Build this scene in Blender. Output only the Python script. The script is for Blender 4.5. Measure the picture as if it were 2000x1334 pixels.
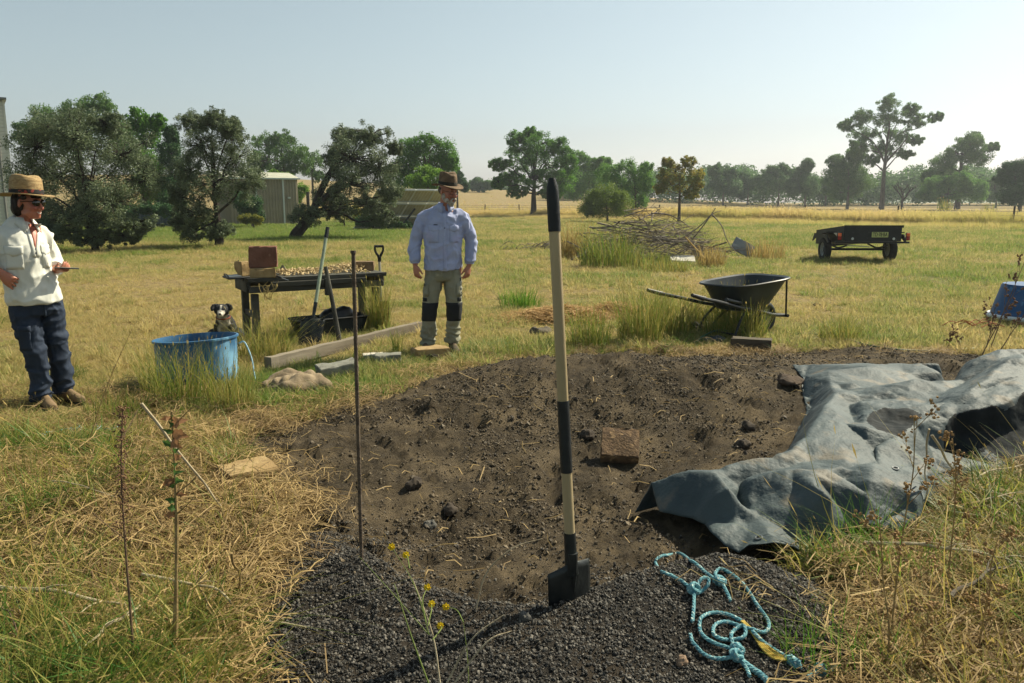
import bpy, bmesh, math, random
import numpy as np
from mathutils import Vector, Matrix, Euler, noise as mnoise
R = math.radians
random.seed(7); rng = np.random.default_rng(7)
for o in list(bpy.data.objects): bpy.data.objects.remove(o)
S = bpy.context.scene
COL = S.collection
# ------------------------------------------------------------------ camera, sky, sun, exposure
CAM_H = 1.5
F = 1556.0                    # focal length in pixels of the 2000 px wide photograph
PITCH = math.atan(272 / F)
cp, sp = math.cos(PITCH), math.sin(PITCH)
cd = bpy.data.cameras.new('camera'); cam = bpy.data.objects.new('camera', cd); COL.objects.link(cam)
cam.location = (0, 0, CAM_H); cam.rotation_euler = (R(90) - PITCH, 0, 0)
cd.sensor_width = 36; cd.lens = 36 * F / 2000; cd.clip_start = .05; cd.clip_end = 4000
S.camera = cam
SUN_AZ, SUN_EL = R(54), R(43)            # azimuth to the right of the viewing direction
w = bpy.data.worlds.new('World'); S.world = w; w.use_nodes = True
nt = w.node_tree; nt.nodes.clear()
sky = nt.nodes.new('ShaderNodeTexSky'); sky.sky_type = 'NISHITA'; sky.sun_disc = False
sky.sun_elevation = SUN_EL; sky.sun_rotation = SUN_AZ
sky.air_density = 1.0; sky.dust_density = 1.1; sky.ozone_density = 1.6
hs = nt.nodes.new('ShaderNodeHueSaturation'); hs.inputs['Saturation'].default_value = .55; hs.inputs['Hue'].default_value = .462
bg = nt.nodes.new('ShaderNodeBackground'); bg.inputs['Strength'].default_value = .058
wo = nt.nodes.new('ShaderNodeOutputWorld')
nt.links.new(sky.outputs[0], hs.inputs['Color']); nt.links.new(hs.outputs[0], bg.inputs[0]); nt.links.new(bg.outputs[0], wo.inputs[0])
sl = bpy.data.lights.new('sun', 'SUN'); sl.energy = 4.3; sl.angle = R(.5); sl.color = (1, .91, .70)
sun = bpy.data.objects.new('sun', sl); COL.objects.link(sun)
sdir = Vector((math.sin(SUN_AZ) * math.cos(SUN_EL), math.cos(SUN_AZ) * math.cos(SUN_EL), math.sin(SUN_EL)))
sun.rotation_euler = sdir.to_track_quat('Z', 'Y').to_euler(); sun.location = (20, 20, 30)
vs = S.view_settings; vs.view_transform = 'Standard'; vs.look = 'None'; vs.gamma = 1; vs.exposure = 0.98
S.cycles.use_denoising = True; S.cycles.max_bounces = 8; S.cycles.transparent_max_bounces = 8
S.cycles.volume_bounces = 0; S.cycles.use_adaptive_sampling = True; S.cycles.adaptive_threshold = .02

# ------------------------------------------------------------------ helpers
def L(h):                                  # hex sRGB -> linear rgba
    c = [int(h[i:i + 2], 16) / 255 for i in (0, 2, 4)]
    return tuple((x / 12.92 if x <= .04045 else ((x + .055) / 1.055) ** 2.4) for x in c) + (1,)
_t = {}
def vnoise(x, y, s=0):
    if s not in _t: _t[s] = np.random.default_rng(100 + s).random((256, 256))
    T = _t[s]
    x = np.asarray(x, float); y = np.asarray(y, float)
    xi = np.floor(x).astype(int); yi = np.floor(y).astype(int); fx = x - xi; fy = y - yi
    fx = fx * fx * (3 - 2 * fx); fy = fy * fy * (3 - 2 * fy)
    a = T[xi & 255, yi & 255]; b = T[(xi + 1) & 255, yi & 255]; c = T[xi & 255, (yi + 1) & 255]; d = T[(xi + 1) & 255, (yi + 1) & 255]
    return (a * (1 - fx) + b * fx) * (1 - fy) + (c * (1 - fx) + d * fx) * fy
def fbm(x, y, f=1., o=4, s=0, g=.5):
    r = 0; a = 1; n = 0
    for i in range(o):
        r = r + a * vnoise(x * f + 17 * i, y * f + 31 * i, s + i); n += a; a *= g; f *= 2.03
    return r / n
def sst(a, b, x):
    t = np.clip((x - a) / (b - a), 0, 1); return t * t * (3 - 2 * t)
def ray(px, py):
    u = px - 1000; v = py - 667
    return u, F * cp - v * sp, -(v * cp + F * sp)
def P(px, py, Y):                          # the point at depth Y seen at a pixel of the photograph
    u, fw, up = ray(px, py); k = Y / fw
    return Vector((u * k, Y, CAM_H + up * k))
def G0(px, py, z=0):                       # on the level z
    u, fw, up = ray(px, py); k = (z - CAM_H) / up
    return (u * k, fw * k)
def polydist(x, y, poly):                  # signed distance (inside positive) to a polygon
    x = np.asarray(x, float); y = np.asarray(y, float)
    d = np.full(x.shape, 1e9); ins = np.zeros(x.shape, bool); n = len(poly)
    for i in range(n):
        ax, ay = poly[i]; bx, by = poly[(i + 1) % n]
        ex, ey = bx - ax, by - ay
        t = np.clip(((x - ax) * ex + (y - ay) * ey) / (ex * ex + ey * ey + 1e-12), 0, 1)
        d = np.minimum(d, np.hypot(x - ax - t * ex, y - ay - t * ey))
        c = ((ay > y) != (by > y)) & (x < (bx - ax) * (y - ay) / (by - ay + 1e-12) + ax)
        ins ^= c
    return np.where(ins, d, -d)
SOIL = [G0(*p) for p in [(380, 2300), (440, 1250), (490, 1130), (535, 1050), (575, 985), (500, 915), (455, 870), (580, 815), (740, 785), (830, 735), (950, 722), (1050, 700), (1200, 690), (1400, 692), (1530, 685), (1700, 674), (1900, 690), (2120, 715), (2200, 860), (1900, 980), (1700, 1060), (1600, 1110), (1690, 1170), (1760, 1260), (1950, 2300)]]
GRAV = [G0(*p) for p in [(380, 2300), (440, 1250), (490, 1130), (575, 1045), (700, 1030), (745, 1090), (800, 1150), (900, 1190), (1000, 1210), (1165, 1175), (1300, 1110), (1400, 1085), (1600, 1100), (1690, 1170), (1760, 1260), (1950, 2300)]]
def soil_mask(x, y):
    d = polydist(x, y, SOIL) + (fbm(x, y, 2.5, 3, 40) - .5) * .35 + (fbm(x, y, 11, 2, 44) - .5) * .16
    return sst(-.05, .05, d)
def grav_mask(x, y):
    d = polydist(x, y, GRAV) + (fbm(x, y, 3, 3, 50) - .5) * .35 + (fbm(x, y, 14, 3, 54) - .5) * .25
    return sst(-.12, .12, d)
def gauss(x, y, cx, cy, sx, sy): return np.exp(-((x - cx) / sx) ** 2 - ((y - cy) / sy) ** 2)
RIDGE = [G0(*p, .1) for p in [(560, 1160), (640, 1090), (700, 1075), (790, 1140), (930, 1192), (1080, 1200), (1165, 1165), (1300, 1115), (1420, 1090), (1560, 1105)]]
def H(x, y, fine=True):
    x = np.asarray(x, float); y = np.asarray(y, float)
    th = x / np.maximum(y, .5)
    px = 1000 + 1533 * th
    a = np.clip((1430 - px) * .052, -3, 52)
    z = (CAM_H + np.minimum(y, 230) * a / 1556) * sst(92, 225, y)
    z = z + (fbm(x, y, .35, 3, 3) - .5) * .10 * sst(2.5, 8, y) * (1 - sst(60, 100, y))
    if fine:
        near = 1 - sst(9, 14, y)
        sm = polydist(x, y, SOIL); ins = sst(-.05, .45, sm)
        m = .30 * gauss(x, y, .75, 6.15, 1.35, .66) + .07 * gauss(x, y, -.5, 5.7, 1.0, .6) + .07 * gauss(x, y, 2.3, 6.9, 1.3, .6)
        m = m + .05 * gauss(x, y, 3.6, 7.1, 1.6, .5) - .10 * gauss(x, y, .15, 3.7, .9, .7)
        m = m + .05 * gauss(x, y, 2.7, 5.2, 1.0, 1.2)
        rx = np.array([p[0] for p in RIDGE]); ry = np.array([p[1] for p in RIDGE])
        yc = np.interp(x, rx, ry)
        dy = y - yc
        rr = np.where(dy > 0, np.exp(-(dy / .13) ** 2), .35 + .65 * np.exp(-(dy / .42) ** 2))
        m = m + .13 * rr * sst(-1.35, -.95, x) * (1 - sst(1.05, 1.5, x))
        gm = grav_mask(x, y)
        rough = (fbm(x, y, 2.2, 4, 8, .55) - .5) * .085 + (fbm(x, y, 9, 4, 12, .6) - .5) * .060
        pock = np.minimum(fbm(x, y, 4.2, 2, 21) - .33, 0) * .30
        lump = np.maximum(fbm(x, y, 14, 3, 25, .6) - .6, 0) * .16
        z = z + ins * m + near * soil_mask(x, y) * (rough * (1 - .45 * gm) + (pock + lump) * (1 - gm)) + near * gm * (fbm(x, y, 45, 2, 30) - .5) * .014
        z = z + near * (1 - soil_mask(x, y)) * (fbm(x, y, 3, 3, 33) - .5) * .05
    if fine: z = z + .035 * gauss(x, y, .235, 2.80, .10, .05) + .02 * gauss(x, y, .10, 2.78, .07, .05)
    return z
def hz(x, y): return float(H(np.array([x]), np.array([y]))[0])
def at(px, py, dz=0):                      # the point of the ground seen at a pixel of the photograph
    u, fw, up = ray(px, py)
    lo = 1.0; k = np.linspace(1.2, 120, 2400) ** 1.0 / fw
    zz = CAM_H + up * k - H(u * k, fw * k)
    i = np.argmax(zz < 0)
    if zz[i] >= 0: return P(px, py, 100)
    a, b = k[max(i - 1, 0)], k[i]
    for _ in range(24):
        m = (a + b) / 2
        if CAM_H + up * m - hz(u * m, fw * m) < 0: b = m
        else: a = m
    return Vector((u * b, fw * b, hz(u * b, fw * b) + dz))

EXCL = []; TARP = []
def keep(x, y):                             # no lawn tufts where something stands
    k = np.ones(len(x), bool)
    for a, b, r_ in EXCL: k &= (x - a) ** 2 + (y - b) ** 2 > r_ * r_
    if TARP: k &= polydist(x, y, TARP) < -.07
    return k
# -- materials
MATS = {}
def nodes(name):
    m = bpy.data.materials.new(name); m.use_nodes = True; t = m.node_tree; t.nodes.clear(); return m, t
def mat(name, c1, c2=None, sc=8., rough=.8, bump=0., bsc=None, metal=0., stretch=(1, 1, 1), spec=.3, det=6, trans=0., vcol=None, wear=None, coord='Object', lo=.35, hi=.65):
    """Principled (optionally with translucency) with two noise-mixed colours, bump and an optional wear colour."""
    if name in MATS: return MATS[name]
    m, t = nodes(name); N = t.nodes.new; K = t.links.new
    out = N('ShaderNodeOutputMaterial'); b = N('ShaderNodeBsdfPrincipled')
    b.inputs['Roughness'].default_value = rough; b.inputs['Metallic'].default_value = metal
    b.inputs['Specular IOR Level'].default_value = spec
    tc = N('ShaderNodeTexCoord'); mp = N('ShaderNodeMapping'); mp.inputs['Scale'].default_value = stretch
    K(tc.outputs[coord], mp.inputs[0])
    n = N('ShaderNodeTexNoise'); n.inputs['Scale'].default_value = sc; n.inputs['Detail'].default_value = det; n.inputs['Roughness'].default_value = .45
    K(mp.outputs[0], n.inputs['Vector'])
    mr = N('ShaderNodeMapRange'); mr.inputs[1].default_value = lo; mr.inputs[2].default_value = hi
    K(n.outputs[0], mr.inputs[0])
    mx = N('ShaderNodeMix'); mx.data_type = 'RGBA'; K(mr.outputs[0], mx.inputs[0])
    mx.inputs[6].default_value = L(c1); mx.inputs[7].default_value = L(c2 or c1)
    col = mx.outputs[2]
    if wear:
        n2 = N('ShaderNodeTexNoise'); n2.inputs['Scale'].default_value = wear[1]; n2.inputs['Detail'].default_value = 8; K(mp.outputs[0], n2.inputs['Vector'])
        r2 = N('ShaderNodeMapRange'); r2.inputs[1].default_value = wear[2]; r2.inputs[2].default_value = wear[2] + .1; K(n2.outputs[0], r2.inputs[0])
        m2 = N('ShaderNodeMix'); m2.data_type = 'RGBA'; K(r2.outputs[0], m2.inputs[0]); K(col, m2.inputs[6]); m2.inputs[7].default_value = L(wear[0]); col = m2.outputs[2]
    if vcol:
        at_ = N('ShaderNodeAttribute'); at_.attribute_name = vcol
        m3 = N('ShaderNodeMix'); m3.data_type = 'RGBA'; m3.blend_type = 'MULTIPLY'; m3.inputs[0].default_value = 1
        K(col, m3.inputs[6]); K(at_.outputs['Color'], m3.inputs[7]); col = m3.outputs[2]
    K(col, b.inputs['Base Color'])
    if bump:
        nb = N('ShaderNodeTexNoise'); nb.inputs['Scale'].default_value = bsc or sc * 4; nb.inputs['Detail'].default_value = 6; K(mp.outputs[0], nb.inputs['Vector'])
        bp = N('ShaderNodeBump'); bp.inputs['Strength'].default_value = bump; bp.inputs['Distance'].default_value = .01
        K(nb.outputs[0], bp.inputs['Height']); K(bp.outputs[0], b.inputs['Normal'])
    sh = b.outputs[0]
    if trans:
        tr = N('ShaderNodeBsdfTranslucent'); K(col, tr.inputs[0]); ms = N('ShaderNodeMixShader'); ms.inputs[0].default_value = trans
        K(sh, ms.inputs[1]); K(tr.outputs[0], ms.inputs[2]); sh = ms.outputs[0]
    K(sh, out.inputs[0]); MATS[name] = m
    return m
def leafmat(name, a, b, trans=.45, rough=.55, inst=False):
    """Leaf or blade: colour between a and b by the 'v' attribute of the mesh (and the 'tone' of the instance), part translucent."""
    if name in MATS: return MATS[name]
    m, t = nodes(name); N = t.nodes.new; K = t.links.new
    out = N('ShaderNodeOutputMaterial')
    av = N('ShaderNodeAttribute'); av.attribute_name = 'v'
    mx = N('ShaderNodeMix'); mx.data_type = 'RGBA'; mx.inputs[6].default_value = L(a); mx.inputs[7].default_value = L(b)
    if inst:
        ai = N('ShaderNodeAttribute'); ai.attribute_type = 'INSTANCER'; ai.attribute_name = 'tone'
        ad = N('ShaderNodeMath'); ad.operation = 'MULTIPLY_ADD'; ad.inputs[1].default_value = .7; K(av.outputs['Fac'], ad.inputs[0])
        a2 = N('ShaderNodeMath'); a2.operation = 'SUBTRACT'; a2.inputs[1].default_value = .35; K(ai.outputs['Fac'], a2.inputs[0]); K(a2.outputs[0], ad.inputs[2])
        ad.use_clamp = True; K(ad.outputs[0], mx.inputs[0])
    else: K(av.outputs['Fac'], mx.inputs[0])
    d = N('ShaderNodeBsdfPrincipled'); d.inputs['Roughness'].default_value = rough; d.inputs['Specular IOR Level'].default_value = .25
    tr = N('ShaderNodeBsdfTranslucent'); ms = N('ShaderNodeMixShader'); ms.inputs[0].default_value = trans
    K(mx.outputs[2], d.inputs['Base Color']); K(mx.outputs[2], tr.inputs[0]); K(d.outputs[0], ms.inputs[1]); K(tr.outputs[0], ms.inputs[2]); K(ms.outputs[0], out.inputs[0])
    MATS[name] = m
    return m

# -- objects
def tag(o, label=None, cat=None, group=None, kind=None):
    if label: o['label'] = label
    if cat: o['category'] = cat
    if group: o['group'] = group
    if kind: o['kind'] = kind
    return o
def empty(name, loc=(0, 0, 0), rz=0, label=None, cat=None, group=None):
    o = bpy.data.objects.new(name, None); COL.objects.link(o); o.location = loc; o.rotation_euler = (0, 0, rz); o.empty_display_size = .1
    return tag(o, label, cat, group)
def link(name, me, m, parent=None, smooth=False):
    me.materials.clear()
    for x in (m if isinstance(m, (list, tuple)) else [m]): me.materials.append(x)
    if smooth: me.polygons.foreach_set('use_smooth', np.ones(len(me.polygons), bool))
    o = bpy.data.objects.new(name, me); COL.objects.link(o)
    if parent: o.parent = parent
    return o
def npmesh(name, v, f, attrs=None):
    """numpy arrays -> mesh; f is (n,3) or (n,4)."""
    v = np.ascontiguousarray(v, np.float32); f = np.ascontiguousarray(f, np.int32); k = f.shape[1]
    me = bpy.data.meshes.new(name); me.vertices.add(len(v)); me.loops.add(f.size); me.polygons.add(len(f))
    me.vertices.foreach_set('co', v.ravel()); me.loops.foreach_set('vertex_index', f.ravel())
    me.polygons.foreach_set('loop_start', np.arange(0, f.size, k, dtype=np.int32)); me.update(calc_edges=True)
    for n_, a in (attrs or {}).items():
        a = np.ascontiguousarray(a, np.float32)
        if a.ndim == 1: me.attributes.new(n_, 'FLOAT', 'POINT').data.foreach_set('value', a)
        else: me.attributes.new(n_, 'FLOAT_COLOR', 'POINT').data.foreach_set('color', a.ravel())
    return me
def crom(pts, k):                          # Catmull-Rom resampling of points (any dimension)
    p = np.asarray(pts, float)
    if k <= 1 or len(p) < 3: return p
    q = np.vstack([2 * p[0] - p[1], p, 2 * p[-1] - p[-2]]); out = []
    for i in range(1, len(q) - 2):
        for t in np.arange(k) / k:
            out.append(.5 * ((2 * q[i]) + (q[i + 1] - q[i - 1]) * t + (2 * q[i - 1] - 5 * q[i] + 4 * q[i + 1] - q[i + 2]) * t * t + (3 * q[i] - q[i - 1] - 3 * q[i + 1] + q[i + 2]) * t ** 3))
    out.append(p[-1]); return np.array(out)
class MB:
    """collects shapes and links them as one mesh."""
    def __init__(s): s.v = []; s.f = []; s.m = []
    def add(s, vs_, fs, mi=0):
        b = len(s.v); s.v += [tuple(p) for p in vs_]; s.f += [tuple(b + i for i in f) for f in fs]; s.m += [mi] * len(fs); return s
    def tube(s, pts, r, n=8, k=1, ref=None, cap=True, mi=0, close=False):
        r = [(x, x) if np.isscalar(x) else tuple(x) for x in (r if isinstance(r, (list, tuple, np.ndarray)) else [r] * len(pts))]
        pr = crom(np.hstack([np.asarray(pts, float), np.asarray(r, float)]), k)
        pts = pr[:, :3]; r = np.maximum(pr[:, 3:5], 1e-5); m = len(pts); V_ = []; uprev = None
        for i in range(m):
            t = pts[(i + 1) % m if close else min(i + 1, m - 1)] - pts[(i - 1) % m if close else max(i - 1, 0)]; t = t / (np.linalg.norm(t) + 1e-9)
            if ref is not None:
                v_ = np.asarray(ref, float) - t * np.dot(ref, t)
                if np.linalg.norm(v_) < .05: v_ = np.cross(t, (1, 0, .01))
                v_ /= np.linalg.norm(v_); u = np.cross(v_, t)
            else:
                if uprev is None: a = np.array((0, 0, 1.)) if abs(t[2]) < .9 else np.array((0, 1., 0)); u = np.cross(a, t)
                else: u = uprev - t * np.dot(uprev, t)
                u /= np.linalg.norm(u) + 1e-9; v_ = np.cross(t, u)
            uprev = u
            for j in range(n):
                an = 2 * math.pi * j / n
                V_.append(pts[i] + u * r[i, 0] * math.cos(an) + v_ * r[i, 1] * math.sin(an))
        fs = [(i * n + j, i * n + (j + 1) % n, (i + 1) % m * n + (j + 1) % n, (i + 1) % m * n + j) for i in range(m if close else m - 1) for j in range(n)]
        if cap and not close: fs += [tuple(range(n - 1, -1, -1)), tuple(range((m - 1) * n, m * n))]
        return s.add(V_, fs, mi)
    def ell(s, c, r, rot=None, nu=14, nv=9, mi=0):
        V_ = []
        for i in range(nv + 1):
            th = math.pi * min(max(i / nv, .02), .98)
            for j in range(nu):
                ph = 2 * math.pi * j / nu
                p = Vector((r[0] * math.sin(th) * math.cos(ph), r[1] * math.sin(th) * math.sin(ph), r[2] * math.cos(th)))
                if rot is not None: p = rot @ p
                V_.append(p + Vector(c))
        fs = [(i * nu + j, (i + 1) * nu + j, (i + 1) * nu + (j + 1) % nu, i * nu + (j + 1) % nu) for i in range(nv) for j in range(nu)]
        fs += [tuple(range(nu)), tuple(range((nv + 1) * nu - 1, nv * nu - 1, -1))]
        return s.add(V_, fs, mi)
    def box(s, c, d, rot=None, bev=0., jit=0., mi=0, taper=(1, 1)):
        x, y, z = d[0] / 2, d[1] / 2, d[2] / 2
        bm = bmesh.new()
        vs_ = [bm.verts.new((sx * x * (taper[0] if sz > 0 else 1), sy * y * (taper[1] if sz > 0 else 1), sz * z)) for sz in (-1, 1) for sy in (-1, 1) for sx in (-1, 1)]
        for q in ((0, 2, 3, 1), (4, 5, 7, 6), (0, 1, 5, 4), (2, 6, 7, 3), (0, 4, 6, 2), (1, 3, 7, 5)): bm.faces.new([vs_[i] for i in q])
        if bev: bmesh.ops.bevel(bm, geom=bm.edges[:], offset=bev, segments=1, affect='EDGES')
        bm.verts.index_update(); V_ = []
        for v in bm.verts:
            p = v.co.copy() + Vector([random.uniform(-jit, jit) for _ in range(3)])
            V_.append((rot @ p if rot is not None else p) + Vector(c))
        fs = [[v.index for v in f.verts] for f in bm.faces]; bm.free()
        return s.add(V_, fs, mi)
    def lathe(s, prof, n=24, c=(0, 0, 0), sx=1, sy=1, rot=None, mi=0, closed=False):
        V_ = []
        for r_, z_ in prof:
            for j in range(n):
                a = 2 * math.pi * j / n; p = Vector((r_ * math.cos(a) * sx, r_ * math.sin(a) * sy, z_))
                V_.append((rot @ p if rot is not None else p) + Vector(c))
        m = len(prof)
        fs = [(i * n + j, i * n + (j + 1) % n, (i + 1) % m * n + (j + 1) % n, (i + 1) % m * n + j) for i in range(m if closed else m - 1) for j in range(n)]
        return s.add(V_, fs, mi)
    def build(s, name, m, parent=None, smooth=True, flat=30, loc=None):
        me = bpy.data.meshes.new(name); me.from_pydata(s.v, [], s.f)
        o = link(name, me, m, parent)
        if isinstance(m, (list, tuple)): me.polygons.foreach_set('material_index', s.m)
        if smooth:
            me.polygons.foreach_set('use_smooth', np.ones(len(me.polygons), bool))
            me.set_sharp_from_angle(angle=R(flat))
        if loc: o.location = loc
        return o
def remesh(o, vox, it=4, fac=.5, dec=1.):
    """one continuous skin from overlapping closed shapes."""
    a = o.modifiers.new('r', 'REMESH'); a.mode = 'VOXEL'; a.voxel_size = vox
    if it: b = o.modifiers.new('s', 'SMOOTH'); b.iterations = it; b.factor = fac
    if dec < 1: c = o.modifiers.new('d', 'DECIMATE'); c.ratio = dec
    dg = bpy.context.evaluated_depsgraph_get(); dg.update()
    me = bpy.data.meshes.new_from_object(o.evaluated_get(dg)); o.modifiers.clear()
    mats = list(o.data.materials); old = o.data; nm = old.name; o.data = me; bpy.data.meshes.remove(old); me.name = nm
    me.materials.clear()
    for x in mats: me.materials.append(x)
    me.polygons.foreach_set('use_smooth', np.ones(len(me.polygons), bool))
    return o
def verts(o):
    n = len(o.data.vertices); a = np.empty(n * 3, np.float32); o.data.vertices.foreach_get('co', a)
    b = np.empty(n * 3, np.float32); o.data.vertices.foreach_get('normal', b); return a.reshape(-1, 3), b.reshape(-1, 3)
def setverts(o, a):
    o.data.vertices.foreach_set('co', np.ascontiguousarray(a, np.float32).ravel()); o.data.update()
def wrinkle(o, fn):
    a, n = verts(o); d = np.array([fn(Vector(p)) for p in a]); setverts(o, a + n * d[:, None])
def flat(o): o.data.polygons.foreach_set('use_smooth', np.zeros(len(o.data.polygons), bool)); return o
def copy_tree(o, parent=None, ch=None):
    ch = ch or CHILD()
    c = o.copy(); COL.objects.link(c); c.parent = parent
    for k in ch.get(o, []): copy_tree(k, c, ch)
    return c
def CHILD():
    d = {}
    for o in bpy.data.objects:
        if o.parent: d.setdefault(o.parent, []).append(o)
    return d
_gn = {}
def scatter(name, pts, rot, scl, var, tone, objs, label=None):
    """one 'stuff' object: copies of a few small meshes on points (geometry nodes)."""
    n = len(pts); me = bpy.data.meshes.new(name); me.vertices.add(n)
    me.vertices.foreach_set('co', np.ascontiguousarray(pts, np.float32).ravel())
    me.attributes.new('rot', 'FLOAT_VECTOR', 'POINT').data.foreach_set('vector', np.ascontiguousarray(rot, np.float32).ravel())
    me.attributes.new('scl', 'FLOAT', 'POINT').data.foreach_set('value', np.ascontiguousarray(scl, np.float32))
    me.attributes.new('tone', 'FLOAT', 'POINT').data.foreach_set('value', np.ascontiguousarray(tone, np.float32))
    me.attributes.new('vi', 'INT', 'POINT').data.foreach_set('value', np.ascontiguousarray(var, np.int32))
    o = bpy.data.objects.new(name, me); COL.objects.link(o); o['kind'] = 'stuff'
    if label: o['label'] = label
    g = bpy.data.node_groups.new(name, 'GeometryNodeTree')
    g.interface.new_socket('Geometry', in_out='INPUT', socket_type='NodeSocketGeometry'); g.interface.new_socket('Geometry', in_out='OUTPUT', socket_type='NodeSocketGeometry')
    N = g.nodes.new; K = g.links.new
    gi = N('NodeGroupInput'); go = N('NodeGroupOutput'); ip = N('GeometryNodeInstanceOnPoints'); jn = N('GeometryNodeGeometryToInstance')
    for ob in reversed(objs):
        oi = N('GeometryNodeObjectInfo'); oi.inputs['Object'].default_value = ob; K(oi.outputs['Geometry'], jn.inputs[0])
    def attr(nm, ty):
        a = N('GeometryNodeInputNamedAttribute'); a.data_type = ty; a.inputs[0].default_value = nm; return [x for x in a.outputs if x.enabled][0]
    K(gi.outputs[0], ip.inputs['Points']); K(jn.outputs[0], ip.inputs['Instance']); ip.inputs['Pick Instance'].default_value = True
    K(attr('vi', 'INT'), ip.inputs['Instance Index']); K(attr('rot', 'FLOAT_VECTOR'), ip.inputs['Rotation']); K(attr('scl', 'FLOAT'), ip.inputs['Scale'])
    K(ip.outputs[0], go.inputs[0])
    md = o.modifiers.new('scatter', 'NODES'); md.node_group = g
    return o
def proto(name, me, m):                    # a mesh that only serves as source of scattered copies
    me.materials.append(m); return bpy.data.objects.new(name, me)

# ------------------------------------------------------------------ the ground: one sheet, in three pieces that share their edges
def build_ground():
    ys = .45 * 1.0098 ** np.arange(752)
    t = np.linspace(-1, 1, 430); th = 1.35 * (0.62 * t + .38 * t ** 3)
    Y, T_ = np.meshgrid(ys, th, indexing='ij'); X = T_ * Y
    Y[0, :] = -14; X[0, :] = T_[0] * 30
    Z = H(X, Y); Z[0, :] = 0
    sm = soil_mask(X, Y); gm = grav_mask(X, Y)
    v = np.stack([X, Y, Z], -1).reshape(-1, 3); nr, nc = X.shape
    i = np.arange(nr * nc).reshape(nr, nc)
    f = np.stack([i[:-1, :-1], i[:-1, 1:], i[1:, 1:], i[1:, :-1]], -1).reshape(-1, 4)
    gr = green(X, Y)
    zone = np.stack([sm, gm, gr, np.ones_like(gr)], -1).reshape(-1, 4)
    fs = sm.ravel()[f].mean(1); fg = gm.ravel()[f].mean(1) * (fs > .5)
    for name, sel, m in (('ground', fs <= .5, MG), ('soil_bed', (fs > .5) & (fg <= .5), MG), ('gravel_heap', fg > .5, MG)):
        q = f[sel]; u, inv = np.unique(q, return_inverse=True)
        me = npmesh(name, v[u], inv.reshape(-1, 4), {'zone': zone[u]})
        o = link(name, me, m, None, True); o['kind'] = 'structure'
def green(x, y):
    """how green the grass is, 0 straw .. 1 lush."""
    g = .44 + (fbm(x, y, .55, 4, 60, .6) - .5) * 1.5 + (fbm(x, y, 2.2, 3, 65) - .5) * .5
    px = 1000 + 1533 * x / np.maximum(y, .5)
    g = g + .75 * sst(27, 36, y) * (1 - sst(52, 70, y)) * (1 - sst(720, 860, px))
    g = g - .22 * (1 - sst(430, 620, px)) * (1 - sst(16, 26, y)) * sst(4.2, 5.5, y)
    g = g + .10 * sst(1150, 1500, px) * sst(9, 14, y)
    g = g + .25 * (1 - sst(3.6, 4.4, y))
    g = g + .5 * gauss(x, y, -1.9, 6.4, .8, .6) + .25 * gauss(x, y, 0, 8.8, 1.0, .8)
    g = g - .55 * gauss(x, y, .6, 8.9, 1.2, .6) - .5 * gauss(x, y, -.9, 8.6, .5, .6) * (y > 8) - .35 * gauss(x, y, -1.25, 3.9, .45, .5) - .25 * gauss(x, y, 4.5, 14, 4, 2)
    g = g - .55 * sst(86, 110, y)
    return np.clip(g, 0, 1)
def ground_mat():
    m, t = nodes('earth_and_turf'); N = t.nodes.new; K = t.links.new
    out = N('ShaderNodeOutputMaterial'); b = N('ShaderNodeBsdfPrincipled'); b.inputs['Roughness'].default_value = .95; b.inputs['Specular IOR Level'].default_value = .12
    tc = N('ShaderNodeTexCoord'); za = N('ShaderNodeAttribute'); za.attribute_name = 'zone'; sp_ = N('ShaderNodeSeparateColor'); K(za.outputs['Color'], sp_.inputs[0])
    def no(sc, det=8, ro=.6):
        n = N('ShaderNodeTexNoise'); n.inputs['Scale'].default_value = sc; n.inputs['Detail'].default_value = det; n.inputs['Roughness'].default_value = ro; K(tc.outputs['Object'], n.inputs['Vector']); return n.outputs[0]
    def mr(i, a, c, lo=0, hi=1):
        n = N('ShaderNodeMapRange'); n.inputs[1].default_value = a; n.inputs[2].default_value = c; n.inputs[3].default_value = lo; n.inputs[4].default_value = hi; K(i, n.inputs[0]); return n.outputs[0]
    def mix(fac, a, c):
        n = N('ShaderNodeMix'); n.data_type = 'RGBA'
        K(fac, n.inputs[0]) if not isinstance(fac, float) else None
        for s_, x in ((6, a), (7, c)):
            if isinstance(x, tuple): n.inputs[s_].default_value = x
            else: K(x, n.inputs[s_])
        return n.outputs[2]
    turf = mix(sp_.outputs[2], mix(mr(no(9), .35, .65), L('98865c'), L('6f6142')), mix(mr(no(11), .35, .65), L('6d7339'), L('4c5a2b')))
    turf = mix(mr(no(2.1, 10), .56, .66), turf, L('8a7350'))
    dirt = mix(mr(no(30, 10, .7), .35, .65), L('574d3d'), L('332d25'))
    dirt = mix(mr(no(3.0, 8), .46, .62), dirt, L('665a47'))
    dirt = mix(mr(no(140, 4), .55, .7), dirt, L('2a2620'))
    grav = mix(mr(no(90, 5, .8), .38, .62), L('252321'), L('45413b'))
    grav = mix(mr(no(2.5, 6), .5, .62), grav, L('453e35'))
    c = mix(sp_.outputs[0], turf, mix(sp_.outputs[1], dirt, grav)); K(c, b.inputs['Base Color'])
    h = N('ShaderNodeMath'); h.operation = 'ADD'; K(no(60, 8, .75), h.inputs[0]); K(no(220, 4, .8), h.inputs[1])
    bp = N('ShaderNodeBump'); bp.inputs['Strength'].default_value = .9; bp.inputs['Distance'].default_value = .015; K(h.outputs[0], bp.inputs['Height']); K(bp.outputs[0], b.inputs['Normal'])
    K(b.outputs[0], out.inputs[0]); return m
MG = ground_mat()
build_ground()
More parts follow.
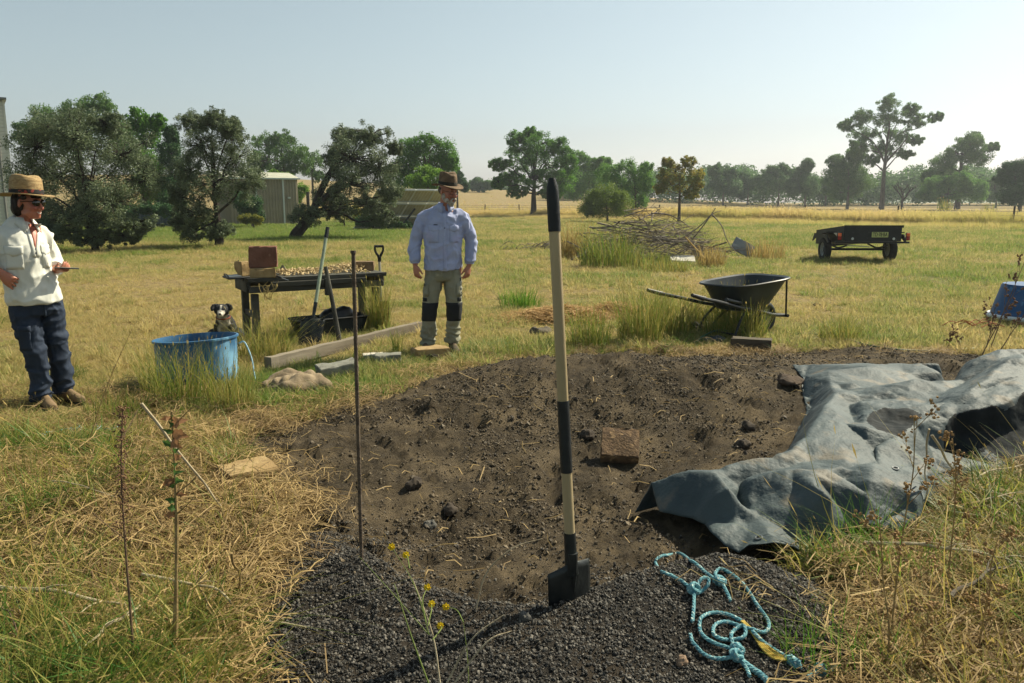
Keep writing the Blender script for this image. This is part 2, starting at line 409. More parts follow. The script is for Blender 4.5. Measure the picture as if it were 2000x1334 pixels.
# ------------------------------------------------------------------ trees
M_BARK = mat('grey_brown_bark', '3d3630', '5b5147', 6, .95, .8, 30, stretch=(1, 1, .25))
M_BARKD = mat('dark_bark', '2b2622', '423a33', 6, .95, .8, 30, stretch=(1, 1, .25))
M_GUMB = mat('pale_gum_bark', '6e655a', '4a433c', 3, .9, .4, 20, stretch=(1, 1, .25))
LEAF = {
    'wattle': (leafmat('silver_wattle_leaf', '3d4c35', '84926e', .28, .5), .075, .028),
    'gum': (leafmat('gum_leaf', '34522a', '729450', .44, .5), .18, .07),
    'oak': (leafmat('oak_leaf', '31561f', '6b9a3c', .52), .13, .09),
    'bright': (leafmat('bright_leaf', '3f6a24', '86a83c', .5), .10, .07),
    'dark': (leafmat('dark_leaf', '264126', '4c7040', .34), .10, .06),
    'feather': (leafmat('feathery_leaf', '3d6630', '7aa34c', .5), .12, .05),
    'bush': (leafmat('olive_bush_leaf', '44581f', '849a36', .38), .055, .03),
    'autumn': (leafmat('turning_leaf', '5a7a38', 'a8903f', .45), .10, .08),
    'grey': (leafmat('grey_green_leaf', '355030', '6a8c54', .42), .16, .10),  # grey-green foliage of the far gums and the wood
    'box': (leafmat('garden_leaf', '2f4a22', 'a09a3a', .4), .07, .045),
}
def leaf_cloud(cen, spread, n, ln, wd, rg, flatz=1., droop=0.):
    """n small folded leaves scattered round each clump centre."""
    k = len(cen); N_ = k * n
    c = np.repeat(cen, n, 0); s = np.repeat(spread, n)
    d = rg.normal(size=(N_, 3)); d /= np.linalg.norm(d, axis=1)[:, None]; d *= (rg.random(N_) ** .45)[:, None]; d[:, 2] *= flatz
    p = c + d * s[:, None]
    a = rg.normal(size=(N_, 3)); a[:, 2] = a[:, 2] * .6 - droop; a /= np.linalg.norm(a, axis=1)[:, None]
    b = np.cross(a, rg.normal(size=(N_, 3))); b /= np.linalg.norm(b, axis=1)[:, None]
    l = ln * rg.uniform(.6, 1.4, N_)[:, None]; w_ = wd * rg.uniform(.7, 1.3, N_)[:, None]; nn = np.cross(a, b)
    v = np.stack([p - a * l / 2, p + b * w_ / 2 + nn * w_ * .18, p + a * l / 2, p - b * w_ / 2 + nn * w_ * .18], 1).reshape(-1, 3)
    i = np.arange(N_)[:, None] * 4
    f = np.concatenate([i + np.array([[0, 1, 2]]), i + np.array([[0, 2, 3]])], 0)
    clump = np.repeat(rg.random(k), n)
    val = np.clip(.55 * rg.random(N_) + .45 * clump, 0, 1)
    return v, f, np.repeat(val, 4)
def tree(name, base, Y, blobs, style, label, n=60, sub=26, cat='tree', group=None, bark=None, tr=.16, seed=1, limbs=True, fork=.35, spread=.30, twig=True, droop=.3, shell=.55, lean=0, scale=1., bz=None):
    """a tree traced blob by blob at its own distance: trunk, limbs to every blob, twigs to every leaf clump."""
    rg = np.random.default_rng(seed); rnd = random.Random(seed); sub = int(sub * (1.9 if style != 'bush' else 1)); n = int(n * .56); spread *= .72 if style != 'bush' else 1
    b = P(base[0], base[1], Y); b.z = hz(b.x, b.y) if bz is None else bz
    root = empty(name, b, 0, label, cat, group)
    M, ln, wd = LEAF[style]; ln = max(ln * scale, Y * .0017); wd = max(wd * scale, Y * .0010); n = int(n * (2.3 if Y < 40 else 2.0 if Y < 100 else 2.9))
    wood = MB(); cents = []; spr = []
    top = [P(x, y, Y) for x, y, *_ in blobs]
    zc = sum(t.z for t in top) / len(top); zlow = min(P(bx, by + ry, Y).z for bx, by, rx, ry in blobs)
    fk = Vector((0, 0, max(.15, (zlow - b.z) + (zc - zlow) * fork))) + Vector((lean, 0, 0))
    wood.tube([(0, 0, -.1), (lean * .15 + .02, 0, fk.z * .3), tuple(fk * 1.0)], [tr * 1.25, tr, tr * .72], 8, 4)
    ztop = max(t.z for t in top) - b.z; cen0 = Vector((sum(t.x for t in top) / len(top) - b.x, 0, zc - b.z)).lerp(Vector((0, 0, ztop)), .35)
    wood.tube([tuple(fk * .98), tuple(fk.lerp(cen0, .5) + Vector((rnd.uniform(-.1, .1), 0, 0)) * tr * 5), tuple(cen0)], [tr * .7, tr * .5, tr * .25], 7, 4)
    for (bx, by, rx, ry), c in zip(blobs, top):
        s = Y / 1540; rx *= s; ry *= s; rd = (rx + ry) / 2 * 1.05
        c = c - b; c.y += rnd.uniform(-.6, .6) * rx
        if limbs:
            hgt = min(max((c.z - fk.z) / max(ztop - fk.z, .1), 0), 1) * .55 * rnd.uniform(.4, 1.1)
            st0 = fk.lerp(cen0, hgt); dl = (c - st0).length
            md = st0.lerp(c, .45) + Vector((rnd.uniform(-.12, .12), rnd.uniform(-.12, .12), rnd.uniform(-.02, .12))) * dl
            m2 = st0.lerp(c, .75) + Vector((rnd.uniform(-.1, .1), rnd.uniform(-.1, .1), rnd.uniform(-.06, .08))) * dl
            kk = (1 - .5 * hgt) * tr
            wood.tube([tuple(st0), tuple(md), tuple(m2), tuple(c), tuple(c + Vector((0, 0, ry * .4)))], [kk * .34, kk * .23, kk * .16, kk * .10, kk * .03], 6, 3)
        for q in range(sub):
            d = Vector((rnd.gauss(0, 1), rnd.gauss(0, 1), rnd.gauss(0, 1))).normalized() * (shell + (1 - shell) * rnd.random()) * rnd.uniform(.75, 1.08)
            e = c + Vector((d.x * rx, d.y * rd, d.z * ry))
            if (e + b).z < b.z + .15: e.z = .15 + rnd.random() * .3
            cents.append(tuple(e)); spr.append(min(rx, ry, rd) * spread * 1.28 * rnd.uniform(.7, 1.4))
            if twig and q % (2 if style == 'wattle' else 4) == 0:
                st = c.lerp(e, rnd.uniform(-.1, .2)); mm = st.lerp(e, .55) + Vector((rnd.uniform(-.1, .1), rnd.uniform(-.1, .1), rnd.uniform(-.1, .12))) * rx
                wood.tube([tuple(st), tuple(mm), tuple(st.lerp(e, 1.15))], [tr * .15, tr * .09, tr * .03], 4, 2, cap=False)
    wood.build('trunk', bark or M_BARK, root)
    v, f, val = leaf_cloud(np.array(cents), np.array(spr), n, ln, wd, rg, droop=1. if style == 'gum' else droop)
    link('crown', npmesh('crown', v, f, {'v': val}), M, root)
    return root
# near silver shrubs
tree('wattle_tree', (186, 492), 25, [(70, 285, 60, 55), (40, 350, 55, 60), (110, 250, 60, 45), (165, 270, 60, 55), (225, 300, 70, 60), (265, 350, 55, 60), (95, 345, 65, 60), (170, 355, 75, 65), (235, 395, 70, 50), (110, 420, 70, 45), (185, 425, 80, 40), (270, 440, 55, 25), (60, 425, 45, 50), (120, 458, 60, 26), (200, 462, 60, 22), (55, 465, 40, 22), (250, 462, 40, 16), (205, 240, 40, 28)],
     'wattle', 'wide silver-leaved wattle with many bare stems behind the woman', 62, 38, tr=.13, seed=3, fork=.1, spread=.26, shell=.35, bark=M_BARKD)
tree('wattle_tree', (428, 480), 27, [(375, 240, 38, 26), (425, 235, 32, 24), (458, 265, 30, 34), (400, 285, 48, 40), (450, 310, 45, 42), (375, 335, 40, 45), (425, 360, 60, 45), (485, 355, 30, 40), (395, 415, 42, 35), (350, 385, 28, 40), (455, 250, 22, 20), (385, 452, 42, 24), (430, 450, 30, 20), (350, 430, 26, 26)],
     'wattle', 'open-crowned silver wattle between the dark cypress and the beige shed', 55, 34, tr=.15, seed=5, fork=.35, spread=.27, shell=.4, bark=M_BARKD)
tree('wattle_tree', (575, 466), 33, [(672, 270, 38, 28), (725, 265, 45, 25), (690, 310, 55, 42), (650, 315, 28, 34), (740, 330, 42, 45), (690, 360, 55, 38), (640, 385, 45, 25), (600, 420, 42, 24), (655, 410, 40, 22), (715, 400, 50, 24), (745, 425, 28, 20), (770, 290, 18, 14), (765, 375, 28, 26)],
     'wattle', 'dark silver wattle leaning right in front of the solar panels', 62, 38, tr=.24, seed=8, fork=.2, spread=.28, shell=.4, lean=.7, bark=M_BARKD)
# garden trees behind them
tree('gum_tree', (165, 430), 62, [(95, 232, 36, 26), (148, 212, 26, 20), (205, 205, 32, 20), (175, 240, 36, 28), (120, 265, 42, 32), (215, 245, 30, 28), (70, 260, 30, 26), (45, 262, 22, 24), (245, 262, 26, 26), (170, 290, 60, 32)],
     'gum', 'tall gum with clumped crown rising above the left silver wattle', 50, 26, tr=.34, seed=11, bark=M_GUMB, spread=.36)
tree('broadleaf_tree', (285, 430), 52, [(268, 235, 22, 24), (282, 262, 26, 30), (262, 300, 34, 34), (295, 325, 26, 36), (280, 370, 45, 32), (308, 240, 14, 22)],
     'oak', 'deep green pointed tree right of the tall gum', 55, 26, tr=.22, seed=12, spread=.36)
tree('cypress_tree', (338, 432), 50, [(333, 262, 13, 20), (330, 295, 22, 28), (340, 335, 28, 36), (325, 372, 30, 34), (345, 400, 32, 28)],
     'dark', 'dense dark cypress between the two silver wattles', 75, 34, tr=.2, seed=13, spread=.42, bark=M_BARKD)
tree('gum_tree', (560, 398), 82, [(515, 282, 34, 20), (552, 272, 26, 16), (568, 295, 34, 24), (535, 312, 42, 24), (590, 318, 24, 20), (505, 320, 24, 20), (560, 335, 26, 14)],
     'gum', 'round-topped gum standing behind the beige shed', 55, 26, tr=.3, seed=14, bark=M_GUMB, spread=.36)
tree('gum_tree', (612, 398), 86, [(595, 300, 16, 12), (618, 312, 18, 16), (602, 335, 16, 12), (625, 345, 14, 12)],
     'gum', 'thin sparse gum between the shed and the leaning wattle', 40, 16, tr=.14, seed=15, bark=M_GUMB, spread=.34)
tree('broadleaf_tree', (838, 425), 64, [(800, 290, 26, 22), (838, 280, 32, 18), (868, 300, 26, 26), (825, 312, 38, 28), (855, 325, 38, 22), (790, 325, 28, 24), (880, 318, 18, 18), (800, 350, 38, 20), (770, 345, 24, 26)],
     'oak', 'rounded green tree behind the solar panels', 60, 28, tr=.24, seed=16, spread=.36, scale=.9)
tree('leafy_shrub', (838, 425), 55, [(832, 335, 24, 14), (845, 350, 28, 18), (815, 356, 26, 16), (838, 372, 32, 16)],
     'bright', 'bright yellow-green shrub just left of the man\'s hat', 60, 26, 'shrub', tr=.1, seed=17, spread=.4)
tree('conifer_tree', (893, 378), 105, [(893, 335, 6, 10), (898, 350, 10, 12), (905, 364, 14, 10)], 'dark', 'small dark conifer just right of the man\'s hat', 60, 22, tr=.14, seed=18, spread=.42)
# field trees
tree('oak_tree', (1042, 421), 85, [(1036, 262, 22, 16), (1010, 280, 22, 20), (1052, 285, 36, 26), (1090, 285, 24, 18), (1015, 312, 36, 24), (975, 322, 22, 14), (1065, 320, 46, 32), (1108, 315, 22, 26), (1000, 348, 30, 18), (1045, 352, 42, 22), (1095, 350, 34, 26), (975, 358, 18, 12), (1012, 374, 24, 12), (1075, 378, 26, 12)],
     'oak', 'spreading oak standing alone on the lawn left of the shovel grip', 75, 30, tr=.32, seed=20, fork=.15, spread=.30, bark=M_BARKD)
tree('gum_tree', (1150, 398), 118, [(1128, 308, 24, 14), (1155, 322, 22, 16), (1178, 318, 16, 12), (1140, 345, 36, 26), (1172, 352, 26, 22), (1125, 372, 26, 18)],
     'feather', 'pale green tree behind the right side of the lone oak', 55, 26, tr=.2, seed=21, spread=.36)
tree('feathery_tree', (1240, 416), 76, [(1185, 340, 26, 22), (1222, 330, 26, 18), (1248, 345, 24, 22), (1205, 358, 30, 22), (1240, 372, 30, 26), (1262, 330, 14, 14), (1262, 360, 16, 20), (1250, 396, 20, 16)],
     'feather', 'soft feathery green tree behind the round bush', 55, 26, tr=.16, seed=22, spread=.36)
tree('round_bush', (1186, 428), 62, [(1162, 395, 26, 22), (1190, 380, 30, 18), (1212, 396, 26, 24), (1186, 402, 40, 24), (1150, 408, 18, 14)],
     'bush', 'round olive green bush behind the brush pile', 110, 40, 'bush', tr=.1, seed=23, spread=.36, fork=.02)
tree('fruit_tree', (1326, 422), 60, [(1305, 318, 14, 10), (1345, 316, 16, 12), (1322, 335, 26, 16), (1355, 342, 18, 18), (1296, 345, 16, 16), (1325, 362, 30, 18), (1362, 362, 16, 12), (1290, 368, 12, 12), (1345, 380, 20, 10)],
     'autumn', 'small forked tree with leaves turning orange behind the brush pile', 42, 24, tr=.12, seed=24, spread=.32, fork=.12, scale=.9)
# the tree line across the field
FAR = [(1120, 165, [(1105, 345, 20, 14), (1132, 340, 18, 14), (1118, 365, 28, 14)], 'greyish gum far behind the lone oak'),
       (942, 190, [(932, 356, 16, 9), (952, 360, 16, 8), (940, 368, 24, 7)], 'low far tree right of the man at the field edge'),
       (1412, 160, [(1398, 334, 18, 13), (1425, 338, 18, 13), (1402, 358, 26, 18), (1430, 365, 22, 18)], 'hazy gum in the tree line right of the orange-leaved tree'),
       (1460, 165, [(1452, 345, 16, 12), (1470, 358, 20, 16), (1450, 376, 22, 14)], 'low rounded gum second in the tree line from the orange-leaved tree'),
       (1520, 160, [(1508, 338, 20, 14), (1530, 334, 20, 14), (1515, 358, 30, 20), (1545, 365, 22, 18)], 'broad gum in the middle of the tree line'),
       (1572, 158, [(1578, 322, 12, 14), (1568, 342, 18, 16), (1580, 362, 24, 20)], 'narrow taller gum of the tree line left of the trailer'),
       (1612, 168, [(1605, 362, 18, 14), (1622, 375, 20, 12)], 'short bush of the tree line above the trailer\'s left end')]
for i, (bx, Y, bl, lab) in enumerate(FAR):
    tree('gum_tree', (bx, 396 if bx > 1200 else 385), Y, bl, 'grey', lab, 60, 30, group='trees of the line across the field', tr=.2, seed=30 + i, spread=.4, scale=1.25, bark=M_GUMB)
tree('gum_tree', (1655, 398), 138, [(1638, 318, 20, 14), (1668, 302, 20, 16), (1660, 330, 32, 22), (1635, 348, 26, 22), (1680, 352, 32, 26), (1650, 376, 40, 18)],
     'gum', 'dense dark green gum at the left foot of the tallest gum', 70, 30, tr=.26, seed=40, spread=.38, scale=1.15, bark=M_GUMB)
tree('gum_tree', (1722, 398), 132, [(1652, 246, 24, 14), (1682, 228, 26, 16), (1732, 202, 24, 18), (1730, 232, 34, 20), (1778, 214, 24, 14), (1790, 236, 30, 14), (1832, 228, 20, 10), (1700, 262, 38, 18), (1758, 262, 36, 18), (1680, 285, 24, 14), (1738, 290, 42, 18), (1790, 272, 26, 12), (1708, 312, 24, 12), (1770, 300, 22, 10)],
     'gum', 'tallest gum with wide airy crown on the right of the field', 52, 22, tr=.40, seed=41, fork=-.25, spread=.34, scale=1.15, bark=M_BARK, shell=.3)
tree('gum_tree', (1870, 398), 134, [(1885, 280, 28, 16), (1908, 270, 18, 12), (1935, 288, 14, 9), (1862, 300, 30, 18), (1900, 305, 28, 20), (1835, 322, 26, 22), (1880, 335, 38, 20), (1812, 345, 20, 14)],
     'gum', 'second tall gum right of the bare dead tree', 60, 26, tr=.42, seed=42, spread=.36, scale=1.15, bark=M_BARK)
tree('leafy_shrub', (1850, 400), 128, [(1835, 362, 30, 20), (1870, 352, 28, 16), (1858, 380, 46, 18), (1905, 372, 22, 22), (1808, 380, 22, 14)],
     'feather', 'broad light green shrub under the second tall gum', 70, 28, 'shrub', tr=.2, seed=43, spread=.4, scale=1.1)
tree('gum_tree', (1945, 402), 150, [(1930, 355, 18, 9), (1948, 362, 18, 10), (1935, 380, 26, 12)], 'grey', 'pale low tree in the gap before the dark tree at the right edge', 60, 24, tr=.16, seed=44, spread=.42, scale=1.2)
tree('broadleaf_tree', (1992, 402), 100, [(1975, 330, 24, 14), (2002, 330, 22, 18), (1968, 352, 22, 14), (1990, 365, 40, 22), (1972, 384, 34, 16), (2020, 360, 30, 30)],
     'dark', 'dark tree cut by the right edge of the field', 80, 32, tr=.24, seed=45, spread=.4, scale=1.15)
def tree_belt():
    """the closed wood far behind the single trees: nobody could count it."""
    rg = np.random.default_rng(99); c = []; sp_ = []
    for i in range(2300):
        px = rg.uniform(1090, 2080); Y = rg.uniform(168, 195); top = 396 - (30 + 44 * fbm(np.array([px]), np.array([0.]), .02, 3, 201)[0]) * rg.random() ** .6; p = P(px, top, Y); c.append(tuple(p)); sp_.append(rg.uniform(1.0, 2.2))
    for i in range(220):
        px = rg.uniform(900, 1000); Y = rg.uniform(220, 240); p = P(px, 374 - 22 * rg.random() ** .7 * fbm(np.array([px]), np.array([3.]), .03, 3, 205)[0], Y); c.append(tuple(p)); sp_.append(rg.uniform(1., 2.))
    v, f, val = leaf_cloud(np.array(c), np.array(sp_), 34, .55, .36, rg); o = link('tree_belt', npmesh('tree_belt', v, f, {'v': val}), LEAF['grey'][0], None); o['kind'] = 'stuff'; o['label'] = 'closed hazy wood along the far side of the pasture'
tree_belt()
def dead_tree():
    rnd = random.Random(4); b = P(1763, 399, 126); b.z = hz(b.x, b.y); r = empty('dead_tree', b, 0, 'bare leafless dead tree between the two tall gums', 'tree')
    w_ = MB(); s = 126 / 1540
    def grow(p, d, l, t, lv):
        q = p + d * l; m_ = p.lerp(q, .5) + Vector((rnd.uniform(-.1, .1), rnd.uniform(-.1, .1), 0)) * l
        w_.tube([tuple(p), tuple(m_), tuple(q)], [t, t * .8, t * .6], 5, 2, cap=False)
        if lv:
            for k in range(3 if lv > 1 else 4):
                nd = (d + Vector((rnd.uniform(-.8, .8), rnd.uniform(-.6, .6), rnd.uniform(0, .35)))).normalized(); grow(p.lerp(q, rnd.uniform(.6, 1)), nd, l * rnd.uniform(.55, .8), t * .55, lv - 1)
    grow(Vector((0, 0, -.1)), Vector((-.05, 0, 1)), 24 * s, .26, 4)
    w_.build('trunk', M_BARKD, r)
dead_tree()
# shrubs by the shed
tree('garden_shrub', (492, 438), 49, [(478, 395, 22, 22), (500, 402, 16, 18), (488, 420, 26, 14)], 'dark', 'dark glossy shrub against the left end of the beige shed', 70, 26, 'shrub', tr=.06, seed=50, spread=.42, fork=.05)
tree('garden_shrub', (495, 440), 47, [(482, 427, 18, 9), (502, 428, 14, 10)], 'box', 'low yellow-tipped shrub at the shed\'s corner', 70, 26, 'shrub', tr=.05, seed=51, spread=.42, fork=.05)
tree('garden_shrub', (672, 436), 50, [(665, 408, 18, 12), (690, 415, 16, 12), (672, 424, 26, 10)], 'box', 'low green and rust shrub between leaning wattle and solar panels', 60, 24, 'shrub', tr=.05, seed=52, spread=.42, fork=.05)
tree('garden_shrub', (740, 448), 44, [(715, 432, 28, 12), (755, 436, 30, 10), (790, 440, 24, 8)], 'grey', 'dark low shrub under the solar panels', 60, 26, 'shrub', tr=.05, seed=53, spread=.42, fork=.05, scale=.6)
tree('garden_shrub', (590, 395), 66, [(590, 372, 14, 14), (578, 385, 12, 12)], 'bright', 'yellow-green shrub beyond the right end of the shed', 50, 20, 'shrub', tr=.05, seed=54, spread=.42, fork=.05)
tree('garden_shrub', (545, 370), 68, [(530, 340, 22, 8), (560, 344, 18, 7), (545, 352, 30, 8)], 'bright', 'yellow-green bush showing above the shed roof', 50, 20, 'shrub', tr=.05, seed=55, spread=.42, fork=.05)
tree('garden_shrub', (300, 432), 46, [(290, 405, 26, 14), (255, 410, 24, 14), (320, 412, 20, 14), (225, 408, 22, 16)], 'dark', 'dark hedge shrub behind the left silver wattle', 60, 24, 'shrub', tr=.06, seed=56, spread=.42, fork=.05)

# ------------------------------------------------------------------ hill, shed, house corner, fence, solar panels
M_HILL = mat('far_hill', '5e6e58', '7a7a5e', .02, 1.)
def hill():
    X = np.linspace(200, 560, 60); d = np.linspace(0, 1, 8); V_ = []
    for t in d:
        for x in X:
            h = 22 * (.75 + .25 * math.sin(x * .03 + 1) + .2 * (float(vnoise(x * .03, 3, 5)) - .5)) * sst(215, 330, x)
            V_.append((x, 560 + 60 * t, (H(np.array([x]), np.array([560.]))[0] - 1) * (1 - t) + (CAM_H + h * 1.05) * t))
    n = len(X); f = [(i * n + j, i * n + j + 1, (i + 1) * n + j + 1, (i + 1) * n + j) for i in range(7) for j in range(n - 1)]
    V_ += [(x, 640, -1) for x in X]; b = 8 * n; f += [(7 * n + j, 7 * n + j + 1, b + j + 1, b + j) for j in range(n - 1)]
    me = bpy.data.meshes.new('hill'); me.from_pydata(V_, [], f); o = link('hill', me, M_HILL, None, True); o['kind'] = 'structure'
hill()
def shed():
    Y = 55; a = P(452, 438, Y - 1.7); b = P(584, 436, Y + .6); a.z = hz(a.x, a.y); b.z = hz(b.x, b.y)
    d = b - a; d.z = 0; Lw = d.length; ang = math.atan2(d.y, d.x)
    r = empty('garden_shed', (a + b) / 2, ang, 'beige corrugated steel shed with low gable roof', 'shed')
    M1 = mat('beige_steel', '847d69', '7a7361', 1.5, .5, 0); M2 = mat('pale_steel_roof', 'b9b8a4', 'a5a491', 2, .45); M3 = mat('pale_trim', 'b3bab5', None, 1, .5)
    h = 3.05; n = int(Lw / .19)
    def cor(w_, hh, nm, loc, rz, slope=0.):
        k = int(w_ / .19) * 4; V_ = []; xs = np.linspace(-w_ / 2, w_ / 2, k + 1)
        for i, x in enumerate(xs):
            y = -.03 if i % 4 in (1, 2) else 0.
            t = hh + slope * (w_ / 2 - abs(x))
            V_ += [(x, y, 0), (x, y, t)]
        me = bpy.data.meshes.new(nm); me.from_pydata(V_, [], [(2 * i, 2 * i + 2, 2 * i + 3, 2 * i + 1) for i in range(k)])
        o = link(nm, me, M1, r); o.location = loc; o.rotation_euler = (0, 0, rz)
    cor(Lw, h, 'wall', (0, 0, 0), 0); cor(Lw, h, 'wall', (0, 5.0, 0), R(180))
    cor(5.0, h, 'wall', (Lw / 2, 2.5, 0), R(90), .16); cor(5.0, h, 'wall', (-Lw / 2, 2.5, 0), R(-90), .16)
    m = MB()
    for s, y0 in ((1, -.12), (-1, 5.12)):
        m.add([(-Lw / 2 - .15, y0, h + .01), (Lw / 2 + .15, y0, h + .01), (Lw / 2 + .15, 2.5, h + .46), (-Lw / 2 - .15, 2.5, h + .46), (-Lw / 2 - .15, y0, h + .06), (Lw / 2 + .15, y0, h + .06), (Lw / 2 + .15, 2.5, h + .51), (-Lw / 2 - .15, 2.5, h + .51)],
              [(0, 1, 2, 3), (4, 7, 6, 5), (0, 4, 5, 1), (1, 5, 6, 2), (2, 6, 7, 3), (3, 7, 4, 0)])
    m.build('roof', M2, r, smooth=False)
    g = MB(); g.box((0, -.19, h + .02), (Lw + .3, .12, .1)); g.build('gutter', M3, r, smooth=False)
    for x in (-.12, .28): c = MB(); c.box((x * Lw, -.05, h / 2), (.11, .06, h)); c.build('downpipe', M3, r, smooth=False)
    c = MB(); c.box((.36 * Lw, -.12, h - 1.25), (.16, .18, .12)); c.build('wall_light', M3, r, smooth=False)
shed()
def house():
    Y = 46; x1 = P(17, 300, Y); w_ = 5.0; top = P(17, 196, Y).z; rz = R(34); x0 = x1.x - w_ / 2 * math.cos(rz); y0 = Y - w_ / 2 * math.sin(rz)
    r = empty('house', (x0, y0, hz(x0, y0)), rz, 'white clad building corner at the far left edge above the wattle', 'house')
    M1 = mat('white_cladding', 'cfccc0', 'bfbdb2', 3, .6); M2 = mat('pipe_grey', '6f706c', None, 2, .5)
    b = MB(); b.box((0, 2, top / 2), (w_ - .06, 4 - .06, top)); b.build('wall', mat('house_wall_core', 'b5b2a8', None, 2, .8), r, smooth=False)
    me = None; proto_ = None; nb = int(top / .2)
    for i in range(nb):
        q = MB()
        if me is None:
            q.box((0, 0, 0), (w_, .03, .19), Euler((R(-6), 0, 0)).to_matrix()); o = q.build('board', M1, r, smooth=False); me = o.data
        else: o = bpy.data.objects.new('board', me); COL.objects.link(o); o.parent = r
        o.location = (0, -.0, .1 + i * .2)
    p = MB(); p.tube([(w_ / 2 - .42, -.1, 0), (w_ / 2 - .42, -.1, top - .3)], .06, 8); p.build('downpipe', M2, r)
    c = MB(); c.box((w_ / 2, 0, top / 2), (.1, .1, top + .1)); c.build('corner_trim', M1, r, smooth=False)
    f = MB(); f.box((0, 1.9, top + .08), (w_ + .3, 4.4, .12)); f.build('roof', M2, r, smooth=False)
house()
def panel_fence():
    Y = 48; a = P(236, 428, Y); b = P(352, 428, Y); r = empty('panel_fence', ((a.x + b.x) / 2, Y, hz(a.x, Y)), 0, 'low slate blue steel fence behind the silver wattles', 'fence')
    M1 = mat('slate_steel', '4d5a66', '46525c', 2, .5); n = 8; w_ = (b.x - a.x) / n; me = None
    for i in range(n):
        if me is None:
            q = MB()
            for k in range(6): q.box((-w_ / 2 + (k + .5) * w_ / 6, -.015 * (k % 2), .55), (w_ / 6 - .004, .02, 1.05))
            o = q.build('panel', M1, r, smooth=False); me = o.data
        else: o = bpy.data.objects.new('panel', me); COL.objects.link(o); o.parent = r
        o.location = ((i + .5 - n / 2) * w_, 0, 0)
        c = MB(); c.box(((i - n / 2) * w_, .03, .57), (.06, .04, 1.14)); c.build('post', M1, r, smooth=False)
panel_fence()
def boulder(name, px, py, Y, s, label, m):
    c = P(px, py, Y); c.z = hz(c.x, c.y) + s[2] * .35
    b = MB(); b.ell((0, 0, 0), s, nu=18, nv=12); o = b.build(name, m, None); o.location = c
    sd = random.random() * 50
    wrinkle(o, lambda p: (mnoise.noise(p * 2.2 / max(s) + Vector((sd, 0, 0))) * .25 + mnoise.noise(p * 6 / max(s)) * .08) * min(s)); o.data.set_sharp_from_angle(angle=R(35))
    return tag(o, label, 'rock')
boulder('boulder', 358, 434, 49, (.75, .5, .35), 'tan boulder on the lawn between the two silver wattles', mat('tan_rock', '8a7a66', '6e614f', 2, .9, .5))
def solar():
    Y = 45
    tl, tr_, br, bl = P(738, 368, Y - 1.2), P(888, 370, Y - .2), P(842, 447, Y + 1.6), P(690, 446, Y + .4)
    r = empty('solar_panel_array', (bl + br) / 2, 0, 'tilted ground-mounted solar array seen from behind, left of the man', 'solar array'); r.location.z = hz(r.location.x, r.location.y)
    o0 = r.location
    MP = mat('panel_backsheet', 'a9a58c', '9a967f', 3, .55); MF = mat('panel_frame', 'c8ccc6', None, 2, .35, metal=.5); MS = mat('dark_steel', '262b2d', '343a3c', 4, .6)
    q = lambda u, v: (tl.lerp(tr_, u)).lerp(bl.lerp(br, u), v) - o0
    nrm = (q(1, 0) - q(0, 0)).cross(q(0, 1) - q(0, 0)).normalized()
    if nrm.y > 0: nrm = -nrm
    for j in range(3):
        for i in range(4):
            a, b, c, d = q(i / 4 + .006, j / 3 + .01), q((i + 1) / 4 - .006, j / 3 + .01), q((i + 1) / 4 - .006, (j + 1) / 3 - .01), q(i / 4 + .006, (j + 1) / 3 - .01)
            m = MB(); bk = -nrm * .035
            m.add([a, b, c, d, a + bk, b + bk, c + bk, d + bk], [(3, 2, 1, 0), (4, 5, 6, 7), (0, 1, 5, 4), (1, 2, 6, 5), (2, 3, 7, 6), (3, 0, 4, 7)]); o = m.build('panel', MP, r, smooth=False)
            fr = MB(); ff = nrm * .012
            for s, e in ((a, b), (b, c), (c, d), (d, a)): fr.tube([s + ff, e + ff], .026, 4)
            for k in range(1, 6): fr.tube([a.lerp(b, k / 6) + ff * .6, d.lerp(c, k / 6) + ff * .6], .007, 4)
            fr.build('frame', MF, o, smooth=False)
    for v in (.02, .30, .36, .64, .70, .97):
        m = MB(); m.tube([q(-.01, v) + nrm * .06, q(1.01, v) + nrm * .06], .035 if v < .9 else .03, 4); m.build('rail', MF, r, smooth=False)
    for u in (.22, .62, .95):
        t = q(u, .45) + nrm * .1; m = MB(); m.tube([t, Vector((t.x - .9, t.y - .2, 0))], .06, 6); m.build('strut', MS, r)
        m = MB(); m.tube([q(u, .9) + nrm * .1, Vector((q(u, .9).x, q(u, .9).y, 0))], .06, 6); m.build('post', MS, r)
solar()
def wire_fence():
    MS = mat('fence_steel', '2c2a28', '403b36', 6, .8); MW = mat('fence_wire', '4a4a48', None, 2, .5, metal=.6)
    px = [(2052, 45), (1980, 49), (1753, 58), (1572, 66), (1417, 73), (1287, 79), (1150, 83), (1014, 87), (947, 90), (870, 94), (640, 100)]
    r = empty('wire_fence', (0, 0, 0), 0, 'wire stock fence on thin dark posts across the field', 'fence'); tops = []
    for x, Y in px:
        b = P(x, 420, Y); b.z = hz(b.x, b.y); m = MB(); m.box((0, 0, .62), (.09, .09, 1.3)); o = m.build('post', MS, r, smooth=False); o.location = b; o.rotation_euler = (random.uniform(-.04, .04), random.uniform(-.04, .04), random.random()); tops.append(b)
    for z in (.35, .7, .95, 1.15):
        m = MB(); m.tube([tuple(t + Vector((0, -.06, z))) for t in tops], .012, 3); m.build('wire', MW, r)
    a = P(602, 400, 60); a.z = hz(a.x, a.y); e = MB(); e.box((0, 0, 1.1), (.2, .2, 2.3)); o = e.build('timber_post', MS, None, smooth=False); o.location = a; tag(o, 'thick dark timber post standing right of the beige shed', 'post')
wire_fence()
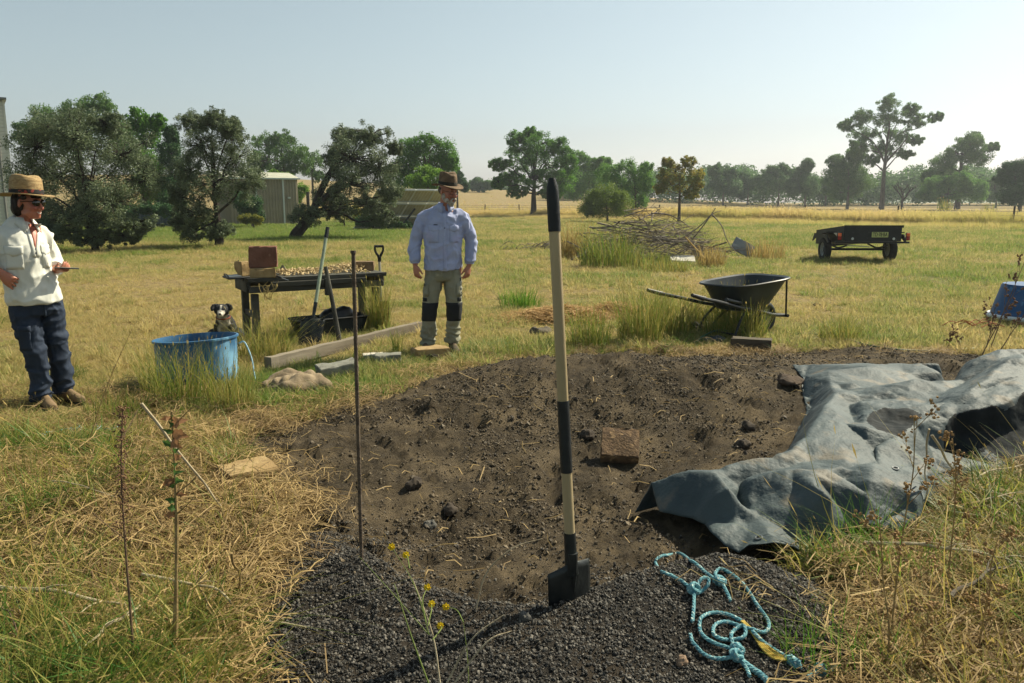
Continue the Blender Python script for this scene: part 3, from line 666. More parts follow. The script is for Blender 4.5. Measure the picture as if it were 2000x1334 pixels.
# ------------------------------------------------------------------ grass, straw, gravel
def tuft(name, n, h, spread, lean, wd, seg=3, curl=.5, rg=None, flatten=0., seed=0, head=0., vlo=0., vhi=1.):
    """a small tuft of n bent blades; 'v' is each blade's own dryness/greenness."""
    rg = np.random.default_rng(seed); V_ = []; F_ = []; A = []
    for i in range(n):
        a = rg.random() * 6.283; r = spread * math.sqrt(rg.random()); b = np.array([r * math.cos(a), r * math.sin(a), -.01])
        az = rg.random() * 6.283 if rg.random() < .6 else a + rg.normal() * .5
        hh = h * rg.uniform(.5, 1.15); ln = lean * rg.uniform(.2, 1.6); d = np.array([math.cos(az), math.sin(az), 0.]); sd = np.array([-d[1], d[0], 0.])
        tw = rg.normal() * .8; sd = sd * math.cos(tw) + d * math.sin(tw) * .6
        k = len(V_); vv = vlo + (vhi - vlo) * rg.random()
        for s in range(seg + 1):
            t = s / seg; out = ln * hh * (t ** (1 + curl)); up = hh * (t - .28 * ln * t * t) * (1 - flatten) + .01 * flatten
            c = b + d * out + np.array([0, 0, max(up, -.005)]); w_ = wd * (1 - t ** 1.6 * .92) / 2
            V_ += [c - sd * w_, c + sd * w_]; A += [vv, vv]
        F_ += [(k + 2 * s, k + 2 * s + 1, k + 2 * s + 3, k + 2 * s + 2) for s in range(seg)]
        if head and rg.random() < head:
            q = len(V_); c = (V_[k + 2 * seg] + V_[k + 2 * seg + 1]) / 2; e = c + d * hh * .08 * ln + np.array([0, 0, hh * .07]); w_ = wd * .8
            V_ += [c - sd * .1 * w_, (c + e) / 2 - sd * w_, e, (c + e) / 2 + sd * w_]; A += [0.] * 4; F_.append((q, q + 1, q + 2, q + 3))
    return npmesh(name, np.array(V_), np.array(F_), {'v': np.array(A)})
def straws(name, n, ln, sp, wd, seed, lift=.02):
    """loose dry stems lying across each other."""
    rg = np.random.default_rng(seed); V_ = []; F_ = []; A = []
    for i in range(n):
        c = np.array([rg.normal() * sp, rg.normal() * sp, rg.random() * lift]); a = rg.random() * 6.283; d = np.array([math.cos(a), math.sin(a), rg.normal() * .12]); s = np.array([-d[1], d[0], 0]) * wd / 2
        l = ln * rg.uniform(.4, 1.2); bend = np.array([-d[1], d[0], 0]) * l * rg.normal() * .12 + np.array([0, 0, rg.random() * lift]); k = len(V_)
        for t in (-.5, 0, .5): V_ += [c + d * l * t + bend * (1 - 4 * t * t) - s, c + d * l * t + bend * (1 - 4 * t * t) + s + np.array([0, 0, wd * .5])]
        vv = rg.random(); A += [vv] * 6; F_ += [(k, k + 1, k + 3, k + 2), (k + 2, k + 3, k + 5, k + 4)]
    return npmesh(name, np.array(V_), np.array(F_), {'v': np.array(A)})
def stone(name, seed, sub=1, flat_=.75, jit=.22):
    rg = random.Random(seed); bm = bmesh.new(); bmesh.ops.create_icosphere(bm, subdivisions=sub, radius=1)
    for v in bm.verts: v.co *= 1 + rg.uniform(-jit, jit); v.co.z *= flat_
    me = bpy.data.meshes.new(name); bm.to_mesh(me); bm.free(); return me
MGR = leafmat('lawn_blade', 'bba872', '6a8438', .55, .6, True)
MGG = leafmat('green_blade', 'a0964e', '44702a', .5, .5, True)
MGT = leafmat('tall_blade', 'b29a58', '667f38', .5, .6, True)
MGS = leafmat('dry_straw', 'b59c6a', '64523a', .3, .7, True)
MGF = leafmat('far_blade', 'c9b37a', 'a5a658', .6, .7, True)
def frust(n, y0, y1, rg, th=.78, p=1.):
    """random places on the ground in front of the camera, thinning with distance (p=1: even in picture depth)."""
    t = rg.random(n); y = (y0 ** (1 - p) + t * (y1 ** (1 - p) - y0 ** (1 - p))) ** (1 / (1 - p)) if p != 1 else y0 * (y1 / y0) ** t
    x = rg.uniform(-th, th, n) * y; return x, y
def rots(n, rg, tilt=.12): return np.stack([rg.normal(size=n) * tilt, rg.normal(size=n) * tilt, rg.random(n) * 6.283], 1)
def place(x, y, dz=0): return np.stack([x, y, H(x, y) + dz], 1)
def lawn():
    rg = np.random.default_rng(21)
    lo = [proto('lawn_tuft', tuft('lawn_tuft', 34, .075, .09, .8, .005, 3, seed=i), MGR) for i in range(5)]
    x, y = frust(52000, 3.6, 34, rg, .80, 1.15)
    k = keep(x, y) & (soil_mask(x, y) < .3) & (rg.random(len(x)) < .45 + 1.1 * fbm(x, y, 1.3, 3, 70))
    x, y = x[k], y[k]; g = green(x, y); bare = fbm(x, y, 1.1, 3, 71) < .40
    s = (.55 + .7 * g + .5 * rg.random(len(x))) * np.where(bare & (g < .5), .55, 1) * (1 + .9 * sst(12, 34, y)) * (.55 + 1.1 * fbm(x, y, 6, 2, 72))
    scatter('lawn_grass', place(x, y), rots(len(x), rg), s, rg.integers(0, 5, len(x)), np.clip(g + rg.normal(size=len(x)) * .18, 0, 1), lo)
    far = [proto('pasture_tuft', tuft('pasture_tuft', 40, .13, .30, .6, .012, 2, seed=20 + i), MGR) for i in range(4)]
    x, y = frust(42000, 26, 92, rg, .72, 1.3); g = green(x, y)
    scatter('pasture_grass', place(x, y), rots(len(x), rg), .7 + .6 * rg.random(len(x)) + .5 * (fbm(x, y, .25, 3, 74) - .4), rg.integers(0, 4, len(x)), np.clip(g + .08 + rg.normal(size=len(x)) * .2, 0, 1), far)
    tu = [proto('tussock', tuft('tussock', 34, .17, .07, .7, .009, 3, seed=340 + i, head=.1), MGR) for i in range(4)]
    x, y = frust(5200, 6.5, 40, rg, .75, 1.3); k = keep(x, y) & (soil_mask(x, y) < .1) & (rg.random(len(x)) < sst(.42, .66, fbm(x, y, .8, 4, 97))); x, y = x[k], y[k]; g = green(x, y)
    scatter('field_tussocks', place(x, y), rots(len(x), rg, .15), .5 + .8 * rg.random(len(x)) ** 2, rg.integers(0, 4, len(x)), np.clip(g + rg.normal(size=len(x)) * .3, 0, 1), tu)
    # tall dry growth along and beyond the wire fence
    tall = [proto('tall_dry_tuft', tuft('tall_dry_tuft', 46, .75, .42, .35, .022, 3, seed=30 + i, head=.35), MGF) for i in range(4)]
    n = 26000; t = rg.random(n); fx = np.interp(t, [0, .12, .3, .5, .7, 1], [36, 31.3, 21, 12, 2, -34]); fy = np.interp(t, [0, .12, .3, .5, .7, 1], [42, 49, 61, 74, 86, 101])
    d = np.abs(rg.normal(size=n)) * np.where(rg.random(n) < .55, 2.2, 22) - .8; d = np.where(rg.random(n) < .22, -np.abs(rg.normal(size=n)) * 3.5, d); x, y = fx + .15 * d, fy + d
    k = (y < 170); x, y, d = x[k], y[k], d[k]
    scatter('tall_fence_grass', place(x, y), rots(len(x), rg, .1), (.55 + .7 * rg.random(len(x))) * (.75 + .6 * (fbm(x, y, .3, 3, 77))) * np.where(d > 6, .75, np.where(d < -.8, .42, 1)) * (1 - .35 * sst(70, 95, y)), rg.integers(0, 4, len(x)), np.clip(fbm(x, y, .2, 3, 79) * 1.2 - .1 - .3 * sst(60, 90, y), 0, 1), tall)
def near_grass():
    rg = np.random.default_rng(22)
    gt = [proto('green_tuft', tuft('green_tuft', 22, .135, .06, 1.1, .0066, 4, .8, seed=40 + i), MGG) for i in range(5)]
    st = [proto('straw_bunch', straws('straw_bunch', 30, .17, .09, .0031, 60 + i, .045), MGS) for i in range(5)]
    # foreground left and right of the heap
    x, y = frust(15000, 1.9, 4.8, rg, .80, 1.2); k = keep(x, y) & (soil_mask(x, y) < .2) & (np.abs(x / y) > .18); x, y = x[k], y[k]
    g = fbm(x, y, 1.5, 4, 80, .6); k = rg.random(len(x)) < .08 + .92 * sst(.36, .56, g); x, y, g = x[k], y[k], g[k]
    scatter('foreground_grass', place(x, y), rots(len(x), rg, .25), (.45 + .9 * rg.random(len(x)) ** 1.5) * (.6 + .7 * sst(.4, .6, g)), rg.integers(0, 5, len(x)), np.clip((g - .27) * 1.5 + rg.normal(size=len(x)) * .25, 0, 1), gt)
    x, y = frust(8500, 1.9, 6.2, rg, .80, 1.2); sm = soil_mask(x, y); k = keep(x, y) & (sm < .4) & (rg.random(len(x)) < np.where(y < 4.4, 1., .35)); x, y = x[k], y[k]
    scatter('straw_litter', place(x, y, .012), rots(len(x), rg, .12), .6 + .8 * rg.random(len(x)), rg.integers(0, 5, len(x)), np.clip(fbm(x, y, 2.4, 3, 83), 0, 1), st)
    # long loose stalks standing and leaning everywhere in the rough
    sk = [proto('stalk_tuft', tuft('stalk_tuft', 8, .42, .06, 1.2, .0046, 5, .9, seed=300 + i, head=.25), MGT) for i in range(6)]
    x, y = frust(1500, 1.9, 6.8, rg, .80, 1.15); g = fbm(x, y, 1.1, 3, 93); k = keep(x, y) & ((x < .9) | (y < 2.75) | (rg.random(len(x)) < .25)) & (soil_mask(x, y) < .15) & (rg.random(len(x)) < .12 + .88 * sst(.38, .62, g)) & ((y < 4.8) | (np.abs(x / y + .38) > .22)); x, y = x[k], y[k]
    scatter('loose_stalks', place(x, y), rots(len(x), rg, .3), .45 + .75 * rg.random(len(x)), rg.integers(0, 6, len(x)), np.clip(.2 + .5 * rg.random(len(x)), 0, 1), sk)
    # low broad-leaved weeds
    bw = [proto('rosette', tuft('rosette', 16, .075, .03, 1.6, .022, 4, .6, seed=320 + i), leafmat('rosette_leaf', '5f7a38', '3f6426', .4, .5, True)) for i in range(4)]
    x, y = frust(1100, 1.9, 5.5, rg, .80, 1.1); k = keep(x, y) & (soil_mask(x, y) < .2) & (fbm(x, y, 1.8, 3, 95) > .5); x, y = x[k], y[k]
    scatter('broad_weeds', place(x, y), rots(len(x), rg, .2), .5 + .8 * rg.random(len(x)), rg.integers(0, 4, len(x)), rg.random(len(x)), bw)
    # dry litter along the edge of the bed and thin straw over the soil
    n = 9000; x = rg.uniform(-2.6, 4.5, n); y = rg.uniform(2, 8.2, n); d = polydist(x, y, SOIL)
    k = (rg.random(n) < np.exp(-((d + .02) / .22) ** 2) * (.30 + .7 * (fbm(x, y, 1.2, 2, 86) > .5)) * np.where(d > 0, .5, 1) * np.where((y < 3) & (np.abs(x) < 1.0), .15, 1)); x, y = x[k], y[k]
    scatter('edge_litter', place(x, y, .008), rots(len(x), rg, .1), .45 + .6 * rg.random(len(x)), rg.integers(0, 5, len(x)), np.clip(rg.random(len(x)), 0, 1), st)
    one = [proto('straw_piece', straws('straw_piece', 1, .11, 0, .0042, 90 + i, .014), MGS) for i in range(6)]
    n = 1900; x = rg.uniform(-1.6, 4, n); y = rg.uniform(2.9, 7.6, n); k = (soil_mask(x, y) > .6) & (grav_mask(x, y) < .8) & (rg.random(n) < .25 + 1.2 * (fbm(x, y, 1.4, 2, 88) - .3)); x, y = x[k], y[k]
    scatter('loose_straw', place(x, y, .01), rots(len(x), rg, .15), .4 + .9 * rg.random(len(x)), rg.integers(0, 6, len(x)), rg.random(len(x)) * .6, one)
    # brighter weeds near the pavers, beside the heap and behind the bed
    sp = [(-1.9, 6.35, .55, .35, 260), (-1.45, 6.05, .35, .25, 150), (-.9, 7.3, .6, .25, 130), (-.2, 7.75, .5, .2, 90), (.5, 7.9, .8, .2, 120), (1.55, 8.2, .5, .2, 100), (3.05, 7.85, .35, .12, 70), (1.75, 2.75, .28, .22, 100), (1.45, 3.15, .25, .15, 60), (-1.5, 3.75, .3, .15, 60), (-3.9, 6.6, .25, .2, 50), (-1.5, 2.4, .4, .2, 90)]
    X = np.concatenate([rg.normal(a, c, n_) for a, b, c, d_, n_ in sp]); Y = np.concatenate([rg.normal(b, d_, n_) for a, b, c, d_, n_ in sp])
    k = keep(X, Y) & (soil_mask(X, Y) < .8); X, Y = X[k], Y[k]
    scatter('green_weeds', place(X, Y), rots(len(X), rg, .25), .45 + .6 * rg.random(len(X)), rg.integers(0, 5, len(X)), np.clip(.75 + rg.normal(size=len(X)) * .25, 0, 1), gt)
def clump(px, py, w_, h, n, label, tone=.5, lean=.45, seed=0, mt=None, dep=.7, wd=.006, head=.3, cat='grass clump'):
    """one tall tussock: blades as geometry of its own."""
    b = at(px, py); rg = np.random.default_rng(seed); wd = max(wd, b.y * .00095)
    me = tuft('grass_clump', n, h, w_, lean, wd, 4, .8, seed=seed, head=head, vlo=max(0, tone - .45), vhi=min(1, tone + .45))
    o = link('grass_clump', me, mt or leafmat('clump_blade', '9f8f50', '527429', .5, .6), None); o.location = b; o.scale = (1, dep, 1)
    return tag(o, label, cat)
def gravel():
    rg = np.random.default_rng(23)
    def pm(name, a, b):
        m, t = nodes(name); N = t.nodes.new; K = t.links.new; o = N('ShaderNodeOutputMaterial'); p = N('ShaderNodeBsdfPrincipled'); p.inputs['Roughness'].default_value = .7; p.inputs['Specular IOR Level'].default_value = .35
        at_ = N('ShaderNodeAttribute'); at_.attribute_type = 'INSTANCER'; at_.attribute_name = 'tone'; mx = N('ShaderNodeMix'); mx.data_type = 'RGBA'; mx.inputs[6].default_value = L(a); mx.inputs[7].default_value = L(b); K(at_.outputs['Fac'], mx.inputs[0]); K(mx.outputs[2], p.inputs['Base Color']); K(p.outputs[0], o.inputs[0]); return m
    mg, ms = pm('basalt_chip', '232220', '6d685f'), pm('soil_crumb', '332c23', '6e6049')
    pb = [proto('gravel_chip', stone('gravel_chip', i, 1, .7, .3), mg) for i in range(5)]
    n = 150000; x = rg.uniform(-1.5, 1.7, n); y = rg.uniform(1.75, 3.9, n); gd = polydist(x, y, GRAV) + (fbm(x, y, 3, 3, 50) - .5) * .3; k = rg.random(n) < sst(-.42, .10, gd) ** 2 * (.7 + .3 * sst(.4, .6, fbm(x, y, 7, 2, 51))) + .02; x, y = x[k], y[k]
    scatter('gravel_chips', place(x, y, .001), rg.random((len(x), 3)) * 6.283, .0026 + .0062 * rg.random(len(x)) ** 4, rg.integers(0, 5, len(x)), np.clip(rg.random(len(x)) ** 2., 0, 1), pb)
    cl = [proto('soil_clod', stone('soil_clod', 20 + i, 1, .7, .35), ms) for i in range(5)]
    n = 170000; x = rg.uniform(-2.2, 4.6, n); y = rg.uniform(2.7, 8.4, n); k = keep(x, y) & (rg.random(n) < soil_mask(x, y) * (1 - .6 * grav_mask(x, y)) * (.22 + .78 * sst(.42, .62, fbm(x, y, 2.6, 3, 91)))); x, y = x[k], y[k]
    s = .0028 + .008 * rg.random(len(x)) ** 4 + .018 * (rg.random(len(x)) < .006) * rg.random(len(x))
    scatter('soil_clods', place(x, y, .001), rg.random((len(x), 3)) * 6.283, s, rg.integers(0, 5, len(x)), rg.random(len(x)) ** 1.2, cl)
# ------------------------------------------------------------------ tools
M_ASH = mat('ash_handle', 'a89878', '8a7a58', 9, .55, .3, 40, stretch=(1, 1, .10), wear=('554630', 16, .54))
M_RUB = mat('black_rubber', '14171a', '24282b', 10, .5, .25, 60, wear=('3c3a36', 18, .64))
M_TOOL = mat('dark_tool_steel', '25292b', '3a3d3d', 14, .42, .2, 60, metal=.6, wear=('4b4034', 9, .6))
M_RUST = mat('rusty_bar', '66594b', '483d34', 30, .85, .5, 120)
M_GREY = mat('weathered_timber', '857c6c', '5c5346', 5, .9, .6, 30, stretch=(.15, 1, 1))
M_DARKT = mat('dark_weathered_timber', '353530', '53524a', 5, .85, .6, 30, stretch=(.2, 1, 1), wear=('6a6a62', 8, .63))
def along(a, b, t): return a.lerp(b, t)
def fore_shovel():
    b = at(1119, 1168); top = P(1078, 350, b.y + .06); r = empty('shovel', b, 0, 'long-handled shovel with black grips standing upright in the dark soil', 'shovel')
    T = top - b; tt = lambda py: (1168 - py) / 818.
    ax = T.normalized()
    def seg(nm, y0, y1, rad, m, n=14, cap=True, ends=None):
        t0, t1 = tt(y0), tt(y1); pts = [tuple(T * (t0 + (t1 - t0) * i / 6)) for i in range(7)]; q = MB(); q.tube(pts, ends or [rad] * 7, n, 1); return q.build(nm, m, r)
    seg('handle', 1080, 440, .0185, M_ASH)
    seg('grip', 446, 348, .021, M_RUB, ends=[.0208, .0212, .0212, .0212, .0208, .019, .011])
    seg('sleeve', 910, 768, .0205, M_RUB)
    seg('socket', 1118, 1032, .021, M_TOOL, ends=[.024, .023, .0225, .022, .021, .0206, .0206])
    q = MB(); V_ = []; nu, nv = 14, 12
    ex = Vector((.88, .47, 0)).normalized(); nn = ax.cross(ex).normalized()
    for j in range(nv + 1):
        v = j / nv; z = .138 - v * .34; wd = .086 * (1 if v < .6 else 1 - (v - .6) * .9)
        for i in range(nu + 1):
            u = i / nu * 2 - 1; V_.append(ax * (z - .016 * abs(u) * (1 - v) - (.022 if u < 0 else 0) * abs(u) * (1 - v)) + ex * u * wd + nn * (.030 * abs(u) ** 1.3 - .010 * (1 - v)))
    q.tube([ax * .17 - nn * .012, ax * .10 - nn * .012, ax * .02 - nn * .006], [.019, .013, .004], 8, 3)
    q.add(V_, [(j * (nu + 1) + i, j * (nu + 1) + i + 1, (j + 1) * (nu + 1) + i + 1, (j + 1) * (nu + 1) + i) for j in range(nv) for i in range(nu)])
    o = q.build('blade', M_TOOL, r); md = o.modifiers.new('s', 'SOLIDIFY'); md.thickness = .003
fore_shovel()
def stake():
    b = at(706, 1094); t = P(690, 490, b.y + .03); d = t - b; n = 150
    q = MB(); pts = [tuple(d * (i / n * 1.06 - .06)) for i in range(n + 1)]; q.tube(pts, [.0082 if i % 2 else .0071 for i in range(n + 1)], 8); q.tube([tuple(d * .992), tuple(d * 1.001)], [.011, .0105], 8)
    o = q.build('steel_stake', M_RUST, None, flat=50); o.location = b; tag(o, 'thin rusty reinforcing bar standing upright at the left edge of the gravel', 'stake')
stake()
# ------------------------------------------------------------------ workbench and what lies on it
BZ = .69
def bench():
    rz = R(31); c = (-2.85 + .857 * .79 - .515 * .32, 8.56 + .515 * .79 + .857 * .32)
    r = empty('workbench', (c[0], c[1], hz(*c)), rz, 'long dark weathered timber workbench with bricks and wood chips on it', 'workbench')
    Lh, Wh = .80, .33
    for i in range(4):
        q = MB(); q.box((random.uniform(-.01, .01), -Wh + (i + .5) * .165, BZ - .022), (2 * Lh, .155, .044), bev=.004, jit=.002); q.build('plank', M_DARKT, r, smooth=False)
    for s in (-1, 1):
        q = MB(); q.box((0, s * (Wh - .03), BZ - .095 - (.03 if s < 0 else 0)), (2 * Lh - .06, .05, .10 if s > 0 else .07), bev=.004); q.build('rail', M_DARKT, r, smooth=False)
        q = MB(); q.box((s * (Lh - .03), 0, BZ - .10), (.05, 2 * Wh - .11, .11), bev=.004); q.build('end_rail', M_DARKT, r, smooth=False)
        for s2 in (-1, 1):
            q = MB(); q.box((s * (Lh - .10), s2 * (Wh - .1), (BZ - .16) / 2 - .05), (.075, .075, BZ - .10), bev=.005, jit=.002); q.build('leg', M_DARKT, r, smooth=False)
    q = MB(); q.box((0, -Wh + .0, BZ - .075), (1.1, .04, .055), bev=.004); q.build('fascia', M_DARKT, r, smooth=False)
    q = MB(); q.box((-(Lh - .10), 0, .27), (.045, 2 * Wh - .27, .06), bev=.004); q.build('stretcher', M_DARKT, r, smooth=False)
    q = MB(); q.box((.08, -Wh - .03, BZ - .13), (.06, .05, .19), bev=.006); q.build('bracket', M_DARKT, r, smooth=False)
    return r
bench()
def onbench(px, py): return Vector((*G0(px, py, BZ), BZ))
def brick(name, loc, d, rz, label, m, cat='brick', group=None, tilt=(0, 0), rough=.004, chip=0., seed=0):
    """a cast or fired block: bevelled, slightly worn, with knocked corners."""
    bm = bmesh.new(); bmesh.ops.create_cube(bm, size=1)
    for v in bm.verts: v.co = Vector((v.co.x * d[0], v.co.y * d[1], v.co.z * d[2]))
    bmesh.ops.bevel(bm, geom=bm.edges[:], offset=min(d) * .05, segments=2, affect='EDGES')
    bmesh.ops.subdivide_edges(bm, edges=[e for e in bm.edges if e.calc_length() > .03], cuts=4, use_grid_fill=True)
    rg = random.Random(seed); off = Vector((rg.random() * 90, 0, 0))
    for v in bm.verts:
        p = v.co; n = Vector((p.x / d[0], p.y / d[1], p.z / d[2]))
        e = mnoise.noise(p * 14 + off) * rough + mnoise.noise(p * 40 + off) * rough * .5
        c = sum(1 for k in n if abs(k) > .40)
        if chip and c >= 2: e -= max(0, mnoise.noise(p * 9 + off * 2) - .05) * chip
        v.co += n.normalized() * e
    me = bpy.data.meshes.new(name); bm.to_mesh(me); bm.free(); o = link(name, me, m, None, True); me.set_sharp_from_angle(angle=R(40))
    o.location = Vector(loc) + Vector((0, 0, d[2] / 2)); o.rotation_euler = (tilt[0], tilt[1], rz)
    if loc[2] < .5: EXCL.append((loc[0], loc[1], max(d[0], d[1]) * .62)); o.location.z += .022
    return tag(o, label, cat, group)
M_TAN = mat('tan_mud_brick', 'a08a62', '8b744f', 12, .95, .5, 60, wear=('766243', 20, .62))
M_BRN = mat('brown_mud_brick', '7a5545', '684739', 10, .95, .5, 50, wear=('8b6a56', 18, .62))
M_GRB = mat('grey_block', '85857a', '6c6c63', 14, .95, .5, 60, wear=('57574f', 22, .62))
M_DKB = mat('dark_timber_block', '5d5648', '463f35', 6, .92, .6, 40, stretch=(.2, 1, 1))
M_TIM = mat('cut_log', '8a7457', '6d583f', 10, .9, .6, 40)
bz = R(31)
p0 = onbench(508, 543); brick('mud_brick', p0 + Vector((0, .10, 0)), (.27, .16, .10), bz - R(14), 'tan mud brick lying at the bench corner under a darker upright brick', M_TAN, chip=.05, seed=1)
brick('mud_brick', p0 + Vector((-.005, .16, .102)), (.30, .11, .235), bz - R(20), 'dark red-brown mud brick standing on edge on top of a tan one on the bench', M_BRN, chip=.06, seed=2)
p1 = onbench(463, 541); brick('mud_brick', p1 + Vector((.03, .16, .0)), (.16, .13, .16), bz + R(22), 'broken rounded mud brick on the bench behind the red-brown one', M_TAN, chip=.35, seed=3, rough=.012)
p2 = onbench(708, 529); brick('timber_block', p2 + Vector((0, .06, 0)), (.26, .14, .11), bz - R(26), 'short sawn timber block at the right end of the bench', M_TIM, 'wood block', seed=4, chip=.03)
def chips():
    rg = np.random.default_rng(31); m = mat('wood_chip', 'c2ab80', '94785a', 20, .85, 0, coord='Object')
    V_ = []; F_ = []; A = []
    for i in range(900):
        t = rg.random(); u = np.clip(rg.normal() * .11, -.24, .24); lx = -.38 + 1.02 * t
        hgt = (.055 + .05 * math.exp(-((t - .78) / .16) ** 2)) * math.exp(-(u / .13) ** 2); z = BZ + .006 + hgt * rg.random() ** .7
        a = rg.random() * 6.28; tl = rg.normal(size=2) * .5; s = rg.uniform(.012, .034); w_ = s * rg.uniform(.35, .8); k = len(V_)
        M_ = np.array(Euler((tl[0], tl[1], a)).to_matrix())
        for q in ((-s, -w_ / 2, 0), (s, -w_ / 2, .002), (s * .8, w_ / 2, 0), (-s * .9, w_ / 2, .003), (-s, -w_ / 2, .006), (s, -w_ / 2, .008), (s * .8, w_ / 2, .006), (-s * .9, w_ / 2, .009)):
            V_.append(M_ @ np.array(q) * .75 + np.array([lx, u, z])); A.append(.55 + .45 * rg.random() if len(A) % 8 == 0 else A[-1])
        F_ += [(k + a_, k + b_, k + c_, k + d_) for a_, b_, c_, d_ in ((3, 2, 1, 0), (4, 5, 6, 7), (0, 1, 5, 4), (1, 2, 6, 5), (2, 3, 7, 6), (3, 0, 4, 7))]
    me = npmesh('wood_chips', np.array(V_), np.array(F_), {'v': np.array(A)})
    o = link('wood_chips', me, leafmat('chip', '6f583d', 'cdb88c', 0, .9), None); c = (-2.85 + .857 * .79 - .515 * .32, 8.56 + .515 * .79 + .857 * .32, 0); o.location = c; o.rotation_euler = (0, 0, bz); o['kind'] = 'stuff'; o['label'] = 'low heap of pale wood chips spread along the bench top'
chips()
def bench_tools():
    # secateur-like hand tool, paint scraper wedge and tray
    a = onbench(540, 541); b = onbench(564, 550); r = empty('pruning_knife', a, 0, 'small pale-bladed hand tool lying at the front edge of the bench', 'hand tool')
    d = b - a; q = MB(); q.tube([(0, 0, .012), tuple(d * .45 + Vector((0, 0, .012)))], [.012, .010], 8); q.build('handle', M_RUB, r)
    q = MB(); q.tube([tuple(d * .45 + Vector((0, 0, .012))), tuple(d + Vector((0, 0, .014)))], [(.008, .003), (.004, .002)], 6, ref=(0, 0, 1)); q.build('blade', mat('bright_steel', 'a9b0b4', None, 5, .3, metal=.7), r)
    t = onbench(548, 534) + Vector((0, .1, 0)); q = MB(); q.add([(-.06, 0, 0), (.06, 0, 0), (.06, .05, 0), (-.06, .05, 0), (-.02, .02, .085), (.0, .03, .085)], [(3, 2, 1, 0), (0, 1, 5, 4), (2, 3, 4, 5), (1, 2, 5), (3, 0, 4)])
    o = q.build('stone_wedge', mat('grey_wedge', '7b7d6c', '666757', 10, .9), None, smooth=False); o.location = t; tag(o, 'small grey-green wedge standing among the chips on the bench', 'wedge')
    e = onbench(455, 546) + Vector((.0, .06, 0)); r = empty('plastic_tray', e, bz, 'flat dark plastic tray with pale ribs at the left end of the bench', 'tray')
    q = MB(); q.box((0, .08, .012), (.17, .30, .022), bev=.006); q.build('tray_body', M_RUB, r, smooth=False)
    for k in range(3): q = MB(); q.box((0, .0 + k * .08, .029), (.14, .02, .008), bev=.002); q.build('rib', mat('grey_plastic', '8f979b', None, 5, .5), r, smooth=False)
    q = MB(); q.tube([(-.07, -.05, .02), (-.085, -.05, .05), (-.085, .12, .05), (-.07, .12, .02)], .006, 6, 5); q.build('handle', M_RUB, r)
    w0 = onbench(468, 537) + Vector((-.04, .25, 0)); q = MB(); q.tube([(0, 0, 0), (-.02, 0, .05), (-.05, .01, .10), (-.055, .01, .15)], .006, 6, 4); o = q.build('wire_hook', M_TOOL, None); o.location = w0; tag(o, 'thin dark curved hook at the bench\'s left end', 'hook')
    # dry vine hanging over the front
    q = MB(); rg = random.Random(5); v0 = onbench(524, 552)
    for k in range(14):
        x = rg.uniform(-.10, .12); pts = [(x, -.03, rg.uniform(-.02, .03)), (x + rg.uniform(-.05, .05), -.06, -.05), (rg.uniform(-.05, .05), -.05, -.12), (x * .3 + rg.uniform(-.02, .02), -.05, -.17)]; q.tube(pts, .0022, 4, 4, cap=False)
    o = q.build('dry_vine', mat('dry_stem', 'a8935c', '8b7a4c', 20, .9), None); o.location = v0; tag(o, 'tangle of dry pale stems hanging over the bench front', 'dry plant')
bench_tools()
def spade(top, base, Y0, Y1, label):
    t, b = P(top[0], top[1], Y0), P(base[0], base[1], Y1); b.z = hz(b.x, b.y) + .01
    r = empty('spade', b, 0, label, 'spade'); d = t - b; ax = d.normalized()
    def seg(nm, t0, t1, r0, r1, m): q = MB(); q.tube([tuple(d * t0), tuple(d * (t0 + t1) / 2), tuple(d * t1)], [r0, (r0 + r1) / 2, r1], 10); q.build(nm, m, r)
    seg('handle', .36, .92, .019, .018, mat('pale_green_handle', '9aa890', '86927c', 8, .5, wear=('6d7365', 15, .62)))
    seg('grip', .91, 1, .0215, .020, M_RUB)
    seg('socket', .18, .37, .013, .022, M_TOOL)
    q = MB(); V_ = []; nu, nv = 10, 8; ex = Vector((.97, .2, 0)).normalized(); nn = ax.cross(ex).normalized()
    for j in range(nv + 1):
        v = j / nv; z = .31 - v * .31; wd = .125 - .012 * v
        for i in range(nu + 1):
            u = i / nu * 2 - 1; V_.append(ax * z + ex * u * wd + nn * (.02 * u * u - .02 * (1 - v) * (1 - u * u)))
    q.add(V_, [(j * (nu + 1) + i, j * (nu + 1) + i + 1, (j + 1) * (nu + 1) + i + 1, (j + 1) * (nu + 1) + i) for j in range(nv) for i in range(nu)])
    q.tube([ax * .30 - ex * .12, ax * .31 - ex * .05, ax * .335, ax * .31 + ex * .05, ax * .30 + ex * .12], .008, 6)
    o = q.build('blade', M_TOOL, r); md = o.modifiers.new('s', 'SOLIDIFY'); md.thickness = .003
spade((640, 444), (603, 690), 8.65, 8.2, 'square-mouthed spade with pale handle leaning on the front of the bench')
def pole():
    t, b = P(636, 521, 8.62), at(664, 672); d = t - b; q = MB(); q.tube([tuple(d * -.04), tuple(d * .5 + Vector((.004, 0, 0))), tuple(d)], [.03, .024, .021], 9, 4); o = q.build('crowbar_handle', M_DARKT, None); o.location = b
    wrinkle(o, lambda p: mnoise.noise(p * 20) * .002); tag(o, 'dark wooden pole leaning on the bench right of the spade', 'pole')
pole()
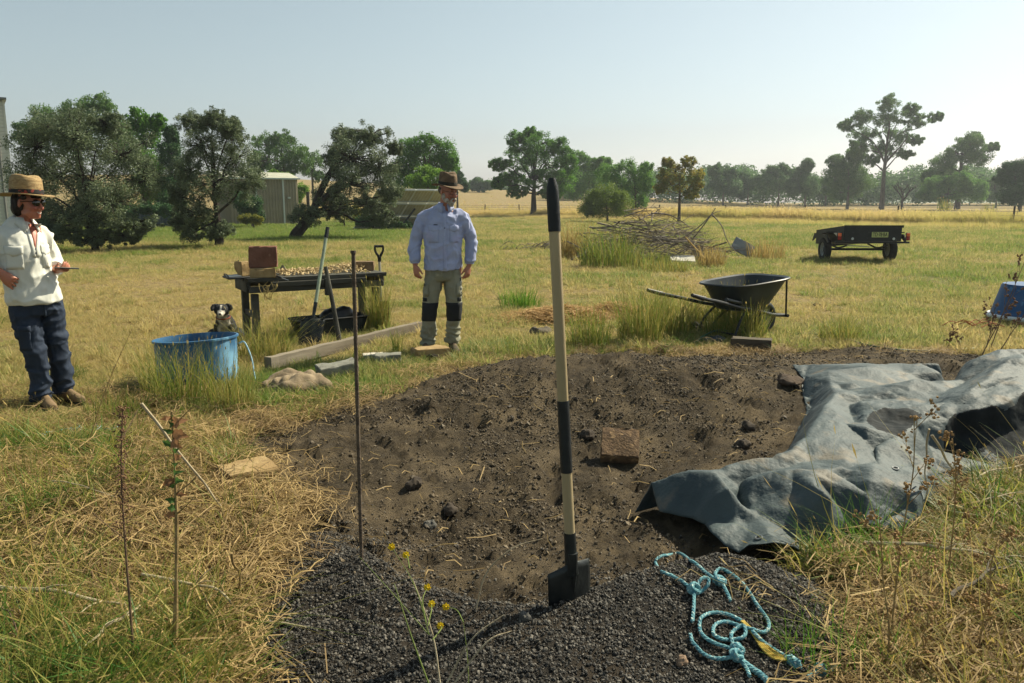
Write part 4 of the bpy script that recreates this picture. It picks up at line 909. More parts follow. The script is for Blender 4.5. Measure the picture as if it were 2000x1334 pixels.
def dshovel():
    g = P(740, 481, 9.75); b = Vector((g.x - .02, 9.95, hz(g.x, 9.95))); r = empty('spade', b, 0, 'D-handled spade standing behind the right end of the bench', 'spade'); d = g - b; ax = d.normalized(); ex = Vector((1, .3, 0)).normalized()
    q = MB(); q.tube([tuple(d * .25), tuple(d * .88)], [.016, .016], 10); q.build('shaft', mat('pale_shaft', 'b9b8a8', None, 4, .5), r)
    z0 = d.length; q = MB(); q.tube([ax * (z0 - .19), ax * (z0 - .12)], [.021, .026], 10)
    for s in (-1, 1): q.tube([ax * (z0 - .13) + ex * .008 * s, ax * (z0 - .06) + ex * .046 * s, ax * (z0 - .004) + ex * .05 * s], [.017, .014, .013], 8, 3)
    q.tube([ax * z0 - ex * .056, ax * z0 + ex * .056], .015, 8); q.build('grip', M_RUB, r)
    q = MB(); q.box(tuple(ax * .12), (.19, .006, .30), bev=.002); q.build('blade', M_TOOL, r, smooth=False)
dshovel()
def trough():
    c = at(610, 652); c = Vector((-2.1, 9.05, hz(-2.1, 9.05))); r = empty('plastic_trough', c, R(33), 'long black plastic trough lying under the workbench', 'trough')
    q = MB()
    def ring(hw, hl, z, n=36): return [(hl * math.copysign(abs(math.cos(a)) ** .35, math.cos(a)), hw * math.copysign(abs(math.sin(a)) ** .35, math.sin(a)), z) for a in [2 * math.pi * i / n for i in range(n)]]
    rs = [ring(.15, .36, .0), ring(.17, .43, .20), ring(.19, .45, .22), ring(.18, .44, .228), ring(.165, .425, .205), ring(.14, .34, .02)]; n = 36
    q.add([p for k in rs for p in k], [(i * n + j, i * n + (j + 1) % n, (i + 1) * n + (j + 1) % n, (i + 1) * n + j) for i in range(5) for j in range(n)] + [tuple(range(n - 1, -1, -1)), tuple(range(5 * n, 6 * n))])
    q.build('trough_body', mat('dull_black_plastic', '16191a', '23282a', 6, .6, .1, 30), r)
    q = MB(); q.ell((.12, .05, .20), (.22, .14, .11)); o = q.build('bag', mat('black_sheet', '111315', '1d2022', 6, .4), r); wrinkle(o, lambda p: mnoise.noise(p * 9) * .04)
trough()
# ------------------------------------------------------------------ things along the bed
def beam():
    a, b = at(524, 724), at(822, 646); d = b - a; n = 24; r = MB(); rg = random.Random(2); m = (a + b) / 2
    q = MB(); L2 = d.xy.length / 2; V_ = []
    for i in range(n + 1):
        t = i / n * 2 - 1; w_ = .042 + rg.uniform(-.003, .003); h = .075 + rg.uniform(-.004, .004)
        V_ += [(t * L2, -w_, -.03), (t * L2, w_, -.03), (t * L2, w_ * .95, h), (t * L2, -w_ * .95, h)]
    q.add(V_, [(4 * i + j, 4 * i + (j + 1) % 4, 4 * i + 4 + (j + 1) % 4, 4 * i + 4 + j) for i in range(n) for j in range(4)] + [(3, 2, 1, 0), (4 * n, 4 * n + 1, 4 * n + 2, 4 * n + 3)])
    o = q.build('timber_beam', M_GREY, None, smooth=False); o.location = (m.x, m.y, (a.z + b.z) / 2 + .01); o.rotation_euler = (0, 0, math.atan2(d.y, d.x)); [EXCL.append((m.x + d.x * t, m.y + d.y * t, .10)) for t in np.linspace(-.5, .5, 24)]; o.location.z += .03; tag(o, 'long weathered timber beam lying on the grass from the bench to the man\'s feet', 'beam')
beam()
a = at(838, 706); brick('mud_brick', a + Vector((.0, .13, .0)), (.33, .24, .095), R(24), 'tan mud brick with a hollow front lying at the man\'s feet', M_TAN, chip=.05, seed=5)
o = bpy.context.scene.objects[-1]
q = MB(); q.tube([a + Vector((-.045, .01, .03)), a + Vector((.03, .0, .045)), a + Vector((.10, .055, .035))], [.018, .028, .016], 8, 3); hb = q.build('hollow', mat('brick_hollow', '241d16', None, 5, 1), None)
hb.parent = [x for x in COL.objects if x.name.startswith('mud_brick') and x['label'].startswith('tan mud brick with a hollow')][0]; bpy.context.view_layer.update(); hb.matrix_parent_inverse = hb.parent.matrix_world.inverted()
a = at(755, 717); brick('grey_block', a + Vector((0, .10, 0)), (.24, .16, .085), R(8), 'grey concrete block in the grass between the stake and the man\'s brick', M_GRB, 'block', seed=6, chip=.03)
a = at(668, 742); brick('grey_block', a + Vector((-.06, .12, 0)), (.34, .20, .10), R(28), 'pale wedge-like concrete block just left of the rusty stake', M_GRB, 'block', seed=7, chip=.05, tilt=(R(4), R(-6)))
a = at(728, 703); o = brick('flat_stone', a + Vector((0, .04, 0)), (.20, .15, .03), R(15), 'flat whitish stone lying just beyond the small grey block', mat('white_stone', 'c9c3b4', 'b0a998', 9, .9, .4), 'stone', seed=8, chip=.12, rough=.006)
a = at(1478, 690); brick('timber_block', a + Vector((-.02, .14, -.01)), (.40, .17, .12), R(-20), 'dark weathered timber block on the far edge of the soil below the wheelbarrow', M_DKB, 'wood block', seed=9, chip=.03)
a = at(470, 962); brick('paver', a + Vector((0, .13, .02)), (.27, .23, .065), R(38), 'tan paver lying in the grass at the left edge of the soil', M_TAN, 'paver', seed=10, chip=.04)
def soilbrick():
    a = at(1212, 900); M1 = mat('rough_clay_brick', '6d5841', '4d3e30', 22, .97, .9, 70, wear=('8a7152', 30, .56))
    o = brick('clay_brick', a + Vector((.0, .04, -.055)), (.225, .085, .22), R(-7), 'rough square clay brick propped upright on the soil right of the shovel', M1, seed=11, chip=.03, rough=.006, tilt=(R(-58), R(2)))
    v, n = verts(o)
    for i in range(len(v)):
        if n[i][1] < -.7: v[i][1] += -.006 + .014 * mnoise.noise(Vector(v[i]) * 22) + .010 * mnoise.noise(Vector(v[i]) * 60)
    setverts(o, v)
soilbrick()
def clod(px, py, s, label, m, fl=.7):
    p = at(px, py); q = MB(); q.ell((0, 0, 0), (s, s * .85, s * fl), nu=22, nv=14); o = q.build('rock', m, None, flat=25); o.location = p + Vector((0, 0, s * fl * .55)); sd = random.random() * 99; o.rotation_euler = (0, 0, random.random() * 6)
    wrinkle(o, lambda p: (mnoise.noise(p / s * 1.3 + Vector((sd, 0, 0))) * .32 + mnoise.noise(p / s * 3.5 + Vector((sd, 5, 0))) * .14) * s); o.data.set_sharp_from_angle(angle=R(25)); tag(o, label, 'rock')
M_BAS = mat('basalt', '332d27', '4b4238', 16, .95, .5, 60); M_RST = mat('red_rock', '4d3f32', '3b3128', 10, .95, .6, 40)
clod(1462, 838, .05, 'dark round stone on the mound to the right of the clay brick', M_BAS); clod(1450, 872, .055, 'broad dark stone just below the round one near the tarp', M_BAS, .5); clod(1148, 855, .05, 'dark stone left of the clay brick beside the shovel sleeve', M_BAS)
clod(1545, 748, .12, 'flat reddish rock at the far left tip of the tarp', M_RST, .22); clod(808, 950, .05, 'dark lump of soil between the stake and the shovel', M_BAS, .6); clod(880, 1000, .045, 'dark clod low in the hollow left of the shovel', M_BAS, .6); clod(840, 1030, .035, 'grey stone on the soil close to the rusty stake', mat('grey_pebble', '5c5a55', '454440', 12, .9))
clod(1025, 1208, .022, 'pale grey stone on the crest of the gravel left of the shovel blade', mat('grey_pebble', '5c5a55', '454440', 12, .9)); clod(1332, 1296, .022, 'small tan pebble on the gravel left of the rope knot', mat('tan_pebble', '8a7460', '6f5c4b', 12, .9)); clod(1055, 652, .13, 'dark bark-like lump on the straw left of the long grass', M_DKB, .35); clod(1595, 598, .0 + .05, 'tiny dark stone on the pasture above the timber block', M_BAS)
def sack():
    a = at(572, 770); q = MB(); q.ell((0, .1, .02), (.27, .24, .14), nu=60, nv=36); o = q.build('sack', mat('dirty_hessian', '8f8068', '6b5d49', 9, .95, .5, 60), None, flat=60); o.location = a
    wrinkle(o, lambda p: abs(mnoise.noise(p * Vector((5, 5, 5)).x)) * .10 - .04 + abs(mnoise.noise(p * 11 + Vector((3, 3, 3)))) * .045); EXCL.append((a.x, a.y + .1, .3)); tag(o, 'crumpled dirty tan sack at the far left corner of the soil bed', 'sack')
sack()
def tub():
    a = at(372, 756); c = (a.x - .01, a.y + .20); r = empty('plastic_tub', (c[0], c[1], hz(*c) - .02), R(10), 'cut-down blue plastic drum standing in long grass by the dog', 'tub')
    M1 = mat('faded_blue_plastic', '35638a', '2b5577', 3, .5, .05, 20, stretch=(1, 1, .3), wear=('6f9cb8', 5, .60)); q = MB(); pr = [(.31, 0), (.315, .10), (.32, .12), (.315, .14), (.322, .38), (.335, .385), (.335, .40), (.318, .402), (.310, .37), (.305, .02), (.001, .015)]
    q.lathe(pr, 56); o = q.build('drum', M1, r); v, n = verts(o)
    for i in range(len(v)):
        if v[i][2] > .3: v[i][2] += .02 * math.sin(math.atan2(v[i][1], v[i][0]) * 1 + 2.4)
    setverts(o, v)
    q = MB(); q.tube([(.33, .06, .33), (.38, .03, .34), (.44, -.05, .22), (.47, -.12, .06), (.50, -.18, .0)], .006, 6, 5); q.build('cord', mat('pale_blue_cord', '8fb4c4', None, 5, .7), r)
    q = MB(); rg = random.Random(3)
    for k in range(16): q.ell((rg.uniform(.02, .22), rg.uniform(-.05, .18), .20 + rg.uniform(0, .10)), (rg.uniform(.02, .05), rg.uniform(.02, .05), .025), Euler((rg.random(), rg.random(), rg.random())).to_matrix(), 8, 5)
    o = q.build('leaf_scraps', mat('rotting_scraps', '8a6a48', 'b87b4a', 20, .9), None, smooth=False); o.location = r.location; tag(o, 'brown plant scraps lying inside the blue drum', 'scraps')
tub()
def tub2():
    a = at(1962, 636); c = (a.x + .56, a.y + .38); r = empty('plastic_tub', (c[0], c[1], hz(*c)), 0, 'upturned blue plastic tub with white rim at the right edge behind the tarp', 'tub')
    M1 = mat('blue_plastic', '235080', '1d4571', 3, .45, .05, 20, wear=('4c7ba4', 6, .64)); M2 = mat('white_plastic', 'cfd6da', None, 3, .5)
    q = MB(); q.lathe([(.46, .08), (.455, .10), (.36, .46), (.345, .485), (.001, .49)], 48); q.build('body', M1, r)
    q = MB(); q.tube([(.48 * math.cos(k / 48 * 6.283), .48 * math.sin(k / 48 * 6.283), .075) for k in range(48)], .028, 8, close=True); q.build('rim', M2, r)
    q = MB(); q.lathe([(.44, .08), (.43, -.02)], 40); q.build('skirt', M1, r)
tub2()
def hose():
    M1 = mat('green_hose', '15523d', '123f30', 5, .4)
    a = [at(1355, 676, .03), at(1375, 668, .07), at(1400, 662, .10), at(1425, 660, .07), at(1440, 664, .02)]
    q = MB(); q.tube([tuple(p) for p in a], .010, 8, 5); o = q.build('garden_hose', M1, None); tag(o, 'green hose arching out of the grass left of the dark timber block', 'hose')
    a = [at(1540, 652, .01), at(1580, 654, .03), at(1620, 660, .02), at(1660, 668, .03), at(1720, 680, .02), at(1800, 686, .02), at(1895, 684, .03), at(1908, 683, .03)]
    q = MB(); q.tube([tuple(p - Vector((0, 0, .012))) for p in a], .007, 8, 5); o = q.build('garden_hose', M1, None); tag(o, 'long green hose lying along the far edge of the soil behind the tarp', 'hose')
    q = MB(); a = at(1392, 672); q.ell((0, .1, .03), (.16, .09, .05), nu=30, nv=18); o = q.build('rag', mat('grey_rag', '4f5357', '33373a', 9, .9), None); o.location = a; wrinkle(o, lambda p: abs(mnoise.noise(p * 14)) * .05 - .02); tag(o, 'dark grey rag lying beside the green hose under the wheelbarrow', 'rag')
    q = MB(); a = at(1362, 652); q.ell((0, .1, .04), (.09, .08, .08), nu=30, nv=18); o = q.build('plant_pot', mat('black_pot', '1d1a18', '2c2723', 9, .9), None); o.location = a; wrinkle(o, lambda p: mnoise.noise(p * 16) * .03); tag(o, 'black crumpled pot in the grass under the wheelbarrow\'s leg', 'pot')
hose()
# ------------------------------------------------------------------ wheelbarrow
def wheelbarrow():
    o0 = (2.58, 9.04); r = empty('wheelbarrow', (*o0, hz(*o0)), R(37), 'black wheelbarrow with deep plastic tray parked in the long grass', 'wheelbarrow')
    MT = mat('black_tray', '1d2326', '2a3236', 4, .38, .05, 30); MS = mat('black_steel_tube', '191c1e', '24282a', 8, .45, .1, 50)
    def ring(xb, xf, wb, wf, zb, zf, n=56, e=.55):
        out = []
        for i in range(n):
            a = 2 * math.pi * i / n; cx, sy = math.cos(a), math.sin(a)
            u = math.copysign(abs(cx) ** e, cx); v = math.copysign(abs(sy) ** e, sy); t = (u + 1) / 2
            out.append((xb + (xf - xb) * t, v * (wb + (wf - wb) * t), zb + (zf - zb) * t))
        return out
    n = 56; O = [ring(-.18, .30, .17, .15, .335, .30), ring(-.22, .36, .20, .19, .345, .33), ring(-.33, .52, .275, .29, .53, .56), ring(-.40, .60, .315, .335, .625, .675), ring(-.43, .63, .335, .355, .632, .686), ring(-.435, .635, .34, .36, .62, .672), ring(-.44, .64, .342, .364, .628, .69), ring(-.43, .63, .335, .355, .64, .695), ring(-.39, .59, .305, .325, .630, .680), ring(-.32, .51, .262, .278, .53, .56), ring(-.20, .33, .18, .17, .352, .335)]
    q = MB(); m = len(O); q.add([p for k in O for p in k], [(i * n + j, i * n + (j + 1) % n, (i + 1) * n + (j + 1) % n, (i + 1) * n + j) for i in range(m - 1) for j in range(n)] + [tuple(range(n - 1, -1, -1)), tuple(range((m - 1) * n, m * n))]); q.build('tray', MT, r)
    for s in (-1, 1):
        q = MB(); q.tube([(-1.02, s * .30, .56), (-.62, s * .28, .475), (-.3, s * .23, .40), (.1, s * .17, .33), (.52, s * .10, .235), (.80, s * .09, .20)], .019, 8, 5); q.build('handle', MS, r)
        q = MB(); q.tube([(-1.16, s * .31, .60), (-.98, s * .30, .552), (-.94, s * .297, .545)], [.019, .025, .024], 10); q.build('grip', M_RUB, r)
        q = MB(); q.tube([(-.12, s * .21, .37), (-.30, s * .25, .20), (-.36, s * .25, .015), (-.22, s * .25, .0), (-.10, s * .21, .20), (.12, s * .17, .33)], .014, 8, 5); q.build('leg', MS, r)
        q = MB(); q.tube([(.62, s * .20, .66), (.78, s * .11, .21)], .011, 6); q.build('brace', MS, r)
    q = MB(); q.tube([(-.33, -.25, .10), (-.33, .25, .10)], .011, 6); q.build('crossbar', MS, r)
    q = MB(); q.tube([(.80, -.13, .20), (.80, .13, .20)], .020, 8); q.build('nose_bar', MS, r)
    w_ = MB(); pr = [(.19 + .045 * math.cos(a), .045 * math.sin(a) * .95) for a in [2 * math.pi * k / 12 for k in range(12)]]; rot = Euler((R(90), 0, 0)).to_matrix(); pr = [(x - .045, z) for x, z in pr]
    w_.lathe(pr, 28, (.52, 0, .19), rot=rot, closed=True); wh = w_.build('wheel', M_RUB, r); q = MB(); q.lathe([(.0, .02), (.03, .03), (.05, .015), (.105, .02), (.105, -.02), (.05, -.015), (.03, -.03), (0, -.02)], 20, (.52, 0, .19), rot=rot); q.build('rim', mat('grey_rim', '59605f', None, 4, .5), wh)
    q = MB(); q.tube([(-.52, -.24, .50), (-.38, -.24, .47), (-.2, -.20, .44)], [.022, .018, .012], 8, 3); q.build('bracket', MT, r)
wheelbarrow()
# ------------------------------------------------------------------ trailer
def trailer():
    Yt = 19.8; c = P(1703, 480, Yt); r = empty('box_trailer', (c.x, Yt, hz(c.x, Yt)), R(-2), 'old black box trailer with a yellow number plate parked on the pasture', 'trailer')
    MB_ = mat('flaking_black_paint', '14181b', '1d2226', 6, .55, .3, 40, wear=('33383a', 10, .64)); W, D, z0, z1 = 1.40, 2.0, .47, .84
    tl = lambda y: -.085 * (y - .9)                       # nose-down tilt
    def panel(nm, x0, x1, y0, y1, za, zb, th=.03):
        q = MB(); V_ = [(x, y, z + tl(y)) for z in (za, zb) for x, y in ((x0, y0), (x1, y0), (x1, y1), (x0, y1))]; q.add(V_, [(3, 2, 1, 0), (4, 5, 6, 7), (0, 1, 5, 4), (1, 2, 6, 5), (2, 3, 7, 6), (3, 0, 4, 7)]); return q.build(nm, MB_, r, smooth=False)
    tg = panel('tailgate', -W / 2 + .02, W / 2 - .02, -.03, 0, z0 - .01, z1 - .01); panel('front_panel', -W / 2, W / 2, D - .03, D, z0, z1)
    panel('side_panel', -W / 2, -W / 2 + .03, .003, D - .033, z0, z1); panel('side_panel', W / 2 - .03, W / 2, .003, D - .033, z0, z1); panel('floor', -W / 2 + .033, W / 2 - .033, .003, D - .033, z0 - .003, z0 + .03)
    panel('top_rail', -W / 2 - .02, W / 2 + .02, -.045, -.031, z1 - .05, z1 + .01); panel('bumper', -W / 2 - .2, W / 2 + .2, -.02, .04, z0 - .06, z0 - .015)
    for s in (-1, 1):
        x0, x1 = sorted((s * (W / 2 + .003), s * (W / 2 + .27)))
        panel('mudguard', x0, x1, .45, 1.35, .69, .715)
        q = MB(); V_ = [(x, y, z + tl(.9)) for x in (s * (W / 2 + .25), s * (W / 2 + .27)) for y, z in ((.45, .69), (.30, .50), (.33, .48), (.60, .60), (1.2, .60), (1.45, .48), (1.48, .50), (1.35, .69))]
        q.add(V_, [tuple(range(7, -1, -1)), tuple(range(8, 16))] + [(i, (i + 1) % 8, 8 + (i + 1) % 8, 8 + i) for i in range(8)]); q.build('guard_skirt', MB_, r, smooth=False)
        lm = MB(); lm.box((s * (W / 2 + .13), -.05, .655), (.10, .045, .19), bev=.008); lp = lm.build('lamp', MB_, r, smooth=False)
        for k, (hx, nm) in enumerate((('d8622a', 'amber_lens'), ('8e1b1b', 'red_lens'))):
            q = MB(); q.box((s * (W / 2 + .13), -.078, .70 - k * .085), (.085, .02, .08), bev=.006); q.build(nm, mat(nm, hx, None, 4, .25, spec=.6), lp, smooth=False)
        q = MB(); q.lathe([(.001, 0), (.028, 0), (.032, .008), (.001, .012)], 16, (s * .50, -.034, .60), rot=Euler((R(90), 0, 0)).to_matrix()); q.build('reflector', mat('reflector_silver', 'b4bcc0', None, 4, .3, metal=.4), r)
        w_ = MB(); rot = Euler((0, R(90), 0)).to_matrix(); pr = [(.30, -.05), (.30, .05), (.285, .075), (.24, .085), (.19, .08), (.18, .07), (.18, -.07), (.19, -.08), (.24, -.085), (.285, -.075)]
        w_.lathe(pr, 32, (s * (W / 2 + .13), .9, .29), rot=rot, closed=True); wh = w_.build('wheel', mat('tyre', '191a1b', '232425', 10, .8, .3, 60), r)
        q = MB(); q.lathe([(.001, .05), (.05, .055), (.06, .03), (.10, .02), (.15, .05), (.18, .06), (.182, -.06), (.15, -.05), (.001, -.04)], 24, (s * (W / 2 + .13), .9, .29), rot=rot if s > 0 else Euler((0, R(-90), 0)).to_matrix()); q.build('rim', mat('steel_rim', '7d8484', '606666', 6, .5, metal=.4), wh)
    q = MB(); V_ = [(-W / 2 - .26, -.034, .74), (-W / 2 - .10, -.034, .74), (-W / 2 - .12, -.034, .60), (-W / 2 - .26, -.012, .74), (-W / 2 - .10, -.012, .74), (-W / 2 - .12, -.012, .60)]; q.add(V_, [(2, 1, 0), (3, 4, 5), (0, 1, 4, 3), (1, 2, 5, 4), (2, 0, 3, 5)]); q.build('guard_corner', mat('bare_alloy', 'b7b6ab', None, 4, .5), r, smooth=False)
    q = MB(); q.tube([(-W / 2, .9, .29), (W / 2, .9, .29)], .03, 8); q.build('axle', MB_, r)
    for s in (-1, 1): q = MB(); q.tube([(s * .5, .3, .42), (s * .5, .9, .33), (s * .5, 1.5, .40)], .022, 6, 4); q.build('spring', MB_, r)
    q = MB(); q.tube([(-.55, 2.0, .42), (0, 3.0, .28)], .04, 6); q.tube([(.55, 2.0, .42), (0, 3.0, .28)], .04, 6); q.tube([(0, 2.95, .29), (0, 3.2, .25), (0, 3.22, 0)], .035, 6); q.build('drawbar', MB_, r)
    q = MB(); q.tube([(-.62, -.02, .44), (-.05, -.02, .40)], .012, 6); q.build('tow_strap', mat('pale_strap', '9a978a', None, 4, .7), r)
    q = MB(); q.box((.16, -.041, .70), (.40, .012, .13), bev=.004); pl = q.build('number_plate', mat('plate_yellow', 'b6bd7c', 'a8b070', 4, .45), r, smooth=False)
    cu = bpy.data.curves.new('t', 'FONT'); cu.body = 'TD·78·BA'; cu.size = .135; cu.align_x = 'CENTER'; cu.align_y = 'CENTER'; cu.extrude = .0015; cu.offset = .0015
    to = bpy.data.objects.new('t', cu); COL.objects.link(to); dg = bpy.context.evaluated_depsgraph_get(); me = bpy.data.meshes.new_from_object(to.evaluated_get(dg)); bpy.data.objects.remove(to)
    o = link('lettering', me, mat('plate_black', '14181a', None, 4, .5), pl); o.location = (.16, -.0495, .70); o.rotation_euler = (R(90), 0, 0); o.scale = (.64, 1, 1)
trailer()
# ------------------------------------------------------------------ brush pile and slabs
def brush_pile():
    c = at(1265, 512); c.y += .9; c.x *= c.y / (c.y - .9); c.z = hz(c.x, c.y); r = empty('brush_pile', c, 0, 'heap of dead grey branches in the middle of the pasture', 'brush pile'); rg = random.Random(9)
    MA = mat('dead_branch', '8d8377', '62594e', 12, .9, .4, 40, stretch=(1, 1, 1))
    def stick(q, i, big):
        a = rg.uniform(0, 6.283); rr = math.sqrt(rg.random()); x, y = 1.85 * rr * math.cos(a), .95 * rr * math.sin(a); h = 1.2 * (1 - rr ** 1.8) * rg.uniform(.35, 1.08) + .06
        an = rg.gauss(.3, .9); l = rg.uniform(.7, 1.5) if big else rg.uniform(.3, .9); tl = rg.gauss(-.05, .24); d = Vector((math.cos(an), math.sin(an) * .8, tl)) * l
        p = Vector((x, y, h)); e0, e1 = p - d / 2, p + d / 2; e0.z = max(.02, e0.z); e1.z = max(.02, e1.z); b1 = p + Vector((rg.gauss(0, .06), rg.gauss(0, .06), rg.gauss(.04, .05))) * l
        t = rg.uniform(.012, .028) if big else rg.uniform(.004, .009); q.tube([tuple(e0), tuple(b1), tuple(e1)], [t, t * .8, t * .35], 5, 3, cap=False)
        if big or rg.random() < .5:
            for k in range(3 if big else 1):
                s = b1.lerp(e1, rg.random()); f = s + (d.normalized() + Vector((rg.gauss(0, .5), rg.gauss(0, .5), rg.gauss(.1, .4)))) * l * rg.uniform(.12, .3); f.z = max(.02, f.z); q.tube([tuple(s), tuple(s.lerp(f, .5) + Vector((0, 0, .02))), tuple(f)], [t * .5, t * .4, t * .15], 4, 2, cap=False)
    for i in range(70): q = MB(); stick(q, i, True); q.build('branch', MA, r)
    q = MB()
    for i in range(650): stick(q, i, False)
    o = q.build('twigs', MA, r); o['kind'] = 'stuff'
    q = MB(); q.tube([(.85, -.6, .62), (1.35, -.95, .02)], .018, 6); q.build('branch', mat('pale_cane', 'b39257', None, 5, .8), r)
    for pts in ([(.9, -.3, .6), (1.3, -.3, .9), (1.6, -.3, 1.2), (1.85, -.2, 1.28)], [(1.1, -.2, .5), (1.5, -.1, 1.0), (1.75, 0, 1.35)], [(1.6, -.2, 1.2), (1.85, -.3, .9), (2.0, -.4, .5), (2.3, -.5, .1)]):
        q = MB(); q.tube(pts, [.02 - .004 * i for i in range(len(pts))], 5, 4, cap=False); q.build('branch', MA, r)
    b = at(1060, 488); r = empty('brush_pile', b, 0, 'small flat scatter of dead twigs behind the shovel handle', 'brush pile'); q = MB()
    for i in range(60):
        a = rg.uniform(-.6, .6); x, y = rg.gauss(0, .6), rg.gauss(.3, .3); l = rg.uniform(.3, .9); q.tube([(x, y, .03), (x + l * .5 * math.cos(a), y + l * .5 * math.sin(a), rg.uniform(.05, .28)), (x + l * math.cos(a), y + l * math.sin(a), .04)], [.012, .009, .004], 4, 3, cap=False)
    q.build('twigs', MA, r)['kind'] = 'stuff'
brush_pile()
def slab(name, px, py, d, rz, tilt, label, m, cat, dz=0): a = at(px, py); return brick(name, a + Vector((0, d[1] / 2, dz)), d, rz, label, m, cat, tilt=tilt, seed=len(bpy.data.objects) % 50, chip=.05)
slab('concrete_slab', 1336, 514, (.62, .42, .10), R(-6), (R(16), R(3)), 'whitish concrete slab lying in grass in front of the brush pile', mat('white_concrete', 'c9c6ba', 'b3afa2', 6, .9, .4), 'slab')
slab('concrete_slab', 1362, 506, (.06, .22, .24), R(20), (R(0), R(-22)), 'small white upright fragment just right of the whitish slab', mat('white_concrete', 'c9c6ba', 'b3afa2', 6, .9, .4), 'slab')
slab('metal_sheet', 1450, 503, (.58, .05, .40), R(-12), (R(-34), R(28)), 'tilted grey sheet of metal leaning in the dry grass', mat('dull_zinc', '7f8484', '6b7071', 4, .5, .1, metal=.2), 'sheet', .05)
slab('concrete_slab', 1290, 478, (.5, .3, .08), R(5), (R(10), 0), 'grey concrete slab half buried in the front of the brush pile', M_GRB, 'slab', .18)
# ------------------------------------------------------------------ rope
def rope():
    Z = lambda zx, zy, h=0: at(1240 + .26 * zx, 1040 + .26 * zy, .010 + h)
    M1 = mat('blue_rope', '6d9da3', '457c8b', 60, .8, .3, 200, wear=('c4d0c6', 90, .57)); M2 = mat('yellow_twine', 'c2a850', 'a08a40', 40, .85)
    r = empty('rope', Z(600, 600), 0, 'frayed light blue rope with knots and loops lying on the gravel', 'rope'); o0 = r.location.copy()
    def strand(nm, pts, rad=.0064, lay=True, m=M1):
        p = crom(np.array([list(Z(*q) - o0) for q in pts]), 14); p[:, 2] = np.convolve(np.pad(p[:, 2], 4, 'edge'), np.ones(9) / 9, 'valid') + .004
        seg = np.linalg.norm(np.diff(p, axis=0), axis=1); s = np.concatenate([[0], np.cumsum(seg)]); n = int(s[-1] / .006) + 4; ss = np.linspace(0, s[-1], n); p = np.stack([np.interp(ss, s, p[:, k]) for k in range(3)], 1)
        t = np.gradient(p, axis=0); t /= np.linalg.norm(t, axis=1)[:, None]; u = np.cross(t, (0, 0, 1.)); u /= np.linalg.norm(u, axis=1)[:, None] + 1e-9; v = np.cross(u, t); q = MB()
        for k in range(3):
            a = ss / .045 * 6.283 + k * 2.094; q.tube(p + (u * np.cos(a)[:, None] + v * np.sin(a)[:, None]) * rad * .48, rad * .60, 6)
        return q.build(nm, m, r)
    def knot(zx, zy, s=.019):
        c = Z(zx, zy, .012) - o0; q = MB(); rg = random.Random(zx)
        for k in range(4):
            R_ = Euler((rg.uniform(.6, 1.6), rg.uniform(-.6, .6), rg.uniform(0, 3))).to_matrix(); q.tube([c + R_ @ Vector((s * math.cos(a), s * .8 * math.sin(a), .006 * math.sin(2 * a))) for a in [6.283 * i / 14 for i in range(14)]], .0075, 7, close=True)
        q.build('knot', M1, r)
    strand('length', [(715, 540), (690, 480), (640, 410, .01), (590, 370), (500, 300), (420, 225), (330, 190), (230, 190), (165, 220), (155, 265), (200, 310), (280, 355), (350, 390), (410, 440), (440, 465, .01), (442, 520), (440, 600), (430, 700)])
    strand('bow', [(450, 470, .01), (500, 430, .03), (545, 430, .03), (545, 460, .02), (500, 470), (455, 485)])
    strand('length', [(610, 385, .01), (603, 330), (640, 297), (720, 335), (800, 400), (860, 480), (910, 560), (960, 630), (1000, 690), (1000, 750), (960, 780), (880, 770, .008), (800, 735), (700, 700), (630, 705), (590, 740), (590, 790), (640, 825), (720, 835), (800, 820), (830, 785), (815, 750, .012), (770, 745), (730, 780), (720, 830, .012), (740, 890), (765, 930, .01)])
    strand('length', [(795, 690), (720, 650), (640, 630), (560, 635), (500, 665), (485, 710), (490, 770), (530, 820), (600, 860), (700, 895), (760, 930, .01)])
    strand('length', [(415, 790), (430, 850), (460, 885), (500, 930), (560, 965), (640, 980), (740, 985, .01), (780, 985, .01), (830, 1040), (860, 1110)])
    strand('length', [(770, 940, .01), (800, 990), (870, 1050), (930, 1090), (990, 1140)], .0105)
    strand('length', [(880, 790, .01), (960, 850), (1050, 910), (1130, 960), (1160, 985)]); strand('frayed_end', [(1150, 975), (1190, 1005), (1225, 1030)], .017)
    strand('length', [(1300, 1125), (1340, 1105), (1390, 1082, .01), (1440, 1075), (1520, 1040)], .010)
    for k in ((440, 465), (635, 405), (765, 930), (760, 970), (1395, 1085)): knot(*k)
    for k in range(5): strand('yellow_strand', [(795 + 5 * k, 690), (880 + 8 * k, 790), (945 + 10 * k, 890 - 5 * k), (1030 + 8 * k, 970 - 9 * k), (1120 + 12 * k, 990)], .0035, m=M2)
rope()
